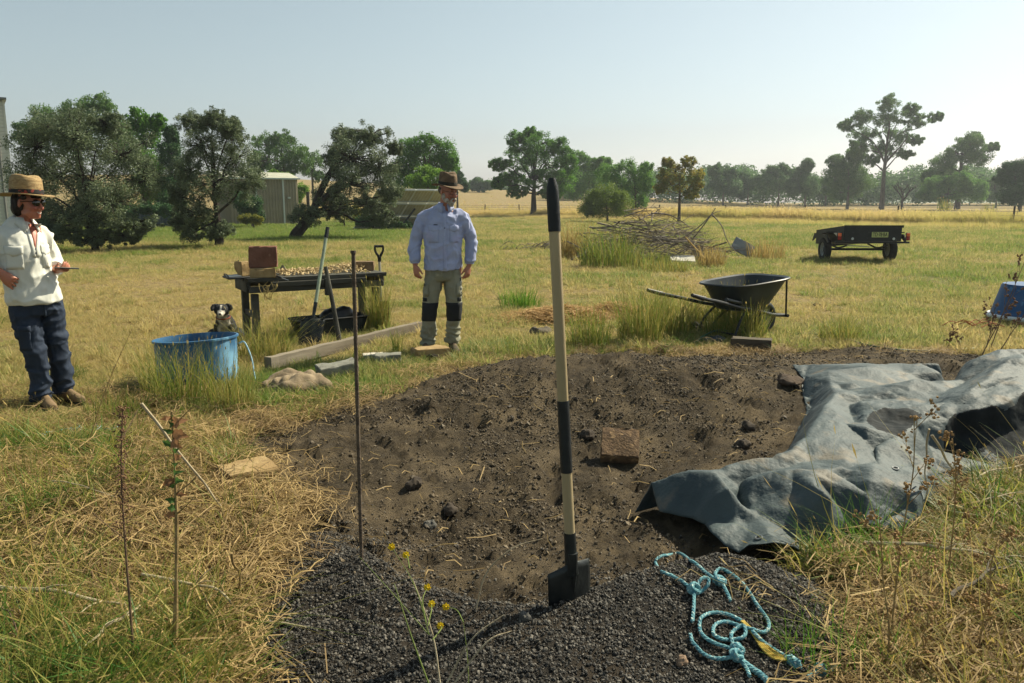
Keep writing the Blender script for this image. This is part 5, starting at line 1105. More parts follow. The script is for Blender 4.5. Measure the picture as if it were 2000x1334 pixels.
# ------------------------------------------------------------------ people
def skinmat(name, base, red):
    if name in MATS: return MATS[name]
    m, t = nodes(name); N = t.nodes.new; K = t.links.new; o = N('ShaderNodeOutputMaterial'); p = N('ShaderNodeBsdfPrincipled'); p.inputs['Roughness'].default_value = .5
    p.inputs['Subsurface Weight'].default_value = .12; p.inputs['Subsurface Radius'].default_value = (.01, .004, .002)
    a = N('ShaderNodeAttribute'); a.attribute_name = 'v'; tc = N('ShaderNodeTexCoord'); n = N('ShaderNodeTexNoise'); n.inputs['Scale'].default_value = 35; n.inputs['Detail'].default_value = 6; K(tc.outputs['Object'], n.inputs[0])
    s = N('ShaderNodeMath'); s.operation = 'MULTIPLY_ADD'; s.inputs[1].default_value = .5; s.inputs[2].default_value = -.12; K(n.outputs[0], s.inputs[0]); ad = N('ShaderNodeMath'); ad.use_clamp = True; K(s.outputs[0], ad.inputs[0]); K(a.outputs['Fac'], ad.inputs[1])
    mx = N('ShaderNodeMix'); mx.data_type = 'RGBA'; mx.inputs[6].default_value = L(base); mx.inputs[7].default_value = L(red); K(ad.outputs[0], mx.inputs[0]); K(mx.outputs[2], p.inputs['Base Color']); K(p.outputs[0], o.inputs[0]); MATS[name] = m; return m
def headframe(c, yaw, pitch, roll=0): return Matrix.Translation(c) @ Euler((pitch, roll, 0)).to_matrix().to_4x4() if False else Matrix.Translation(c) @ Matrix.Rotation(yaw, 4, 'Z') @ Matrix.Rotation(pitch, 4, 'X') @ Matrix.Rotation(roll, 4, 'Y')
def add_head(q, Mx, s=1., male=True):
    """head round its centre, facing -Y; z 0 is the eye line."""
    e = lambda c, r, rot=None: q.ell(Mx @ (Vector(c) * s), [x * s for x in r], Mx.to_3x3() @ (rot.to_matrix() if rot else Matrix.Identity(3)), 16, 11)
    e((0, .012, .025), (.074, .094, .095)); e((0, -.030, -.020), (.062, .066, .088)); e((0, -.040, -.078), (.046, .048, .040)); e((0, -.078, -.098), (.022, .020, .017))
    e((0, -.086, .022), (.050, .014, .012))                                       # brow
    for s_ in (-1, 1):
        e((s_ * .036, -.070, -.032), (.026, .026, .022)); e((s_ * .076, .012, -.008), (.009, .020, .032), Euler((.2, 0, s_ * .35))); e((s_ * .045, -.02, -.072), (.022, .045, .026)); e((s_ * .031, -.078, .002), (.014, .012, .010))
    q.tube([Mx @ (Vector(p) * s) for p in ((0, -.086, .018), (0, -.100, -.010), (0, -.116, -.036), (0, -.100, -.046))], [(.008 * s, .010 * s), (.011 * s, .012 * s), (.015 * s, .013 * s), (.012 * s, .008 * s)], 10, 3)
    e((.012, -.100, -.040), (.009, .011, .008)); e((-.012, -.100, -.040), (.009, .011, .008))
    e((0, -.092, -.066), (.023, .011, .006)); e((0, -.089, -.080), (.020, .012, .007))
def hand(q, wrist, d, n, side, curl, s=1., thumb=.6, spread=.18):
    """palm and five fingers; d points along the hand, n out of the back of the hand, side = +1 if the thumb is on d x n."""
    d = Vector(d).normalized(); n = Vector(n); n = (n - d * n.dot(d)).normalized(); t = d.cross(n) * side; w_ = Vector(wrist)
    q.tube([w_ - d * .03, w_ + d * .015, w_ + d * .05 * s, w_ + d * .088 * s], [(.026 * s, .019 * s), (.030 * s, .018 * s), (.040 * s, .016 * s), (.038 * s, .013 * s)], 12, 3, ref=tuple(n))
    for k, (off, l) in enumerate(((.030, .070), (.010, .078), (-.010, .072), (-.029, .058))):
        b = w_ + d * (.075 * s) + t * off * s; f = (d + t * spread * (off / .03)).normalized(); pts = [b]; ang = 0
        for j, fr in enumerate((.42, .32, .26)):
            ang += curl[j] * (1 + .12 * k); pts.append(pts[-1] + (f * math.cos(ang) - n * math.sin(ang)) * l * fr * s)
        q.tube(pts, [.0095 * s, .0090 * s, .0082 * s, .0065 * s], 9, 3)
    b = w_ + d * .022 * s + t * .024 * s; a1 = (d * .75 + t * thumb - n * .25).normalized(); a2 = (d * .9 + t * thumb * .45 - n * .4).normalized()
    q.tube([b, b + a1 * .036 * s, b + a1 * .036 * s + a2 * .030 * s, b + a1 * .036 * s + a2 * .056 * s], [.014 * s, .0115 * s, .0098 * s, .0075 * s], 9, 3)
def limb(q, pts, r, k=4, n=14, ref=None): q.tube(pts, r, n, k, ref=ref)
def fold(p, seed, dirs, amp, f=1.):
    return _fold(p, seed, dirs, amp, f) * 1.0
def _fold(p, seed, dirs, amp, f=1.):
    """cloth folds: ridged noise stretched along a direction."""
    o = Vector((seed * 7.3, seed * 3.1, 0)); r = 0
    for (v, sc, a) in dirs:
        t = Vector((p.x * v[0], p.y * v[1], p.z * v[2])) * sc * f + o; w_ = mnoise.noise(p * 6 + o) * .8; x = mnoise.noise(t + Vector((w_, w_, w_))); r += a * ((1 - min(1, abs(x) * 2.6)) ** 1.5 - .3)
    return r * amp
def cloth(q, name, m, parent, vox, seed, dirs, amp, it=5, dec=1.):
    o = q.build(name, m, parent); remesh(o, vox, it, .5); wrinkle(o, lambda p: fold(p, seed, dirs, amp)); sm = o.modifiers.new('s', 'SMOOTH'); sm.iterations = 2; return o
def hat(name, parent, Mx, crown, brim, mcrown, mband, tilt_curl, pinch=.02):
    """crown and brim as one skin, a band round it; crown=(rx, ry, h), brim=(rx, ry)."""
    rx, ry, h = crown; n = 48; rings = []; R3 = lambda p: Mx @ Vector(p)
    def brimz(a, t): return tilt_curl(a) * t
    for t, z, top in [(1, 0, 0), (.995, .004, 0), (.85, .004, 0), (.6, .006, 0), (.25, .006, 0), (0, .006, 0)]:
        rings.append([((rx + (brim[0] - rx) * t) * math.cos(a), (ry + (brim[1] - ry) * t) * math.sin(a), z + brimz(a, t)) for a in [2 * math.pi * k / n for k in range(n)]])
    for f, z in [(.99, .02), (.97, .05), (.94, .75), (.90, .92), (.82, 1.0), (.62, .985), (.35, .95), (.02, .93)]:
        zz = .008 + z * h if z > .05 else .008 + z; rg_ = []
        for k in range(n):
            a = 2 * math.pi * k / n; ff = f - (pinch * 2 * max(0, math.sin(a * 1) * -1) ** 2 * (abs(math.cos(a)) > .25) if z > .6 else 0); rg_.append((rx * ff * math.cos(a), ry * ff * math.sin(a), zz + (.012 * math.cos(2 * a) if z > .9 else 0)))
        rings.append(rg_)
    q = MB(); m_ = len(rings); q.add([R3(p) for r in rings for p in r], [(i * n + j, i * n + (j + 1) % n, (i + 1) * n + (j + 1) % n, (i + 1) * n + j) for i in range(m_ - 1) for j in range(n)] + [tuple(range((m_ - 1) * n, m_ * n))])
    o = q.build(name, mcrown, parent, flat=60); md = o.modifiers.new('s', 'SOLIDIFY'); md.thickness = .004; md.offset = 1
    q = MB(); q.add([R3((rx * f * 1.015 * math.cos(a), ry * f * 1.015 * math.sin(a), z)) for f, z in ((1.0, .010), (1.0, .014), (.985, .040), (.975, .043), (.96, .043)) for a in [2 * math.pi * k / n for k in range(n)]], [(i * n + j, i * n + (j + 1) % n, (i + 1) * n + (j + 1) % n, (i + 1) * n + j) for i in range(4) for j in range(n)])
    b = q.build('hat_band', mband, o); md = b.modifiers.new('s', 'SOLIDIFY'); md.thickness = .003; md.offset = 1
    return o
def boot(q, ank, toe, s=1.):
    a = Vector(ank); t = Vector(toe); d = (t - Vector((a.x, a.y, t.z))); l = d.length; d.normalize(); up = Vector((0, 0, 1)); h = Vector((a.x, a.y, 0)) - d * .055
    q.tube([h + up * .055, h + d * .05 + up * .06, h + d * .12 + up * .055, h + d * .19 + up * .042, h + d * .25 + up * .034, h + d * .285 + up * .03], [(.032 * s, .048), (.038 * s, .055), (.038 * s, .054), (.043 * s, .042), (.042 * s, .033), (.030 * s, .026)], 14, 3, ref=(0, 0, 1))
    q.tube([a + up * .10, a + up * .04, a - up * .01], [.056 * s, .053 * s, .05 * s], 14, 2)
def sole(q, ank, toe, s=1.):
    a = Vector(ank); t = Vector(toe); d = (t - Vector((a.x, a.y, t.z))); d.normalize(); h = Vector((a.x, a.y, 0)) - d * .055
    q.tube([h + d * -.03 + Vector((0, 0, .012)), h + Vector((0, 0, .012)), h + d * .1 + Vector((0, 0, .012)), h + d * .2 + Vector((0, 0, .012)), h + d * .26 + Vector((0, 0, .014)), h + d * .30 + Vector((0, 0, .018))], [(.02 * s, .014), (.040 * s, .015), (.042 * s, .015), (.05 * s, .015), (.044 * s, .014), (.014 * s, .010)], 14, 3, ref=(0, 0, 1))
def strip(q, pts, wd, th, nrm):
    """thin cloth strip lying along pts with width wd (vector) and outward normal nrm."""
    V_ = []; n = len(pts); nrm = Vector(nrm)
    for i, p in enumerate(pts):
        w_ = Vector(wd[i] if isinstance(wd, list) else wd); p = Vector(p); V_ += [p - w_, p + w_, p + w_ + nrm * th, p - w_ + nrm * th]
    q.add(V_, [(4 * i + j, 4 * i + (j + 1) % 4, 4 * i + 4 + (j + 1) % 4, 4 * i + 4 + j) for i in range(n - 1) for j in range(4)] + [(3, 2, 1, 0), (4 * n - 4, 4 * n - 3, 4 * n - 2, 4 * n - 1)])
def snap(o, x, z, y0=-1.):
    """front surface of a garment at (x, z), in its own space."""
    bpy.context.view_layer.update(); h, p, n, i = o.ray_cast(Vector((x, y0, z)), Vector((0, 1, 0)))
    return (p, n) if h else (Vector((x, -.1, z)), Vector((0, -1, 0)))
def patch(name, o, m, parent, x0, x1, z0, z1, th=.004, nu=6, nv=6, shape=None, y0=-1.):
    """a sewn-on piece (pocket, flap, placket) that follows the garment under it."""
    V_ = []; 
    for j in range(nv + 1):
        for i in range(nu + 1):
            u, v = i / nu, j / nv; x = x0 + (x1 - x0) * u; z = z0 + (z1 - z0) * v
            if shape: x, z = shape(u, v, x, z)
            p, n = snap(o, x, z, y0); V_.append(p + n * (th * (.35 if (i in (0, nu) or j in (0, nv)) else 1)))
    q = MB(); q.add(V_, [(j * (nu + 1) + i, j * (nu + 1) + i + 1, (j + 1) * (nu + 1) + i + 1, (j + 1) * (nu + 1) + i) for j in range(nv) for i in range(nu)]); b = q.build(name, m, parent, flat=60); md = b.modifiers.new('s', 'SOLIDIFY'); md.thickness = .004; md.offset = 0
    return b
def button(name, o, m, parent, x, z, r=.0065):
    p, n = snap(o, x, z); q = MB(); q.ell(p + n * .003, (r, .003, r), nu=10, nv=6); return q.build(name, m, parent)
def paint(o, spots):
    a, n = verts(o); v = np.zeros(len(a)); 
    for c, r, k in spots: v = np.maximum(v, k * np.exp(-(((a - np.array(c)) / np.array(r)) ** 2).sum(1)))
    o.data.attributes.new('v', 'FLOAT', 'POINT').data.foreach_set('value', v.astype(np.float32))
def man():
    c = (-.69, 7.93); r = empty('person', (*c, hz(*c)), R(5), 'bearded man in brown hat, pale blue shirt and grey trousers with black knee patches', 'person')
    r.scale = (.95, 1, 1)
    SK = skinmat('man_skin', 'a8715a', '8a4a3e'); HM = headframe(Vector((.066, -.02, 1.60)), R(42), R(10), 0)
    q = MB(); add_head(q, HM, 1.0)
    q.tube([(.05, .0, 1.56), (.035, .02, 1.47), (.02, .03, 1.38)], [(.055, .058), (.056, .060), (.075, .07)], 14, 3, ref=(0, -1, 0))
    q.tube([(.02, .03, 1.42), (.015, .03, 1.30), (.01, .03, 1.05), (0, .03, .86)], [(.12, .07), (.16, .09), (.14, .09), (.14, .09)], 16, 3, ref=(0, -1, 0))
    for s, S_, E, Wr in ((-1, (-.17, .03, 1.35), (-.275, .04, 1.11), (-.283, -.03, .885)), (1, (.20, .04, 1.35), (.295, .05, 1.11), (.275, -.01, .875))):
        q.tube([S_, tuple(Vector(S_).lerp(Vector(E), .5)), E, tuple(Vector(E).lerp(Vector(Wr), .5)), Wr], [.05, .047, .04, .038, .028], 12, 3)
        hand(q, Wr, (.12 if s < 0 else -.18, -.12, -1), (s * .75, -.65, .1), 1 if s > 0 else -1, (.28, .38, .3), 1.05, .55)
    for s, hp, kn, an in ((-1, (-.10, .03, .86), (-.14, .01, .47), (-.16, .04, .10)), (1, (.12, .03, .86), (.115, .01, .47), (.085, .05, .10))):
        q.tube([hp, kn, an], [.085, .055, .045], 12, 4)
    o = q.build('body', SK, r); remesh(o, .0055, 3, .5, .6)
    P3 = lambda x, y, z: HM @ Vector((x, y, z)); paint(o, [(P3(0, -.095, -.072), (.022, .02, .010), .9), (P3(0, -.11, -.036), (.02, .02, .02), .55), (P3(.04, -.08, -.03), (.03, .03, .025), .5), (P3(-.04, -.08, -.03), (.03, .03, .025), .45)])
    # beard, moustache, hair
    WH = mat('white_beard', 'b9b3aa', '8d867c', 60, .9, .7, 160); q = MB(); e = lambda c_, r_: q.ell(HM @ Vector(c_), r_, HM.to_3x3(), 14, 9)
    e((0, -.066, -.100), (.040, .036, .030)); e((0, -.100, -.056), (.026, .013, .008)); e((0, -.078, -.122), (.024, .020, .018))
    for s in (-1, 1): e((s * .046, -.036, -.080), (.020, .044, .026)); e((s * .064, -.010, -.050), (.011, .028, .034)); e((s * .026, -.094, -.070), (.010, .013, .018))
    b = q.build('beard', WH, r); remesh(b, .005, 2); wrinkle(b, lambda p: mnoise.noise(p * 90) * .004)
    q = MB(); q.ell(HM @ Vector((0, .040, .005)), (.079, .074, .058), HM.to_3x3(), 18, 12); q.build('hair', mat('grey_hair', '6d655d', '4f4943', 50, .9, .6, 140), r)
    GM = mat('dark_metal', '1d1e1f', None, 5, .3, metal=.6); q = MB()
    for s in (-1, 1):
        q.tube([HM @ Vector((s * .034 + .025 * math.cos(a), -.100 + .004 * abs(math.cos(a)), .000 + .017 * math.sin(a))) for a in [6.283 * k / 18 for k in range(18)]], .0018, 5, close=True); q.tube([HM @ Vector(p) for p in ((s * .058, -.094, .006), (s * .074, -.05, .008), (s * .080, .012, .004))], .0018, 5, 3)
    q.tube([HM @ Vector(p) for p in ((-.010, -.102, .002), (0, -.105, .005), (.010, -.102, .002))], .0018, 5, 3); q.build('glasses', GM, r)
    # shirt
    SB = mat('pale_blue_cotton', 'a3abc9', '949cbc', 7, .85, .12, 260, wear=('a3a6c8', 5, .6)); q = MB()
    q.tube([(.035, .03, 1.455), (.025, .03, 1.425), (.02, .03, 1.385), (.015, .02, 1.30), (.012, .015, 1.20), (.008, .012, 1.06), (.002, .015, .94), (0, .015, .86), (0, .015, .835)], [(.072, .066), (.105, .075), (.165, .095), (.196, .118), (.205, .130), (.195, .138), (.195, .142), (.202, .145), (.203, .146)], 26, 3, ref=(0, -1, 0))
    for s, pts in ((-1, [(-.06, .03, 1.385), (-.165, .03, 1.352), (-.238, .035, 1.23), (-.278, .04, 1.10), (-.292, .0, .98), (-.287, -.02, .915)]), (1, [(.09, .03, 1.385), (.195, .03, 1.352), (.264, .04, 1.23), (.300, .045, 1.10), (.297, .01, .97), (.28, 0, .905)])):
        q.tube(pts, [.055, .070, .066, .062, .060, .052], 16, 4)
    sh = cloth(q, 'shirt', SB, r, .009, 3, [((1, 1, .30), 7, .8), ((.35, .35, 1), 11, .7), ((1, 1, .6), 20, .25)], .016, 4)
    for s, c_ in ((-1, (-.286, -.018, .915)), (1, (.280, .002, .905))):
        q = MB(); d = Vector((.02 if s < 0 else -.05, -.08, -1)).normalized(); q.tube([Vector(c_) - d * .045, Vector(c_) - d * .02, Vector(c_) + d * .015], [(.055, .052), (.050, .048), (.046, .044)], 16, 2); b = q.build('cuff', SB, r); md = b.modifiers.new('s', 'SOLIDIFY'); md.thickness = .004
        cf = b
    q = MB(); cc = Vector((.035, .02, 1.455))
    for s in (-1, 1):
        V_ = []
        for k in range(9):
            t = k / 8; a = R(-90) + s * (R(14) + t * R(165)); ou = 1 + .0 * t; up = cc + Vector((.066 * math.cos(a), .062 * math.sin(a), .03 + .012 * t)); dn = cc + Vector(((.098 if t > .1 else .088) * math.cos(a) + (s * .012 if t < .15 else 0), .088 * math.sin(a) - (.018 if t < .15 else 0), -.018 - (.035 if t < .15 else 0)))
            V_ += [up, dn]
        q.add(V_, [(2 * k, 2 * k + 1, 2 * k + 3, 2 * k + 2) for k in range(8)])
    b = q.build('collar', SB, r, flat=60); md = b.modifiers.new('s', 'SOLIDIFY'); md.thickness = .005
    DK = mat('dark_button', '34384a', None, 4, .4)
    patch('placket', sh, SB, r, .008, .042, .845, 1.405, .004, 3, 26)
    for k in range(6): button('button', sh, DK, r, .026, 1.33 - k * .083)
    for x0, x1, fl in ((-.135, -.035, 0), (.075, .165, 1)):
        patch('pocket', sh, SB, r, x0, x1, 1.105, 1.235, .0025); fb = patch('pocket_flap', sh, SB, r, x0 - .004, x1 + .004, 1.222, 1.272, .0055, 8, 4, lambda u, v, x, z: (x, z - (1 - v) * .014 * (1 - abs(2 * u - 1))))
    patch('label_tab', sh, mat('navy_tab', '23283a', None, 4, .7), r, -.085, -.045, 1.274, 1.283, .007, 3, 1)
    # trousers
    TR = mat('stone_grey_canvas', '8b8a78', '7a7968', 6, .9, .3, 220, wear=('a09a84', 6, .62)); q = MB()
    q.tube([(0, .02, .90), (0, .02, .80), (.002, .02, .73)], [(.165, .115), (.178, .125), (.165, .115)], 22, 3, ref=(0, -1, 0))
    for s, pts in ((-1, [(-.085, .02, .84), (-.098, .02, .72), (-.125, .012, .56), (-.143, .0, .44), (-.152, .015, .30), (-.158, .03, .17), (-.160, .03, .085)]), (1, [(.095, .02, .84), (.105, .02, .72), (.115, .012, .56), (.118, .0, .44), (.108, .015, .30), (.098, .035, .17), (.092, .04, .085)])):
        q.tube(pts, [(.092, .105), (.096, .102), (.088, .092), (.080, .082), (.074, .080), (.072, .080), (.076, .085)], 18, 4, ref=(0, -1, 0))
    tr = q.build('trousers', TR, r); remesh(tr, .009, 4); wrinkle(tr, lambda p: fold(p, 8, [((.5, .5, 1), 11, .6), ((1, 1, .4), 8, .6)], .012) + (fold(p, 5, [((.25, .25, 1), 22, 1.)], .024) * float(sst(.36, .20, p.z))))
    KB = mat('black_knee_canvas', '191b1e', '24272a', 8, .85, .3, 200)
    for s, x, w_ in ((-1, -.143, .080), (1, .117, .076)):
        V_ = []; n = 20
        for j in range(9):
            z = .325 + .185 * j / 8
            for i in range(n + 1):
                a = R(-180) + R(180) * i / n; cx = x + (.012 if s < 0 else -.004) * (z - .44) * 4 * s * -1; d = Vector((math.cos(a), math.sin(a), 0)); h, p, nn, _ = tr.ray_cast(Vector((cx, .01, z)) + d * .125, -d)
                V_.append((p if h else Vector((cx, .01, z)) + d * w_) + d * (.004 if 0 < i < n else .001))
        q = MB(); q.add(V_, [(j * (n + 1) + i, j * (n + 1) + i + 1, (j + 1) * (n + 1) + i + 1, (j + 1) * (n + 1) + i) for j in range(8) for i in range(n)]); b = q.build('knee_patch', KB, r, flat=60); md = b.modifiers.new('s', 'SOLIDIFY'); md.thickness = .006
        patch('pocket_flap', tr, KB, r, x - s * -.0 - .065 if s < 0 else x + .03, x - .025 if s < 0 else x + .07, .525, .56, .008, 5, 3)
        patch('cargo_pocket', tr, TR, r, x - .055 if s < 0 else x + .02, x - .005 if s < 0 else x + .07, .575, .70, .012, 5, 5)
    patch('fly', tr, TR, r, .0, .012, .70, .85, .004, 2, 6); q = MB(); q.box((.185, -.02, .72), (.018, .05, .10), bev=.004); q.box((.19, -.04, .65), (.016, .03, .03), bev=.004); q.tube([(.19, -.05, .62), (.20, -.055, .60), (.185, -.06, .575), (.175, -.055, .60)], .005, 6, 4, close=True); q.build('key_clip', mat('pale_webbing', 'b5b4a8', '3a3c3e', 40, .6, lo=.45, hi=.5), r)
    BT = mat('dusty_work_boot', '6a5a46', '4a4035', 10, .85, .3, 60)
    for an, to in (((-.160, .03, .09), (-.27, -.25, 0)), ((.092, .04, .09), (.15, -.26, 0))):
        q = MB(); boot(q, an, to); b = q.build('boot', BT, r); remesh(b, .008, 3); q = MB(); sole(q, an, to); q.build('sole', mat('dark_sole', '26221e', None, 5, .8), b)
    FM = mat('brown_felt', '75624b', '5a4a3a', 14, .9, .4, 80); BN = mat('dark_hat_band', '2b2a22', '37342a', 20, .8)
    Hm = HM @ Matrix.Translation((0, .012, .050)) @ Matrix.Rotation(R(-3), 4, 'X'); hat('hat', r, Hm, (.087, .103, .115), (.148, .172), FM, BN, lambda a: -.018 * abs(math.sin(a)) + .016 * abs(math.cos(a)) ** 2, .03)
man()
EXCL += [(-.85, 7.8, .16), (-.58, 7.8, .16), (-3.36, 5.55, .2), (-3.2, 5.7, .2)]
def woman():
    c = (-3.41, 5.68); r = empty('person', (*c, hz(*c)), R(31), 'smiling woman in straw hat, sunglasses, white shirt and navy trousers, holding a phone', 'person')
    r.scale = (.96, 1, 1)
    SK = skinmat('woman_skin', 'b0745a', '97443f'); HM = headframe(Vector((.010, -.035, 1.475)), R(50), R(4)); P3 = lambda x, y, z: HM @ Vector((x, y, z))
    q = MB(); add_head(q, HM, .96)
    q.tube([(.0, .01, 1.42), (-.02, .02, 1.36), (-.05, .03, 1.27)], [(.048, .05), (.052, .054), (.08, .07)], 14, 3, ref=(0, -1, 0))
    q.tube([(-.055, .02, 1.30), (-.04, .01, 1.10), (-.01, .02, .85)], [(.13, .09), (.13, .10), (.13, .10)], 16, 3, ref=(0, -1, 0))
    ra = [(-.215, -.06, 1.245), (-.30, .0, 1.13), (-.375, .04, 1.03), (-.28, -.06, 1.01), (-.20, -.15, 1.0)]; q.tube(ra, [.045, .042, .038, .034, .027], 12, 4)
    hand(q, (-.20, -.155, 1.0), (.62, -.18, -.62), (-.30, -.9, .15), 1, (.35, .45, .35), .98, .35, .3)
    la = [(.085, .10, 1.245), (.12, .16, 1.12), (.135, .16, 1.02), (.145, .06, 1.00), (.150, -.04, .995)]; q.tube(la, [.043, .040, .036, .032, .026], 12, 4)
    hand(q, (.150, -.03, .995), (.55, -.75, .08), (-.25, -.25, -1), -1, (.6, .55, .4), .95, .7, .12)
    for hp, kn, an in (((-.085, .0, .80), (-.045, -.02, .43), (-.03, .02, .09)), ((.08, .07, .80), (.10, .06, .43), (.12, .13, .09))): q.tube([hp, kn, an], [.085, .055, .042], 12, 4)
    o = q.build('body', SK, r); remesh(o, .0055, 3, .5, .6)
    paint(o, [(P3(0, -.092, -.070), (.024, .022, .011), 1.), (P3(.04, -.08, -.03), (.03, .03, .03), .5), (P3(-.04, -.08, -.03), (.03, .03, .03), .5), (P3(0, -.11, -.036), (.016, .016, .016), .5), ((-.02, -.10, 1.26), (.05, .08, .06), .5)])
    q = MB(); V_ = []
    for i in range(9):
        u = i / 8 * 2 - 1; V_ += [P3(u * .022, -.098 + u * u * .010, -.066 + u * u * .006), P3(u * .021, -.096 + u * u * .010, -.076 + u * u * .014)]
    q.add(V_, [(2 * i, 2 * i + 1, 2 * i + 3, 2 * i + 2) for i in range(8)]); b = q.build('teeth', mat('teeth', 'c9beb0', None, 4, .4), r); md = b.modifiers.new('s', 'SOLIDIFY'); md.thickness = .003
    HR = mat('dark_hair', '1f1916', '2f2620', 40, .6, .6, 120, stretch=(1, 1, .2)); q = MB(); q.ell(P3(0, .040, .0), (.084, .078, .078), HM.to_3x3(), 20, 14); q.ell(P3(0, .070, -.045), (.070, .045, .060), HM.to_3x3(), 16, 10); q.ell(P3(-.070, -.022, .036), (.012, .030, .020), HM.to_3x3(), 12, 8); q.ell(P3(.070, -.022, .036), (.012, .030, .020), HM.to_3x3(), 12, 8); q.ell(P3(-.060, .058, -.03), (.026, .036, .055), HM.to_3x3(), 12, 8); q.ell(P3(0, -.07, .045), (.055, .022, .016), HM.to_3x3(), 12, 8)
    h = q.build('hair', HR, r); remesh(h, .007, 2); wrinkle(h, lambda p: mnoise.noise(Vector((p.x * 45, p.y * 45, p.z * 14))) * .008)
    q = MB(); BL = mat('black_lens', '0a0b0c', None, 5, .12, spec=.7)
    for s in (-1, 1): q.ell(P3(s * .034, -.094, .003), (.031, .012, .024), HM.to_3x3() @ Euler((0, 0, s * .25)).to_matrix(), 16, 10); q.tube([P3(s * .060, -.084, .010), P3(s * .074, -.04, .010), P3(s * .078, .015, .002)], [(.008, .003), (.006, .003), (.004, .003)], 8, 3, ref=(0, 0, 1))
    q.tube([P3(-.012, -.104, .008), P3(.012, -.104, .008)], .004, 6); q.build('sunglasses', BL, r)
    WS = mat('white_cotton', 'd4d4ca', 'c6c7be', 6, .85, .1, 260); q = MB(); yaw = Matrix.Rotation(R(33), 3, 'Z'); dep = yaw @ Vector((0, -1, 0))
    q.tube([(-.045, .02, 1.345), (-.055, .02, 1.315), (-.06, .02, 1.275), (-.055, -.005, 1.20), (-.050, -.02, 1.11), (-.040, -.015, 1.00), (-.02, -.01, .90), (-.008, -.01, .82), (-.004, -.01, .765)], [(.072, .066), (.105, .08), (.158, .10), (.172, .132), (.170, .150), (.165, .142), (.178, .150), (.190, .155), (.188, .152)], 26, 3, ref=tuple(dep))
    q.tube([(-.10, -.03, 1.265), (-.20, -.055, 1.228), (-.30, .0, 1.13), (-.365, .035, 1.045), (-.335, .005, 1.02), (-.285, -.055, 1.012)], [.055, .070, .070, .068, .064, .060], 16, 4)
    q.tube([(.0, .06, 1.275), (.075, .095, 1.228), (.118, .15, 1.12), (.132, .15, 1.03), (.142, .08, 1.005)], [.055, .068, .066, .063, .055], 16, 4)
    sh = cloth(q, 'shirt', WS, r, .009, 5, [((1, 1, .28), 6, .9), ((.45, .45, 1), 9, .6), ((1, 1, .7), 19, .25)], .017, 4)
    q = MB(); q.tube([(-.315, -.022, 1.016), (-.290, -.048, 1.012), (-.262, -.078, 1.008)], [(.066, .068), (.070, .070), (.064, .064)], 16, 2); b = q.build('cuff', WS, r); md = b.modifiers.new('s', 'SOLIDIFY'); md.thickness = .005
    q = MB(); q.tube([(.140, .09, 1.008), (.146, .05, 1.0)], [.060, .056], 16, 2); b = q.build('cuff', WS, r); md = b.modifiers.new('s', 'SOLIDIFY'); md.thickness = .005
    # collar and open neck
    q = MB(); cc = Vector((-.035, .005, 1.345)); fa = math.atan2(dep.y, dep.x)
    for s in (-1, 1):
        V_ = []
        for k in range(9):
            t = k / 8; a = fa + s * (R(26) + t * R(152)); fr = dep * (.03 if t < .15 else 0); up = cc + Vector((.060 * math.cos(a), .056 * math.sin(a), .022 + .02 * t)); dn = cc + Vector((.092 * math.cos(a), .084 * math.sin(a), -.018 - (.05 if t < .15 else .0))) + fr; V_ += [up, dn]
        q.add(V_, [(2 * k, 2 * k + 1, 2 * k + 3, 2 * k + 2) for k in range(8)])
    b = q.build('collar', WS, r, flat=60); md = b.modifiers.new('s', 'SOLIDIFY'); md.thickness = .005
    fx = lambda z: .012 + (1.3 - z) * .10
    vx = patch('open_neck', sh, SK, r, .0, .05, 1.165, 1.325, .007, 6, 10, lambda u, v, x, z: (.025 + (u - .5) * .062 * v + .0, z)); vx.data.attributes.new('v', 'FLOAT', 'POINT').data.foreach_set('value', np.full(len(vx.data.vertices), .35, np.float32))
    for s in (-1, 1): patch('placket', sh, WS, r, 0, .03, 1.10, 1.325, .005, 3, 12, lambda u, v, x, z, s=s: (.025 + s * (.012 + .030 * max(0, (v - .25) / .75)) + (u - .5) * .022, z))
    DK = mat('dark_button', '34384a', None, 4, .4); button('button', sh, DK, r, .026, 1.13, .007); button('button', sh, DK, r, .027, 1.155, .006)
    for x0, x1 in ((-.165, -.055), (.062, .115)):
        patch('pocket', sh, WS, r, x0, x1, 1.02, 1.15, .0025); patch('pocket_flap', sh, WS, r, x0 - .004, x1 + .004, 1.125, 1.180, .0055, 8, 4, lambda u, v, x, z: (x, z - (1 - v) * .020 * (1 - abs(2 * u - 1))))
    button('button', sh, DK, r, -.105, 1.135, .008)
    NV = mat('navy_canvas', '2a3547', '212b3b', 6, .85, .25, 220, wear=('4a586a', 7, .66)); q = MB()
    q.tube([(-.004, -.0, .86), (-.002, .0, .76), (.0, .01, .70)], [(.165, .135), (.172, .140), (.155, .125)], 22, 3, ref=tuple(dep))
    for pts in ([(-.085, -.02, .79), (-.085, -.03, .66), (-.062, -.03, .52), (-.042, -.03, .40), (-.035, -.01, .25), (-.030, .0, .14), (-.028, .005, .065)], [(.075, .05, .79), (.082, .06, .66), (.095, .06, .52), (.105, .06, .40), (.118, .08, .25), (.118, .11, .14), (.118, .115, .075)]):
        q.tube(pts, [(.092, .108), (.094, .105), (.084, .092), (.074, .084), (.072, .080), (.070, .078), (.074, .080)], 18, 4, ref=(0, -1, 0))
    tr = q.build('trousers', NV, r); remesh(tr, .009, 4); wrinkle(tr, lambda p: fold(p, 2, [((.45, .45, 1), 9, .8), ((1, 1, .35), 7, .7), ((1, 1, 1), 19, .3)], .017) + fold(p, 9, [((.25, .25, 1), 18, 1.)], .022) * float(sst(.26, .12, p.z)))
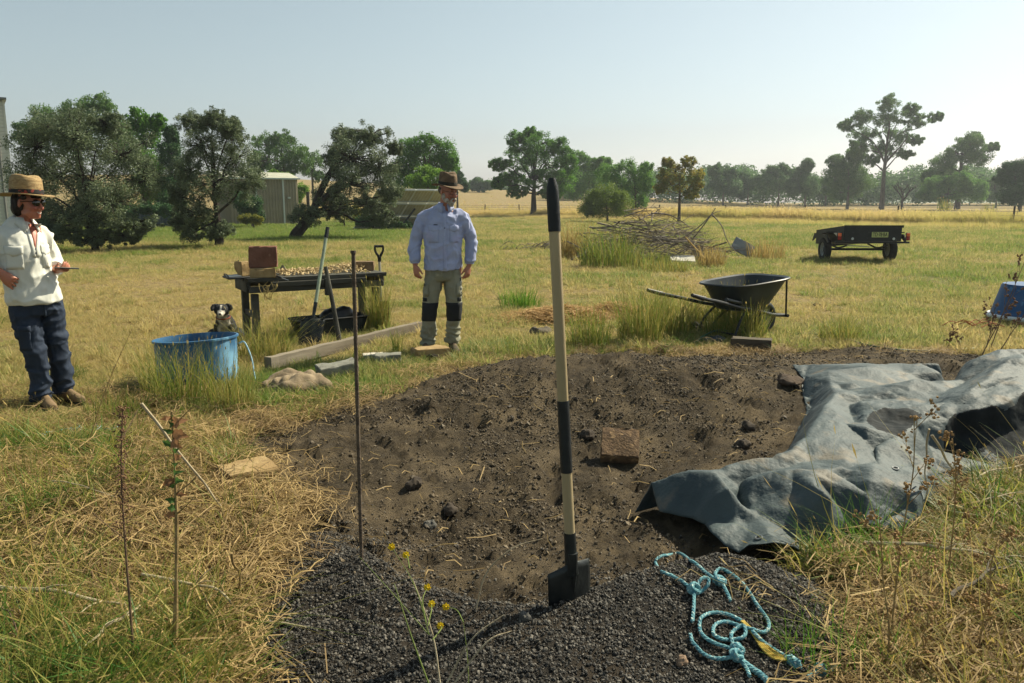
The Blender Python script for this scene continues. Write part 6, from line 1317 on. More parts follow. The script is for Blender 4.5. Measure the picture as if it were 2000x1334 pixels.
    patch('cargo_pocket', tr, NV, r, -.135, -.06, .44, .60, .010, 6, 6); patch('pocket_flap', tr, NV, r, -.138, -.057, .575, .62, .014, 6, 3); patch('fly', tr, NV, r, .038, .052, .66, .80, .006, 2, 6)
    BT = mat('tan_boot', '8a7355', '6b5a44', 10, .85, .3, 60)
    for an, to in (((-.028, .01, .08), (.05, -.26, 0)), ((.118, .12, .085), (.26, -.11, 0))):
        q = MB(); boot(q, an, to, .92); b = q.build('boot', BT, r); remesh(b, .008, 3); q = MB(); sole(q, an, to, .92); q.build('sole', mat('dark_sole', '26221e', None, 5, .8), b)
    ST = mat('straw_weave', 'ab9368', '8b7350', 30, .85, .5, 150, stretch=(1, 1, 3), wear=('8a6d47', 25, .6)); BN = mat('floral_band', '22201f', '7d3328', 34, .8, lo=.56, hi=.6)
    Hm = HM @ Matrix.Translation((0, .010, .045)) @ Matrix.Rotation(R(-3), 4, 'X') @ Matrix.Rotation(R(2), 4, 'Y'); hat('hat', r, Hm, (.099, .113, .122), (.164, .186), ST, BN, lambda a: .008 * math.cos(2 * a), .0)
    # phone in her left hand
    q = MB(); q.box((0, 0, 0), (.072, .15, .009), bev=.004); p = q.build('phone', mat('phone_black', '17191c', None, 5, .25), None, smooth=False); bpy.context.view_layer.update(); p.matrix_world = r.matrix_world @ Matrix.Translation((.215, -.11, 1.012)) @ Matrix.Rotation(R(-58), 4, 'Z') @ Matrix.Rotation(R(-6), 4, 'X'); tag(p, 'thin phone held flat in the woman\'s hand', 'phone')
    q = MB(); q.box((0, 0, .0057), (.066, .142, .0012)); q.build('screen', mat('phone_screen', 'b9b7ae', None, 5, .2), p, smooth=False)
woman()
# ------------------------------------------------------------------ dog
def dog():
    Y = 8.0; x = (437 - 1000) / 1540 * Y; r = empty('dog', (x, Y, hz(x, Y)), R(12), 'black and white dog sitting behind the blue drum facing the camera', 'dog'); r.scale = (.86, .86, .80)
    BK, WHT = mat('black_fur', '16171a', '2a2b30', 30, .7, .8, 120, stretch=(1, 1, .3)), mat('white_fur', '9c978c', '5b5953', 24, .85, .8, 120, stretch=(1, 1, .3), lo=.4, hi=.7)
    MU = mat('muzzle_fur', 'cfc9bc', 'a39d92', 24, .8, .7, 120); q = MB()
    q.tube([(0, .22, .12), (0, .20, .22), (0, .10, .34), (0, .01, .42), (0, -.03, .48)], [(.13, .13), (.135, .15), (.115, .14), (.09, .11), (.065, .075)], 18, 4, ref=(0, -1, .3))
    q.tube([(0, -.0, .40), (0, -.035, .46), (0, -.06, .52)], [.085, .075, .07], 14, 3)
    Hc = Vector((0, -.09, .555)); q.ell(Hc, (.088, .088, .078)); q.tube([Hc + Vector((0, -.04, -.005)), Hc + Vector((0, -.10, -.03)), Hc + Vector((0, -.155, -.042))], [(.050, .046), (.036, .034), (.026, .024)], 12, 3, ref=(0, 0, 1)); q.ell(Hc + Vector((0, -.165, -.030)), (.015, .012, .012))
    for s in (-1, 1):
        q.tube([(s * .07, .0, .36), (s * .075, -.03, .22), (s * .07, -.03, .10), (s * .07, -.04, .03)], [.055, .04, .028, .026], 12, 4); q.tube([(s * .07, -.035, .025), (s * .07, -.085, .02)], [(.03, .022), (.026, .018)], 10, 2, ref=(0, 0, 1))
        q.tube([(s * .09, .22, .18), (s * .14, .10, .22), (s * .145, .04, .14)], [.09, .075, .05], 12, 4); q.tube([(s * .145, .05, .12), (s * .14, .16, .05), (s * .15, .03, .03), (s * .15, -.04, .025)], [.04, .032, .028, .024], 10, 4)
        q.tube([Hc + Vector((s * .045, .015, .040)), Hc + Vector((s * .078, .0, .052)), Hc + Vector((s * .100, -.022, .034)), Hc + Vector((s * .106, -.038, -.004))], [(.040, .022), (.036, .014), (.028, .010), (.012, .006)], 12, 4, ref=(0, -1, 0))
    q.tube([(0, .30, .08), (.1, .38, .04), (.22, .36, .03)], [.03, .028, .015], 8, 4)
    o = q.build('body', [BK, WHT, MU], r); remesh(o, .008, 3); wrinkle(o, lambda p: mnoise.noise(Vector((p.x * 60, p.y * 60, p.z * 18))) * .006); me = o.data
    for p in me.polygons:
        c = p.center; d = c - Hc
        if d.y < -.075 and d.z < .0 + .01: p.material_index = 2
        elif abs(c.x) < .012 and d.y < -.02 and d.z > -.02 and d.z < .07: p.material_index = 2
        elif c.z < .50 and abs(c.x) < .062 + .03 * mnoise.noise(c * 12) and c.y < .0: p.material_index = 1
        elif c.z < .16: p.material_index = 1
    for nm, pts, rr, m in (('nose', [(0, -.170, -.024)], (.016, .010, .012), M_RUB), ('eye', [(-.030, -.078, .016), (.030, -.078, .016)], (.010, .008, .009), mat('dog_eye', '1c120a', None, 4, .1, spec=.8))):
        for c in pts: q = MB(); q.ell(Hc + Vector(c), rr); q.build(nm, m, r)
    q = MB(); q.tube([(.078 * math.cos(a), -.035 + .075 * math.sin(a), .462 + .02 * math.sin(a)) for a in [6.283 * k / 24 for k in range(24)]], .008, 6, close=True); q.build('collar', mat('red_collar', '7a3a2a', None, 4, .7), r)
M_RUB = mat('black_rubber', '15181b', '22262a', 10, .45, .1, 60)
dog()
# ------------------------------------------------------------------ tarpaulin: flat facets between its creases, crumpled finer and finer
def tarp():
    from mathutils.geometry import delaunay_2d_cdt
    def W(zx, zy, h): return (*G0(1250 + .375 * zx, 645 + .375 * zy, h), h)
    RID = [[(62, 775, .15), (210, 755, .165), (345, 745, .18), (500, 692, .20), (690, 672, .21), (800, 632, .23), (860, 562, .25), (930, 470, .27), (975, 392, .28), (1020, 332, .27), (1060, 350, .25)],
           [(540, 800, .12), (700, 760, .15), (860, 705, .175), (1050, 645, .21), (1170, 602, .21)],
           [(535, 835, .11), (600, 785, .18), (700, 752, .21), (800, 745, .22), (900, 765, .23), (960, 742, .23), (1050, 717, .24), (1205, 705, .25)],
           [(330, 750, .17), (390, 752, .20), (460, 832, .18), (520, 905, .13), (497, 962, .09), (495, 1012, .06)], [(275, 800, .10), (300, 812, .09)], [(528, 850, .09), (522, 900, .07), (530, 955, .05)],
           [(75, 865, .07), (150, 880, .09), (240, 882, .12), (330, 972, .10), (380, 1022, .09)], [(240, 882, .12), (390, 752, .20)],
           [(380, 1045, .10), (450, 1017, .12), (520, 1032, .13), (620, 1072, .13), (720, 1092, .13), (800, 1112, .09), (848, 1150, .05)],
           [(800, 745, .22), (900, 812, .23), (985, 872, .21), (1050, 912, .19), (1130, 962, .16), (1200, 1002, .12), (1290, 1032, .09)],
           [(830, 930, .13), (900, 922, .15), (985, 872, .21)], [(620, 1000, .07), (740, 1060, .04), (880, 1000, .08)], [(600, 785, .18), (560, 880, .12), (600, 960, .08)],
           [(1080, 740, .20), (1200, 800, .22), (1330, 832, .19), (1440, 832, .18)], [(1050, 800, .17), (1180, 870, .17), (1300, 872, .16), (1420, 892, .15), (1465, 960, .10)],
           [(1215, 655, .16), (1235, 720, .17), (1325, 722, .15), (1440, 770, .14)], [(1205, 705, .25), (1235, 720, .17)],
           [(1060, 350, .25), (1135, 347, .23), (1208, 355, .24), (1290, 312, .28), (1370, 282, .31), (1450, 267, .32), (1560, 277, .30), (1668, 272, .28)],
           [(1085, 400, .20), (1115, 500, .19)], [(1148, 385, .27), (1170, 440, .25), (1160, 505, .23)], [(975, 392, .28), (1070, 507, .25), (1175, 517, .27), (1180, 592, .21)],
           [(870, 242, .21), (985, 220, .25), (1190, 202, .26), (1290, 242, .21), (1350, 292, .19)], [(990, 277, .22), (1120, 287, .24), (1165, 317, .20), (1060, 325, .20)], [(870, 242, .21), (990, 277, .22), (1020, 332, .27)],
           [(880, 205, .13), (925, 187, .17), (1190, 180, .20), (1300, 184, .21), (1450, 182, .23), (1560, 167, .26), (1640, 147, .29), (1690, 172, .22)], [(1190, 202, .26), (1400, 240, .20), (1560, 225, .22), (1660, 215, .24)],
           [(1175, 467, .25), (1270, 412, .275), (1400, 412, .285), (1470, 442, .27), (1500, 472, .26)], [(1330, 375, .245), (1450, 385, .25), (1540, 395, .26)], [(1300, 480, .235), (1400, 490, .235), (1330, 540, .215)],
           [(1600, 392, .30), (1700, 332, .36), (1800, 272, .40), (1880, 192, .44), (1930, 162, .46), (2000, 157, .47), (2180, 150, .47)], [(1590, 340, .27), (1670, 302, .27), (1690, 292, .26), (1780, 252, .35), (1860, 172, .40), (1990, 130, .43), (2180, 125, .43)],
           [(1690, 187, .30), (1760, 152, .40), (1880, 107, .45), (2000, 94, .46), (2180, 88, .46)],
           [(1430, 512, .24), (1540, 432, .29), (1650, 402, .30), (1760, 365, .34), (1900, 302, .37), (2000, 297, .38), (2180, 285, .38)], [(1800, 322, .352), (1990, 250, .398), (2180, 225, .41)],
           [(1560, 520, .22), (1640, 445, .275), (1750, 422, .305), (1900, 382, .34), (2000, 332, .37), (2180, 320, .38)], [(1640, 560, .15), (1800, 540, .17), (1950, 520, .18), (2150, 500, .19)],
           [(1430, 512, .24), (1340, 562, .225), (1235, 622, .205), (1345, 592, .21), (1420, 652, .18), (1470, 692, .15), (1492, 762, .13), (1510, 850, .07)], [(1480, 600, .14), (1560, 640, .09), (1600, 680, .03)],
           [(1545, 750, .05), (1640, 727, .07), (1780, 707, .07), (1860, 720, .03)], [(1500, 472, .26), (1600, 392, .30)], [(1668, 272, .28), (1690, 187, .30)]]
    # hem: at the front it follows the photograph, at the back it drops behind the folds
    def back(p, dx, dy): return (p[0] + dx, p[1] + dy, None)
    hem = []
    for q in [(62, 800, .10), (80, 880, .04), (105, 948, .01), (280, 985, .02), (340, 1015, .02), (365, 1055, .05), (440, 1122, .03), (515, 1168, .01), (570, 1122, .07), (700, 1112, .08), (790, 1135, .06), (862, 1168, .01), (960, 1125, .01), (1012, 1062, .04), (1100, 1052, .03), (1182, 1012, .09), (1280, 1042, .07), (1352, 1048, .06), (1442, 992, .08), (1462, 962, .09), (1475, 902, .10), (1525, 885, .02), (1570, 860, .0), (1640, 790, .01), (1720, 765, .03), (1850, 745, .03), (2000, 715, .03), (2180, 700, .03)]: hem.append(W(*q))
    for q, dx, dy in [((2180, 88, .46), 0, .3), ((2000, 94, .46), -.02, .3), ((1880, 107, .45), -.05, .3), ((1760, 152, .40), -.05, .26), ((1692, 180, .3), -.02, .2), ((1640, 147, .29), -.03, .22), ((1450, 182, .23), -.03, .20), ((1190, 180, .20), -.04, .18), ((925, 187, .17), -.08, .16), ((866, 215, .11), -.10, .06)]: hem.append(back(W(*q), dx, dy))
    for q in [(852, 262, .10), (846, 330, .06), (856, 400, .05), (868, 450, .04)]: hem.append(W(*q))
    for q, dx, dy in [((905, 500, .24), -.14, .05), ((835, 590, .23), -.12, .10), ((690, 672, .21), -.08, .13), ((500, 692, .20), -.07, .13), ((345, 745, .18), -.07, .12), ((210, 755, .165), -.07, .11), ((70, 775, .15), -.07, .09)]: hem.append(back(W(*q), dx, dy))
    pts, zs, edges = [], [], []
    def put(p):
        pts.append(Vector(p[:2])); zs.append(p[2] if p[2] is not None else hz(p[0], p[1]) + .015); return len(pts) - 1
    hi = [put(p) for p in hem]; edges += [(hi[i], hi[(i + 1) % len(hi)]) for i in range(len(hi))]; poly = [tuple(p[:2]) for p in hem]
    for r_ in RID:
        w_ = [W(*q) for q in r_]; k = [put(p) if polydist(np.array([p[0]]), np.array([p[1]]), poly)[0] > .012 else None for p in w_]
        edges += [(a, b) for a, b in zip(k, k[1:]) if a is not None and b is not None]
    TARP.extend(poly)
    co, ed, fa, ov, _, _ = delaunay_2d_cdt(pts, edges, [], 0, 1e-4)
    z = []
    for i, c in enumerate(co):
        if ov[i]: z.append(max(zs[j] for j in ov[i]))
        else: d = sorted(((c - pts[j]).length, j) for j in range(len(pts)))[:3]; z.append(sum(zs[j] / (a + 1e-3) for a, j in d) / sum(1 / (a + 1e-3) for a, j in d))
    bm = bmesh.new(); vs_ = [bm.verts.new((c.x, c.y, zz)) for c, zz in zip(co, z)]
    for f in fa:
        c = sum((co[i] for i in f), Vector((0, 0))) / len(f)
        if polydist(np.array([c.x]), np.array([c.y]), poly)[0] > 0: bm.faces.new([vs_[i] for i in f])
    for v in [v for v in bm.verts if not v.link_faces]: bm.verts.remove(v)
    for it in range(5):
        sel = [e for e in bm.edges if e.calc_length() > (.02 if it > 1 else .06)]
        bmesh.ops.subdivide_edges(bm, edges=sel, cuts=1, use_grid_fill=False, fractal=0)
        bmesh.ops.triangulate(bm, faces=[f for f in bm.faces if len(f.verts) > 3])
        bm.normal_update(); amp = (.016, .015, .0085, .0032, .0010)[it]; off = Vector((it * 13.1, 3, 7)); fr = (3.2, 6.5, 13, 26, 50)[it]
        mv = [(v, v.normal.copy()) for v in bm.verts]
        for v, n in mv:
            p = v.co * fr + off; a = abs(mnoise.noise(p)); b = abs(mnoise.noise(p * 1.7 + Vector((9, 2, 5)))); v.co += n * amp * (.75 - 2.2 * min(a, b * 1.1)) * (1 if v.is_boundary is False else .35)
        if it < 4: bmesh.ops.smooth_vert(bm, verts=[v for v in bm.verts if not v.is_boundary], factor=(.06, .14, .26, .32)[it], use_axis_x=True, use_axis_y=True, use_axis_z=True)
    me = bpy.data.meshes.new('tarpaulin'); bm.to_mesh(me); bm.free()
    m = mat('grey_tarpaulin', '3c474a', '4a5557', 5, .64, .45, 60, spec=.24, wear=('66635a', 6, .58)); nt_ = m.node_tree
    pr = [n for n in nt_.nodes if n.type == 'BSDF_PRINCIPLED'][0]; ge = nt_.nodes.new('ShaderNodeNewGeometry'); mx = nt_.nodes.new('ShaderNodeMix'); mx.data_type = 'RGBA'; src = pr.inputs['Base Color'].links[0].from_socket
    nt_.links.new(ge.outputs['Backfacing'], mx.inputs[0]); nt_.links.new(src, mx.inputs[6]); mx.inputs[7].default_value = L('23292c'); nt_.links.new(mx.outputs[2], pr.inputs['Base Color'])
    o = link('tarpaulin', me, [m, mat('shaded_tarp_underside', '15191b', '22282b', 6, .78, .3, 45, spec=.12)], None, True)  # second slot: black underside, with shade painted into its colour
    a, _n = verts(o); zg = H(a[:, 0], a[:, 1]) + .006; a[:, 2] = np.maximum(a[:, 2], zg); setverts(o, a)
    SHADED = [W(*q)[:2] for q in [(1560, 525, .22), (1640, 450, .272), (1750, 427, .30), (1900, 387, .335), (2000, 337, .365), (2400, 325, .37), (2400, 790, .0), (1900, 740, .0), (1800, 700, .02), (1640, 700, .04), (1560, 640, .09)]]
    SHADED2 = [W(*q)[:2] for q in [(1180, 470, .25), (1270, 416, .275), (1400, 416, .285), (1475, 450, .27), (1430, 512, .24), (1340, 560, .225), (1240, 560, .22)]]  # right drop and fold cavity, where the shade is coloured in as black
    n = len(me.polygons); cen = np.empty(n * 3, np.float32); me.polygons.foreach_get('center', cen); cen = cen.reshape(-1, 3); k_ = np.maximum(polydist(cen[:, 0], cen[:, 1], SHADED), polydist(cen[:, 0], cen[:, 1], SHADED2)) + (fbm(cen[:, 0], cen[:, 1], 6, 2, 210) - .5) * .06
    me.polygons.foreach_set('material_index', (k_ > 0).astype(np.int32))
    md = o.modifiers.new('t', 'SOLIDIFY'); md.thickness = .003; md.offset = -1
    tag(o, 'crumpled grey tarpaulin pulled back over the right side of the soil heap', 'tarpaulin')
    GM = mat('eyelet_metal', '8d8f8c', None, 4, .3, metal=.7); GK = mat('eyelet_hole', '0c0d0e', None, 4, .9); bpy.context.view_layer.update()
    for zx, zy in ((620, 1083), (790, 1178 - 45), (1330, 722), (1472, 800)):
        u, fw, up = ray(1250 + .375 * zx, 645 + .375 * zy); h, c, n, _i = o.ray_cast(Vector((0, 0, CAM_H)), Vector((u, fw, up)).normalized())
        if not h: continue
        t = n.to_track_quat('Z', 'Y').to_matrix(); q = MB(); q.tube([c + n * .004 + t @ Vector((.014 * math.cos(k * .3927), .014 * math.sin(k * .3927), 0)) for k in range(16)], .004, 6, close=True); e = q.build('eyelet', GM, o); q = MB(); q.ell(c + n * .002, (.010, .010, .003), t, 12, 6); q.build('hole', GK, e)
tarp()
# ------------------------------------------------------------------ tall clumps and single weeds
CG = 'tall grass clumps'
cl = [((360, 792), .24, .52, 320, 'tall green-gold grass in front of the blue drum', .55, .45), ((455, 800), .2, .5, 220, 'tall yellowing grass at the right side of the blue drum', .42, .5), ((300, 775), .10, .50, 120, 'thin upright grass at the left side of the blue drum', .5, .4), ((520, 700), .26, .55, 300, 'long arching grass between the bench\'s left leg and the spade', .35, .8),
      ((738, 648), .14, .62, 320, 'upright yellow grass growing through the right end of the bench', .38, .25), ((1150, 680), .22, .50, 300, 'bright grass on the soil\'s far edge right of the shovel sleeve', .55, .4), ((1250, 672), .24, .72, 420, 'tallest yellow-green grass left of the wheelbarrow', .48, .35), ((1310, 655), .26, .62, 380, 'tall grass around the wheelbarrow\'s near handle', .45, .4),
      ((1430, 652), .26, .62, 420, 'tall grass growing through the wheelbarrow', .45, .35), ((1372, 640), .2, .55, 240, 'dry grass under the wheelbarrow\'s tray', .3, .4), ((1015, 600), .30, .34, 300, 'low lush green grass patch on the lawn left of the straw', .85, .5), ((1640, 665), .24, .36, 260, 'low olive grass clump between the timber block and the blue tub', .45, .6),
      ((775, 690), .05, .30, 60, 'small tuft beside the rusty stake and the flat stone', .6, .35), ((1190, 520), .7, .95, 420, 'broad green grass clump before the left end of the brush pile', .75, .35), ((1120, 505), .4, 1.05, 260, 'brownish tall grass at the brush pile\'s left edge', .12, .3), ((1390, 520), .35, .55, 200, 'orange-brown dry grass right of the whitish slab', .0, .35), ((1495, 505), .5, .6, 200, 'dry orange grass around the tilted grey sheet', .05, .35), ((1300, 530), .55, .35, 260, 'short dry grass below the whitish slab', .25, .5),
      ((1462, 664), .2, .5, 260, 'olive grass in front of the wheelbarrow\'s wheel', .5, .4), ((1405, 662), .2, .42, 240, 'short thick grass in front of the wheelbarrow\'s leg', .55, .45), ((1255, 524), .6, .5, 280, 'green-brown grass along the front foot of the brush pile', .5, .4),
      ((1845, 410), .9, 1.5, 60, 'tall seeding reeds at the wire fence, leaning right', .55, .35), ((1930, 425), .7, 1.6, 70, 'dark green reed clump just left of the fence post at the right edge', .65, .2), ((1000, 700), .2, .22, 160, 'low grass along the soil edge right of the man', .6, .6), ((60, 1240), .16, .26, 130, 'green grass clump at the photo\'s lower left corner', .85, .5), ((300, 1210), .2, .22, 160, 'fresh green grass around the thorny stem\'s foot', .95, .6), ((40, 960), .22, .26, 180, 'blue-green fine grass at the left edge below the woman', .75, .35), ((230, 820), .22, .26, 200, 'fresh grass between the woman and the blue drum', .7, .5), ((1690, 1085), .14, .34, 130, 'bright green long grass in front of the tarp', 1., .6), ((1760, 1140), .2, .26, 160, 'fresh green grass tuft below the tarp\'s front hem', .95, .6), ((1640, 1300), .2, .22, 120, 'green grass at the right end of the gravel', .9, .6)]
MDRY = leafmat('dry_clump_blade', 'a8905a', '7e7a45', .5, .6)
for k, (pp, w_, h, n, lab, tone, lean) in enumerate(cl):
    far_ = pp[1] < 530; o = clump(pp[0], pp[1], w_, h, n, lab, tone, lean, seed=200 + k, wd=.016 if far_ else (.006 if pp[1] < 900 else .0048), head=.16 if h > .45 else .03, mt=MDRY if tone < .15 else (leafmat('lush_blade', '8a9a40', '4a7a28', .5, .5) if tone > .8 else None)); o['group'] = CG
def straw_heap():
    rg = np.random.default_rng(77); M = leafmat('mulch_straw', 'c0a06c', '86683f', .3, .8)
    for px, py, sx, sy, n, lab in ((1100, 622, .75, .42, 3200, 'flattened heap of red-brown straw mulch on the lawn behind the shovel'), (1205, 612, .45, .3, 1300, 'smaller straw mulch patch left of the tall grass'), (860, 560, .25, .2, 300, 'thin dry straw on the lawn beside the man\'s leg')):
        b = at(px, py); c = np.stack([rg.normal(0, sx * .6, n), rg.normal(0, sy * .6, n)], 1); hgt = .16 * np.exp(-(c ** 2).sum(1) / (sx * sy)) * rg.random(n) + .012; a = rg.random(n) * 6.28; l = rg.uniform(.05, .2, n); V_ = []
        d = np.stack([np.cos(a), np.sin(a), rg.normal(size=n) * .25], 1); s = np.stack([-np.sin(a), np.cos(a), np.full(n, .4)], 1) * .004; p = np.concatenate([c, hgt[:, None]], 1)
        v = np.stack([p - d * l[:, None] / 2 - s, p - d * l[:, None] / 2 + s, p + d * l[:, None] / 2 + s, p + d * l[:, None] / 2 - s], 1).reshape(-1, 3); f = np.arange(4 * n).reshape(-1, 4)
        o = link('straw_mulch', npmesh('straw_mulch', v, f, {'v': np.repeat(rg.random(n), 4)}), M, None); o.location = b; o['kind'] = 'stuff'; o['label'] = lab
straw_heap()
M_ST1 = mat('dry_weed_stem', 'a08a5e', '7b6644', 30, .9, .3, 120); M_ST2 = mat('brown_weed_stem', '75604a', '57463a', 30, .9, .3, 120); M_PALE = mat('bleached_stick', 'b3a68b', '94866c', 14, .85, .4, 80); M_SEED = mat('brown_seed', '7c5f46', '5c4433', 40, .95); M_TANS = mat('tan_seed', 'a4855a', '7d6240', 40, .95); M_GST = mat('green_stem', '6f7d3c', '596a31', 20, .7)
def stem3(px0, px1, Yd=.0, bend=(0, 0, 0)):
    b = at(*px0); t = P(px1[0], px1[1], b.y + Yd); return b, t - b
def weed(name, base, top, rad, label, m, cat='weed', Yd=0., branches=0, seedm=None, seeds=0, sr=.006, bl=.3, leaves=None, bend=.03, sd=1, t0=.3, spire=False, up=.5, knob=0):
    """a dead or living stem with side shoots, seed heads and leaves as parts."""
    rg = random.Random(sd); b, d = stem3(base, top, Yd); r = empty(name, b, 0, label, cat); ln = d.length; side = d.cross(Vector((0, 1, 0))).normalized()
    pts = [d * t + side * bend * ln * math.sin(t * 5 + sd) * t + Vector((0, rg.uniform(-.01, .01), 0)) for t in (-.03, .2, .4, .6, .8, 1)]
    q = MB(); q.tube(pts, [rad * (1.1 - .65 * i / 5) * (1 + knob * (i % 2)) for i in range(6)], 7, 5); q.build('stem', m, r); cp_ = crom(np.array([list(p) for p in pts]), 8); tips = []
    for k in range(branches):
        t = t0 + (1 - t0) * (k + rg.random()) / branches; p = Vector(cp_[min(len(cp_) - 2, int(t * len(cp_)))]); a = rg.uniform(0, 6.28); l = ln * bl * (1.15 - t * .7) * rg.uniform(.6, 1.2); dr = (Vector((math.cos(a), math.sin(a) * .8, 0)) + d.normalized() * up).normalized()
        e = p + dr * l + Vector((0, 0, .02)); mm = p.lerp(e, .5) + Vector((0, 0, -.02)) * l; q = MB(); q.tube([p, mm, e], [rad * .45, rad * .35, rad * .18], 5, 3, cap=False); tips += [(p.lerp(e, f), e) for f in (.55, .8, 1)]
        for j in range(2): s = mm.lerp(e, rg.random()); f = s + (dr + Vector((rg.uniform(-.8, .8), rg.uniform(-.8, .8), rg.uniform(0, .7)))).normalized() * l * .35; q.tube([s, f], [rad * .22, rad * .12], 4, 1, cap=False); tips.append((f, f))
        q.build('shoot', m, r)
    if seeds:
        q = MB()
        for k in range(seeds):
            if spire: t = rg.uniform(t0, 1); p = Vector(cp_[min(len(cp_) - 1, int(t * len(cp_)))]) + Vector((rg.gauss(0, 1), rg.gauss(0, 1), rg.gauss(0, .5))) * .018 * (1.4 - t)
            else: p = tips[rg.randrange(len(tips))][rg.randrange(2)] + Vector((rg.gauss(0, 1), rg.gauss(0, 1), rg.gauss(0, 1))) * .008
            s = sr * rg.uniform(.5, 1.3); q.ell(p, (s, s, s * rg.uniform(.5, 1.4)), Euler((rg.random() * 3, rg.random() * 3, 0)).to_matrix(), 5, 3)
        o = q.build('seed_heads', seedm or M_SEED, r, smooth=False); o['kind'] = 'stuff'
    for (t, off, l, w_, lm, curl) in (leaves or []):
        p = Vector(cp_[min(len(cp_) - 2, int(t * len(cp_)))]); dr = Vector(off).normalized(); sdv = dr.cross(Vector((0, -1, .3))).normalized(); nn = sdv.cross(dr); q = MB(); V_ = []
        for i in range(7):
            u = i / 6; ww = w_ * math.sin(min(1, u * 1.05 + .06) * math.pi) ** .7 * (1 + .25 * math.sin(i * 2.7)); c = p + dr * l * u + nn * curl * math.sin(u * 3) * l; V_ += [c - sdv * ww + nn * .25 * ww, c + nn * -.1 * ww, c + sdv * ww + nn * .25 * ww]
        q.add(V_, [(3 * i + k, 3 * i + k + 1, 3 * i + k + 4, 3 * i + k + 3) for i in range(6) for k in range(2)]); q.build('leaf', lm, r)
    return r
GL = leafmat('weed_leaf', '496632', '6b8c45', .4); BLF = mat('withered_leaf', '9c7552', '7d5a3e', 14, .8, .3, 60, trans=.35)
def setv(*os):
    for o in os: pass
weed('weed', (341, 1322), (345, 802), .0062, 'thorny upright weed with a few green and withered leaves at lower left', M_ST1, branches=5, bl=.16, sd=3, t0=.15, bend=.012, knob=.5,
     leaves=[(.62 + .36 * k / 16, (random.choice((-1, 1)) * random.uniform(.5, 1), random.uniform(-.5, .3), random.uniform(-.4, .6)), random.uniform(.025, .045), random.uniform(.007, .012), GL if k % 3 else BLF, random.uniform(.2, .6)) for k in range(17)] + [(.95, (.9, 0, .3), .055, .017, BLF, .6), (.92, (.85, .1, -.3), .05, .016, BLF, .5), (.90, (.6, -.2, -.5), .045, .015, BLF, .5)])
weed('weed', (262, 1345), (232, 800), .0044, 'dead brown stem carrying a red-brown seed spire at lower left', M_ST2, branches=3, bl=.14, seeds=620, spire=True, t0=.55, sr=.0026, sd=5, bend=.015)
weed('weed', (160, 900), (85, 628) if False else (252, 640), .003, 'thin bare stalk rising in front of the woman\'s side of the lawn', M_ST1, sd=6, branches=1, bl=.1, bend=.02, Yd=.0)
def stick(name, p0, p1, rad, label, m=M_PALE, h0=.0, h1=0., mid=.0, cat='stick', forks=2, sd=1, dY=0.):
    rg = random.Random(sd); a = at(*p0) + Vector((0, 0, rad)); b = at(*p1) + Vector((0, 0, rad))
    if h0: a = P(p0[0], p0[1], b.y + h0)
    if h1: b = P(p1[0], p1[1], a.y + h1)
    d = b - a; r = empty(name, a, 0, label, cat); q = MB(); n = 7; pts = []
    for i in range(n):
        t = i / (n - 1); p = d * t + Vector((rg.gauss(0, .006), rg.gauss(0, .006), rg.gauss(0, .003))) * (0 < i < n - 1) + Vector((0, 0, mid * math.sin(t * 3.14))); w_ = a + p
        if not (h0 or h1): p.z = max(p.z, hz(w_.x, w_.y) - a.z + rad * .8 + .015 * math.sin(t * 3.14) + .12 * (1 - float(soil_mask(np.array([w_.x]), np.array([w_.y]))[0])))
        pts.append(p)
    q.tube(pts, [rad * (1.1 - .6 * i / (n - 1)) for i in range(n)], 7, 4); q.build('branch', m, r)
    for k in range(forks): s = pts[rg.randrange(2, n - 1)]; e = s + (d.normalized() + Vector((rg.gauss(0, .7), rg.gauss(0, .7), abs(rg.gauss(.2, .2))))).normalized() * d.length * rg.uniform(.1, .28); q = MB(); q.tube([s, s.lerp(e, .5) + Vector((0, 0, .008)), e], [rad * .55, rad * .4, rad * .2], 5, 3, cap=False); q.build('twig', m, r)
    return r
stick('stick', (276, 788), (462, 1022), .0075, 'pale bleached stick leaning diagonally among the grass left of the paver', h0=-.10, forks=0, sd=2)
stick('stick', (2, 1211), (252, 1246), .0085, 'pale knotty stick lying at the lower left edge', forks=2, sd=3, m=M_PALE); stick('stick', (278, 1252), (172, 1334), .0075, 'curved pale stick beside the brown seed stem\'s foot', forks=1, sd=4)
stick('stick', (282, 1182), (598, 1228), .0055, 'long thin grey stick reaching onto the gravel at left', forks=2, sd=5); stick('stick', (30, 1120), (246, 1004), .0034, 'thin straw-coloured stalk leaning left in the lower left grass', forks=1, sd=6, m=M_ST1); stick('stick', (452, 1080), (482, 1190), .005, 'short dead stem at the left edge of the gravel', forks=0, sd=7, h0=-.15, m=M_ST1)
stick('stick', (420, 1192), (520, 1330), .003, 'dry bent stalk over the gravel\'s lower left edge', forks=1, sd=8, m=M_ST1); stick('stick', (105, 985), (232, 1020), .003, 'thin grey stalk under the red-brown seed spire', forks=0, sd=9); stick('stick', (395, 1210), (460, 1334), .0035, 'dead leaf stalks near the thorny weed\'s foot', forks=2, sd=18, m=M_ST1); stick('stick', (15, 1240), (45, 1334), .003, 'red-brown thin stalk at the lower left corner', forks=2, sd=19, m=M_ST2)
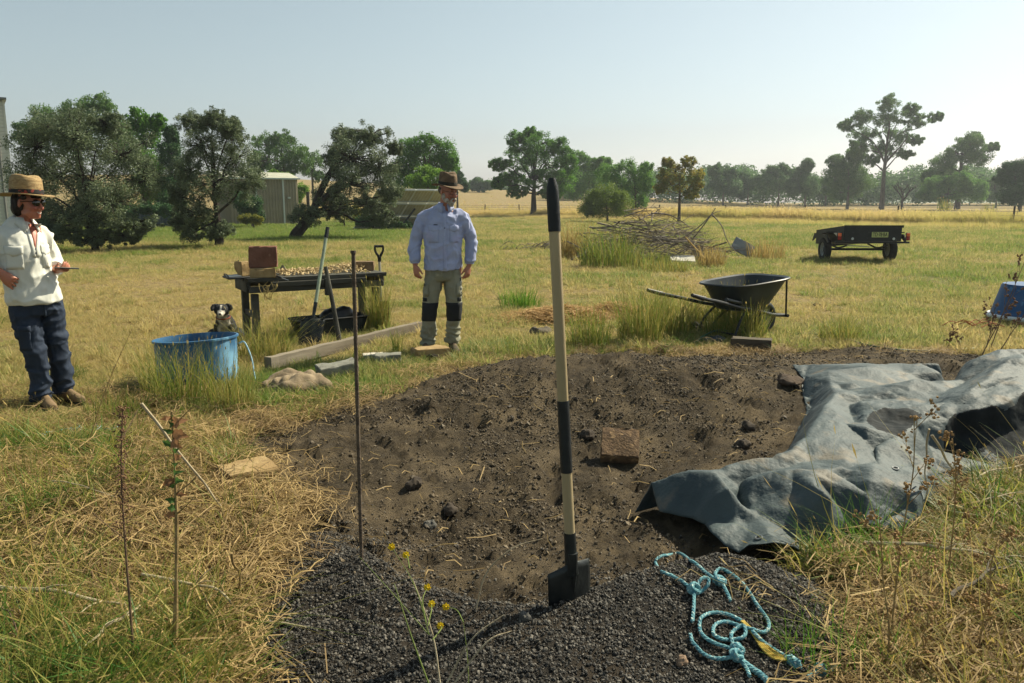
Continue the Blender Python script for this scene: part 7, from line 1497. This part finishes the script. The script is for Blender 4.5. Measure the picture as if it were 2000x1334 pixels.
# yellow-flowered weed on the gravel
def flower_weed():
    b = at(862, 1400); r = empty('flowering_weed', b, 0, 'spindly weed with small yellow flowers on the front gravel', 'flowering weed'); YF = mat('yellow_petal', 'ead02a', 'dcb41a', 20, .6, trans=.3); rg = random.Random(8)
    def st(px, py, Yo, rad=.0026, px0=860, py0=1400, m=M_GST):
        t = P(px, py, b.y + Yo) - b; s = P(px0, py0, b.y + .0) - b if (px0, py0) != (860, 1400) else Vector((0, 0, 0)); md = s.lerp(t, .5) + Vector((rg.uniform(-.015, .015), 0, .012)); q = MB(); q.tube([s, md, t], [rad, rad * .8, rad * .4], 6, 5); q.build('stem', m, r); return t
    st(770, 1140, .12, .003)
    for px, py, x0, y0 in ((765, 1068, 838, 1240), (793, 1084, 800, 1110), (835, 1147, 832, 1215), (843, 1179, 836, 1222), (871, 1185, 905, 1215), (860, 1222, 845, 1250)):
        t = st(px, py, .10, .0018, x0, y0); q = MB()
        for k in range(9): a = 6.283 * k / 9 + rg.random() * .3; u = Vector((math.cos(a), -.35 + .5 * math.sin(a), math.sin(a) * .8)).normalized(); w_ = u.cross(Vector((0, -1, .3))).normalized() * .0032; q.add([t - w_ * .5, t + u * .008 - w_, t + u * .0125, t + u * .008 + w_, t + w_ * .5], [(0, 1, 2, 3, 4)])
        q.ell(t + Vector((0, -.003, 0)), (.0035, .0035, .0035), nu=8, nv=5); q.build('flower', YF, r, smooth=False)
    st(905, 1215, .10, .0016, 915, 1400); st(700, 1085, .15, .0014, 838, 1240)
    for pts in (((870, 1340), (920, 1250), (985, 1200)), ((880, 1345), (950, 1255), (1000, 1232)), ((860, 1340), (845, 1240), (806, 1130))):
        q = MB(); q.tube([P(x, y, b.y + .03 * k) - b for k, (x, y) in enumerate(pts)], [.003, .0024, .0012], 6, 5); q.build('stem', M_PALE, r)
    b2 = at(930, 1190); q = MB(); q.tube([Vector((0, 0, 0))] + [P(x, y, b2.y + .02 * k) - b2 for k, (x, y) in enumerate(((945, 1130), (970, 1095), (1010, 1066), (1060, 1052)))], [.0025, .0022, .002, .0016, .001], 6, 5); o = q.build('dead_stalk', M_PALE, None); o.location = b2; tag(o, 'thin arching bleached stalk just left of the shovel socket', 'stalk')
flower_weed()
# dry weeds and dead branches at the right
for i, (bs, tp, nb, sds, lab) in enumerate((((1738, 1290), (1785, 815), 11, 150, 'dry branching weed with seed heads before the tarp\'s front hem'), ((1850, 1190), (1868, 860), 10, 140, 'dry branching weed before the dark opening of the tarp'), ((1735, 1330), (1722, 1010), 7, 90, 'shorter brown weed at the lower right grass'), ((1905, 1320), (1950, 1050), 8, 110, 'feathery dry weed near the lower right corner'), ((1800, 1330), (1812, 1190), 6, 90, 'small dry weed below the lying grey branch'))):
    weed('weed', bs, tp, .0032, lab, M_ST1, branches=nb, seedm=M_TANS, seeds=sds, sr=.0056, bl=.22, sd=20 + i, t0=.22, bend=.02, up=1.0)['group'] = 'dry seeding weeds at the right'
stick('dead_branch', (1820, 850), (1906, 1000), .006, 'curved bleached branch standing against the tarp\'s dark side', h0=-.12, forks=2, sd=31); stick('dead_branch', (1872, 985), (2012, 945), .0045, 'thin pale branch lying toward the right edge below the tarp', forks=2, sd=32); stick('dead_branch', (1682, 1116), (2005, 1160), .0075, 'long grey branch lying across the right-hand grass', forks=3, sd=33); stick('dead_branch', (1850, 1230), (1955, 1168), .008, 'dark forked branch below the long grey one', m=mat('grey_branch', '5f574d', '474039', 12, .9), forks=3, sd=34); stick('dead_branch', (1815, 838), (1808, 1010), .0045, 'straight bleached twig rising beside the curved branch', h0=-.08, forks=1, sd=35); stick('dead_branch', (1930, 1005), (2010, 1060), .004, 'bleached forked twig at the right edge', forks=2, sd=36); stick('dead_branch', (1910, 1030), (2010, 1015), .004, 'second pale twig lying at the right edge', forks=1, sd=37)
for i, (bs, tp, lab, n) in enumerate((((1930, 690), (2012, 480), 'tall brown dock stem leaning right before the upturned blue tub', 90), ((1915, 700), (1985, 560), 'brown dock stem crossing the blue tub\'s left side', 110), ((1945, 695), (2020, 585), 'dark dock stem low at the right edge by the blue tub', 110), ((1925, 690), (1945, 600), 'short brown dock stem at the left rim of the upturned tub', 70), ((1880, 684), (1862, 648), 'stubby dark weed at the soil\'s back edge', 40), ((1850, 684), (1858, 655), 'second stubby dark weed at the soil\'s back edge', 40))):
    weed('dock_weed', bs, tp, .005, lab, M_ST2, branches=6, seedm=M_SEED, seeds=n, sr=.009, bl=.3, sd=50 + i, t0=.2, spire=False, bend=.01, up=1.4)['group'] = 'brown dock stems by the blue tub'
def ground_scraps():
    rg = random.Random(12); q = MB()
    for k in range(10):
        a = rg.random() * 6.28; c = Vector((rg.gauss(0, .08), rg.gauss(0, .05), .03)); q.tube([c, c + Vector((math.cos(a), math.sin(a), .2)) * .06, c + Vector((math.cos(a + .8), math.sin(a + .8), .1)) * .11], .003, 5, 3)
    o = q.build('twine_scrap', mat('pale_blue_cord', '8fb4c4', None, 5, .7), None); o.location = at(150, 850); tag(o, 'scrap of pale blue twine on the grass below the woman\'s boots', 'twine')
    q = MB()
    for k in range(9): a = rg.random() * 6.28; c = Vector((rg.gauss(0, .25), rg.gauss(0, .08), .05)); q.tube([c, c + Vector((math.cos(a) * .15, math.sin(a) * .1, .05)), c + Vector((math.cos(a) * .3, math.sin(a) * .15, 0))], .006, 5, 3)
    o = q.build('net_scrap', mat('orange_net', 'a8683f', '8a5534', 9, .8), None); o.location = at(1912, 642); tag(o, 'scrap of orange netting on the grass left of the upturned tub', 'netting')
ground_scraps()
lawn()
near_grass()
gravel()
# ------------------------------------------------------------------ the air
def haze():
    m, t = nodes('air'); o = t.nodes.new('ShaderNodeOutputMaterial'); v = t.nodes.new('ShaderNodeVolumePrincipled')
    v.inputs['Color'].default_value = (.86, .93, 1, 1); v.inputs['Density'].default_value = .0005; v.inputs['Anisotropy'].default_value = .45
    t.links.new(v.outputs[0], o.inputs['Volume'])
    b = MB(); b.box((0, 340, 17), (1100, 740, 40)); h = b.build('haze', m, smooth=False); h['kind'] = 'stuff'
haze()
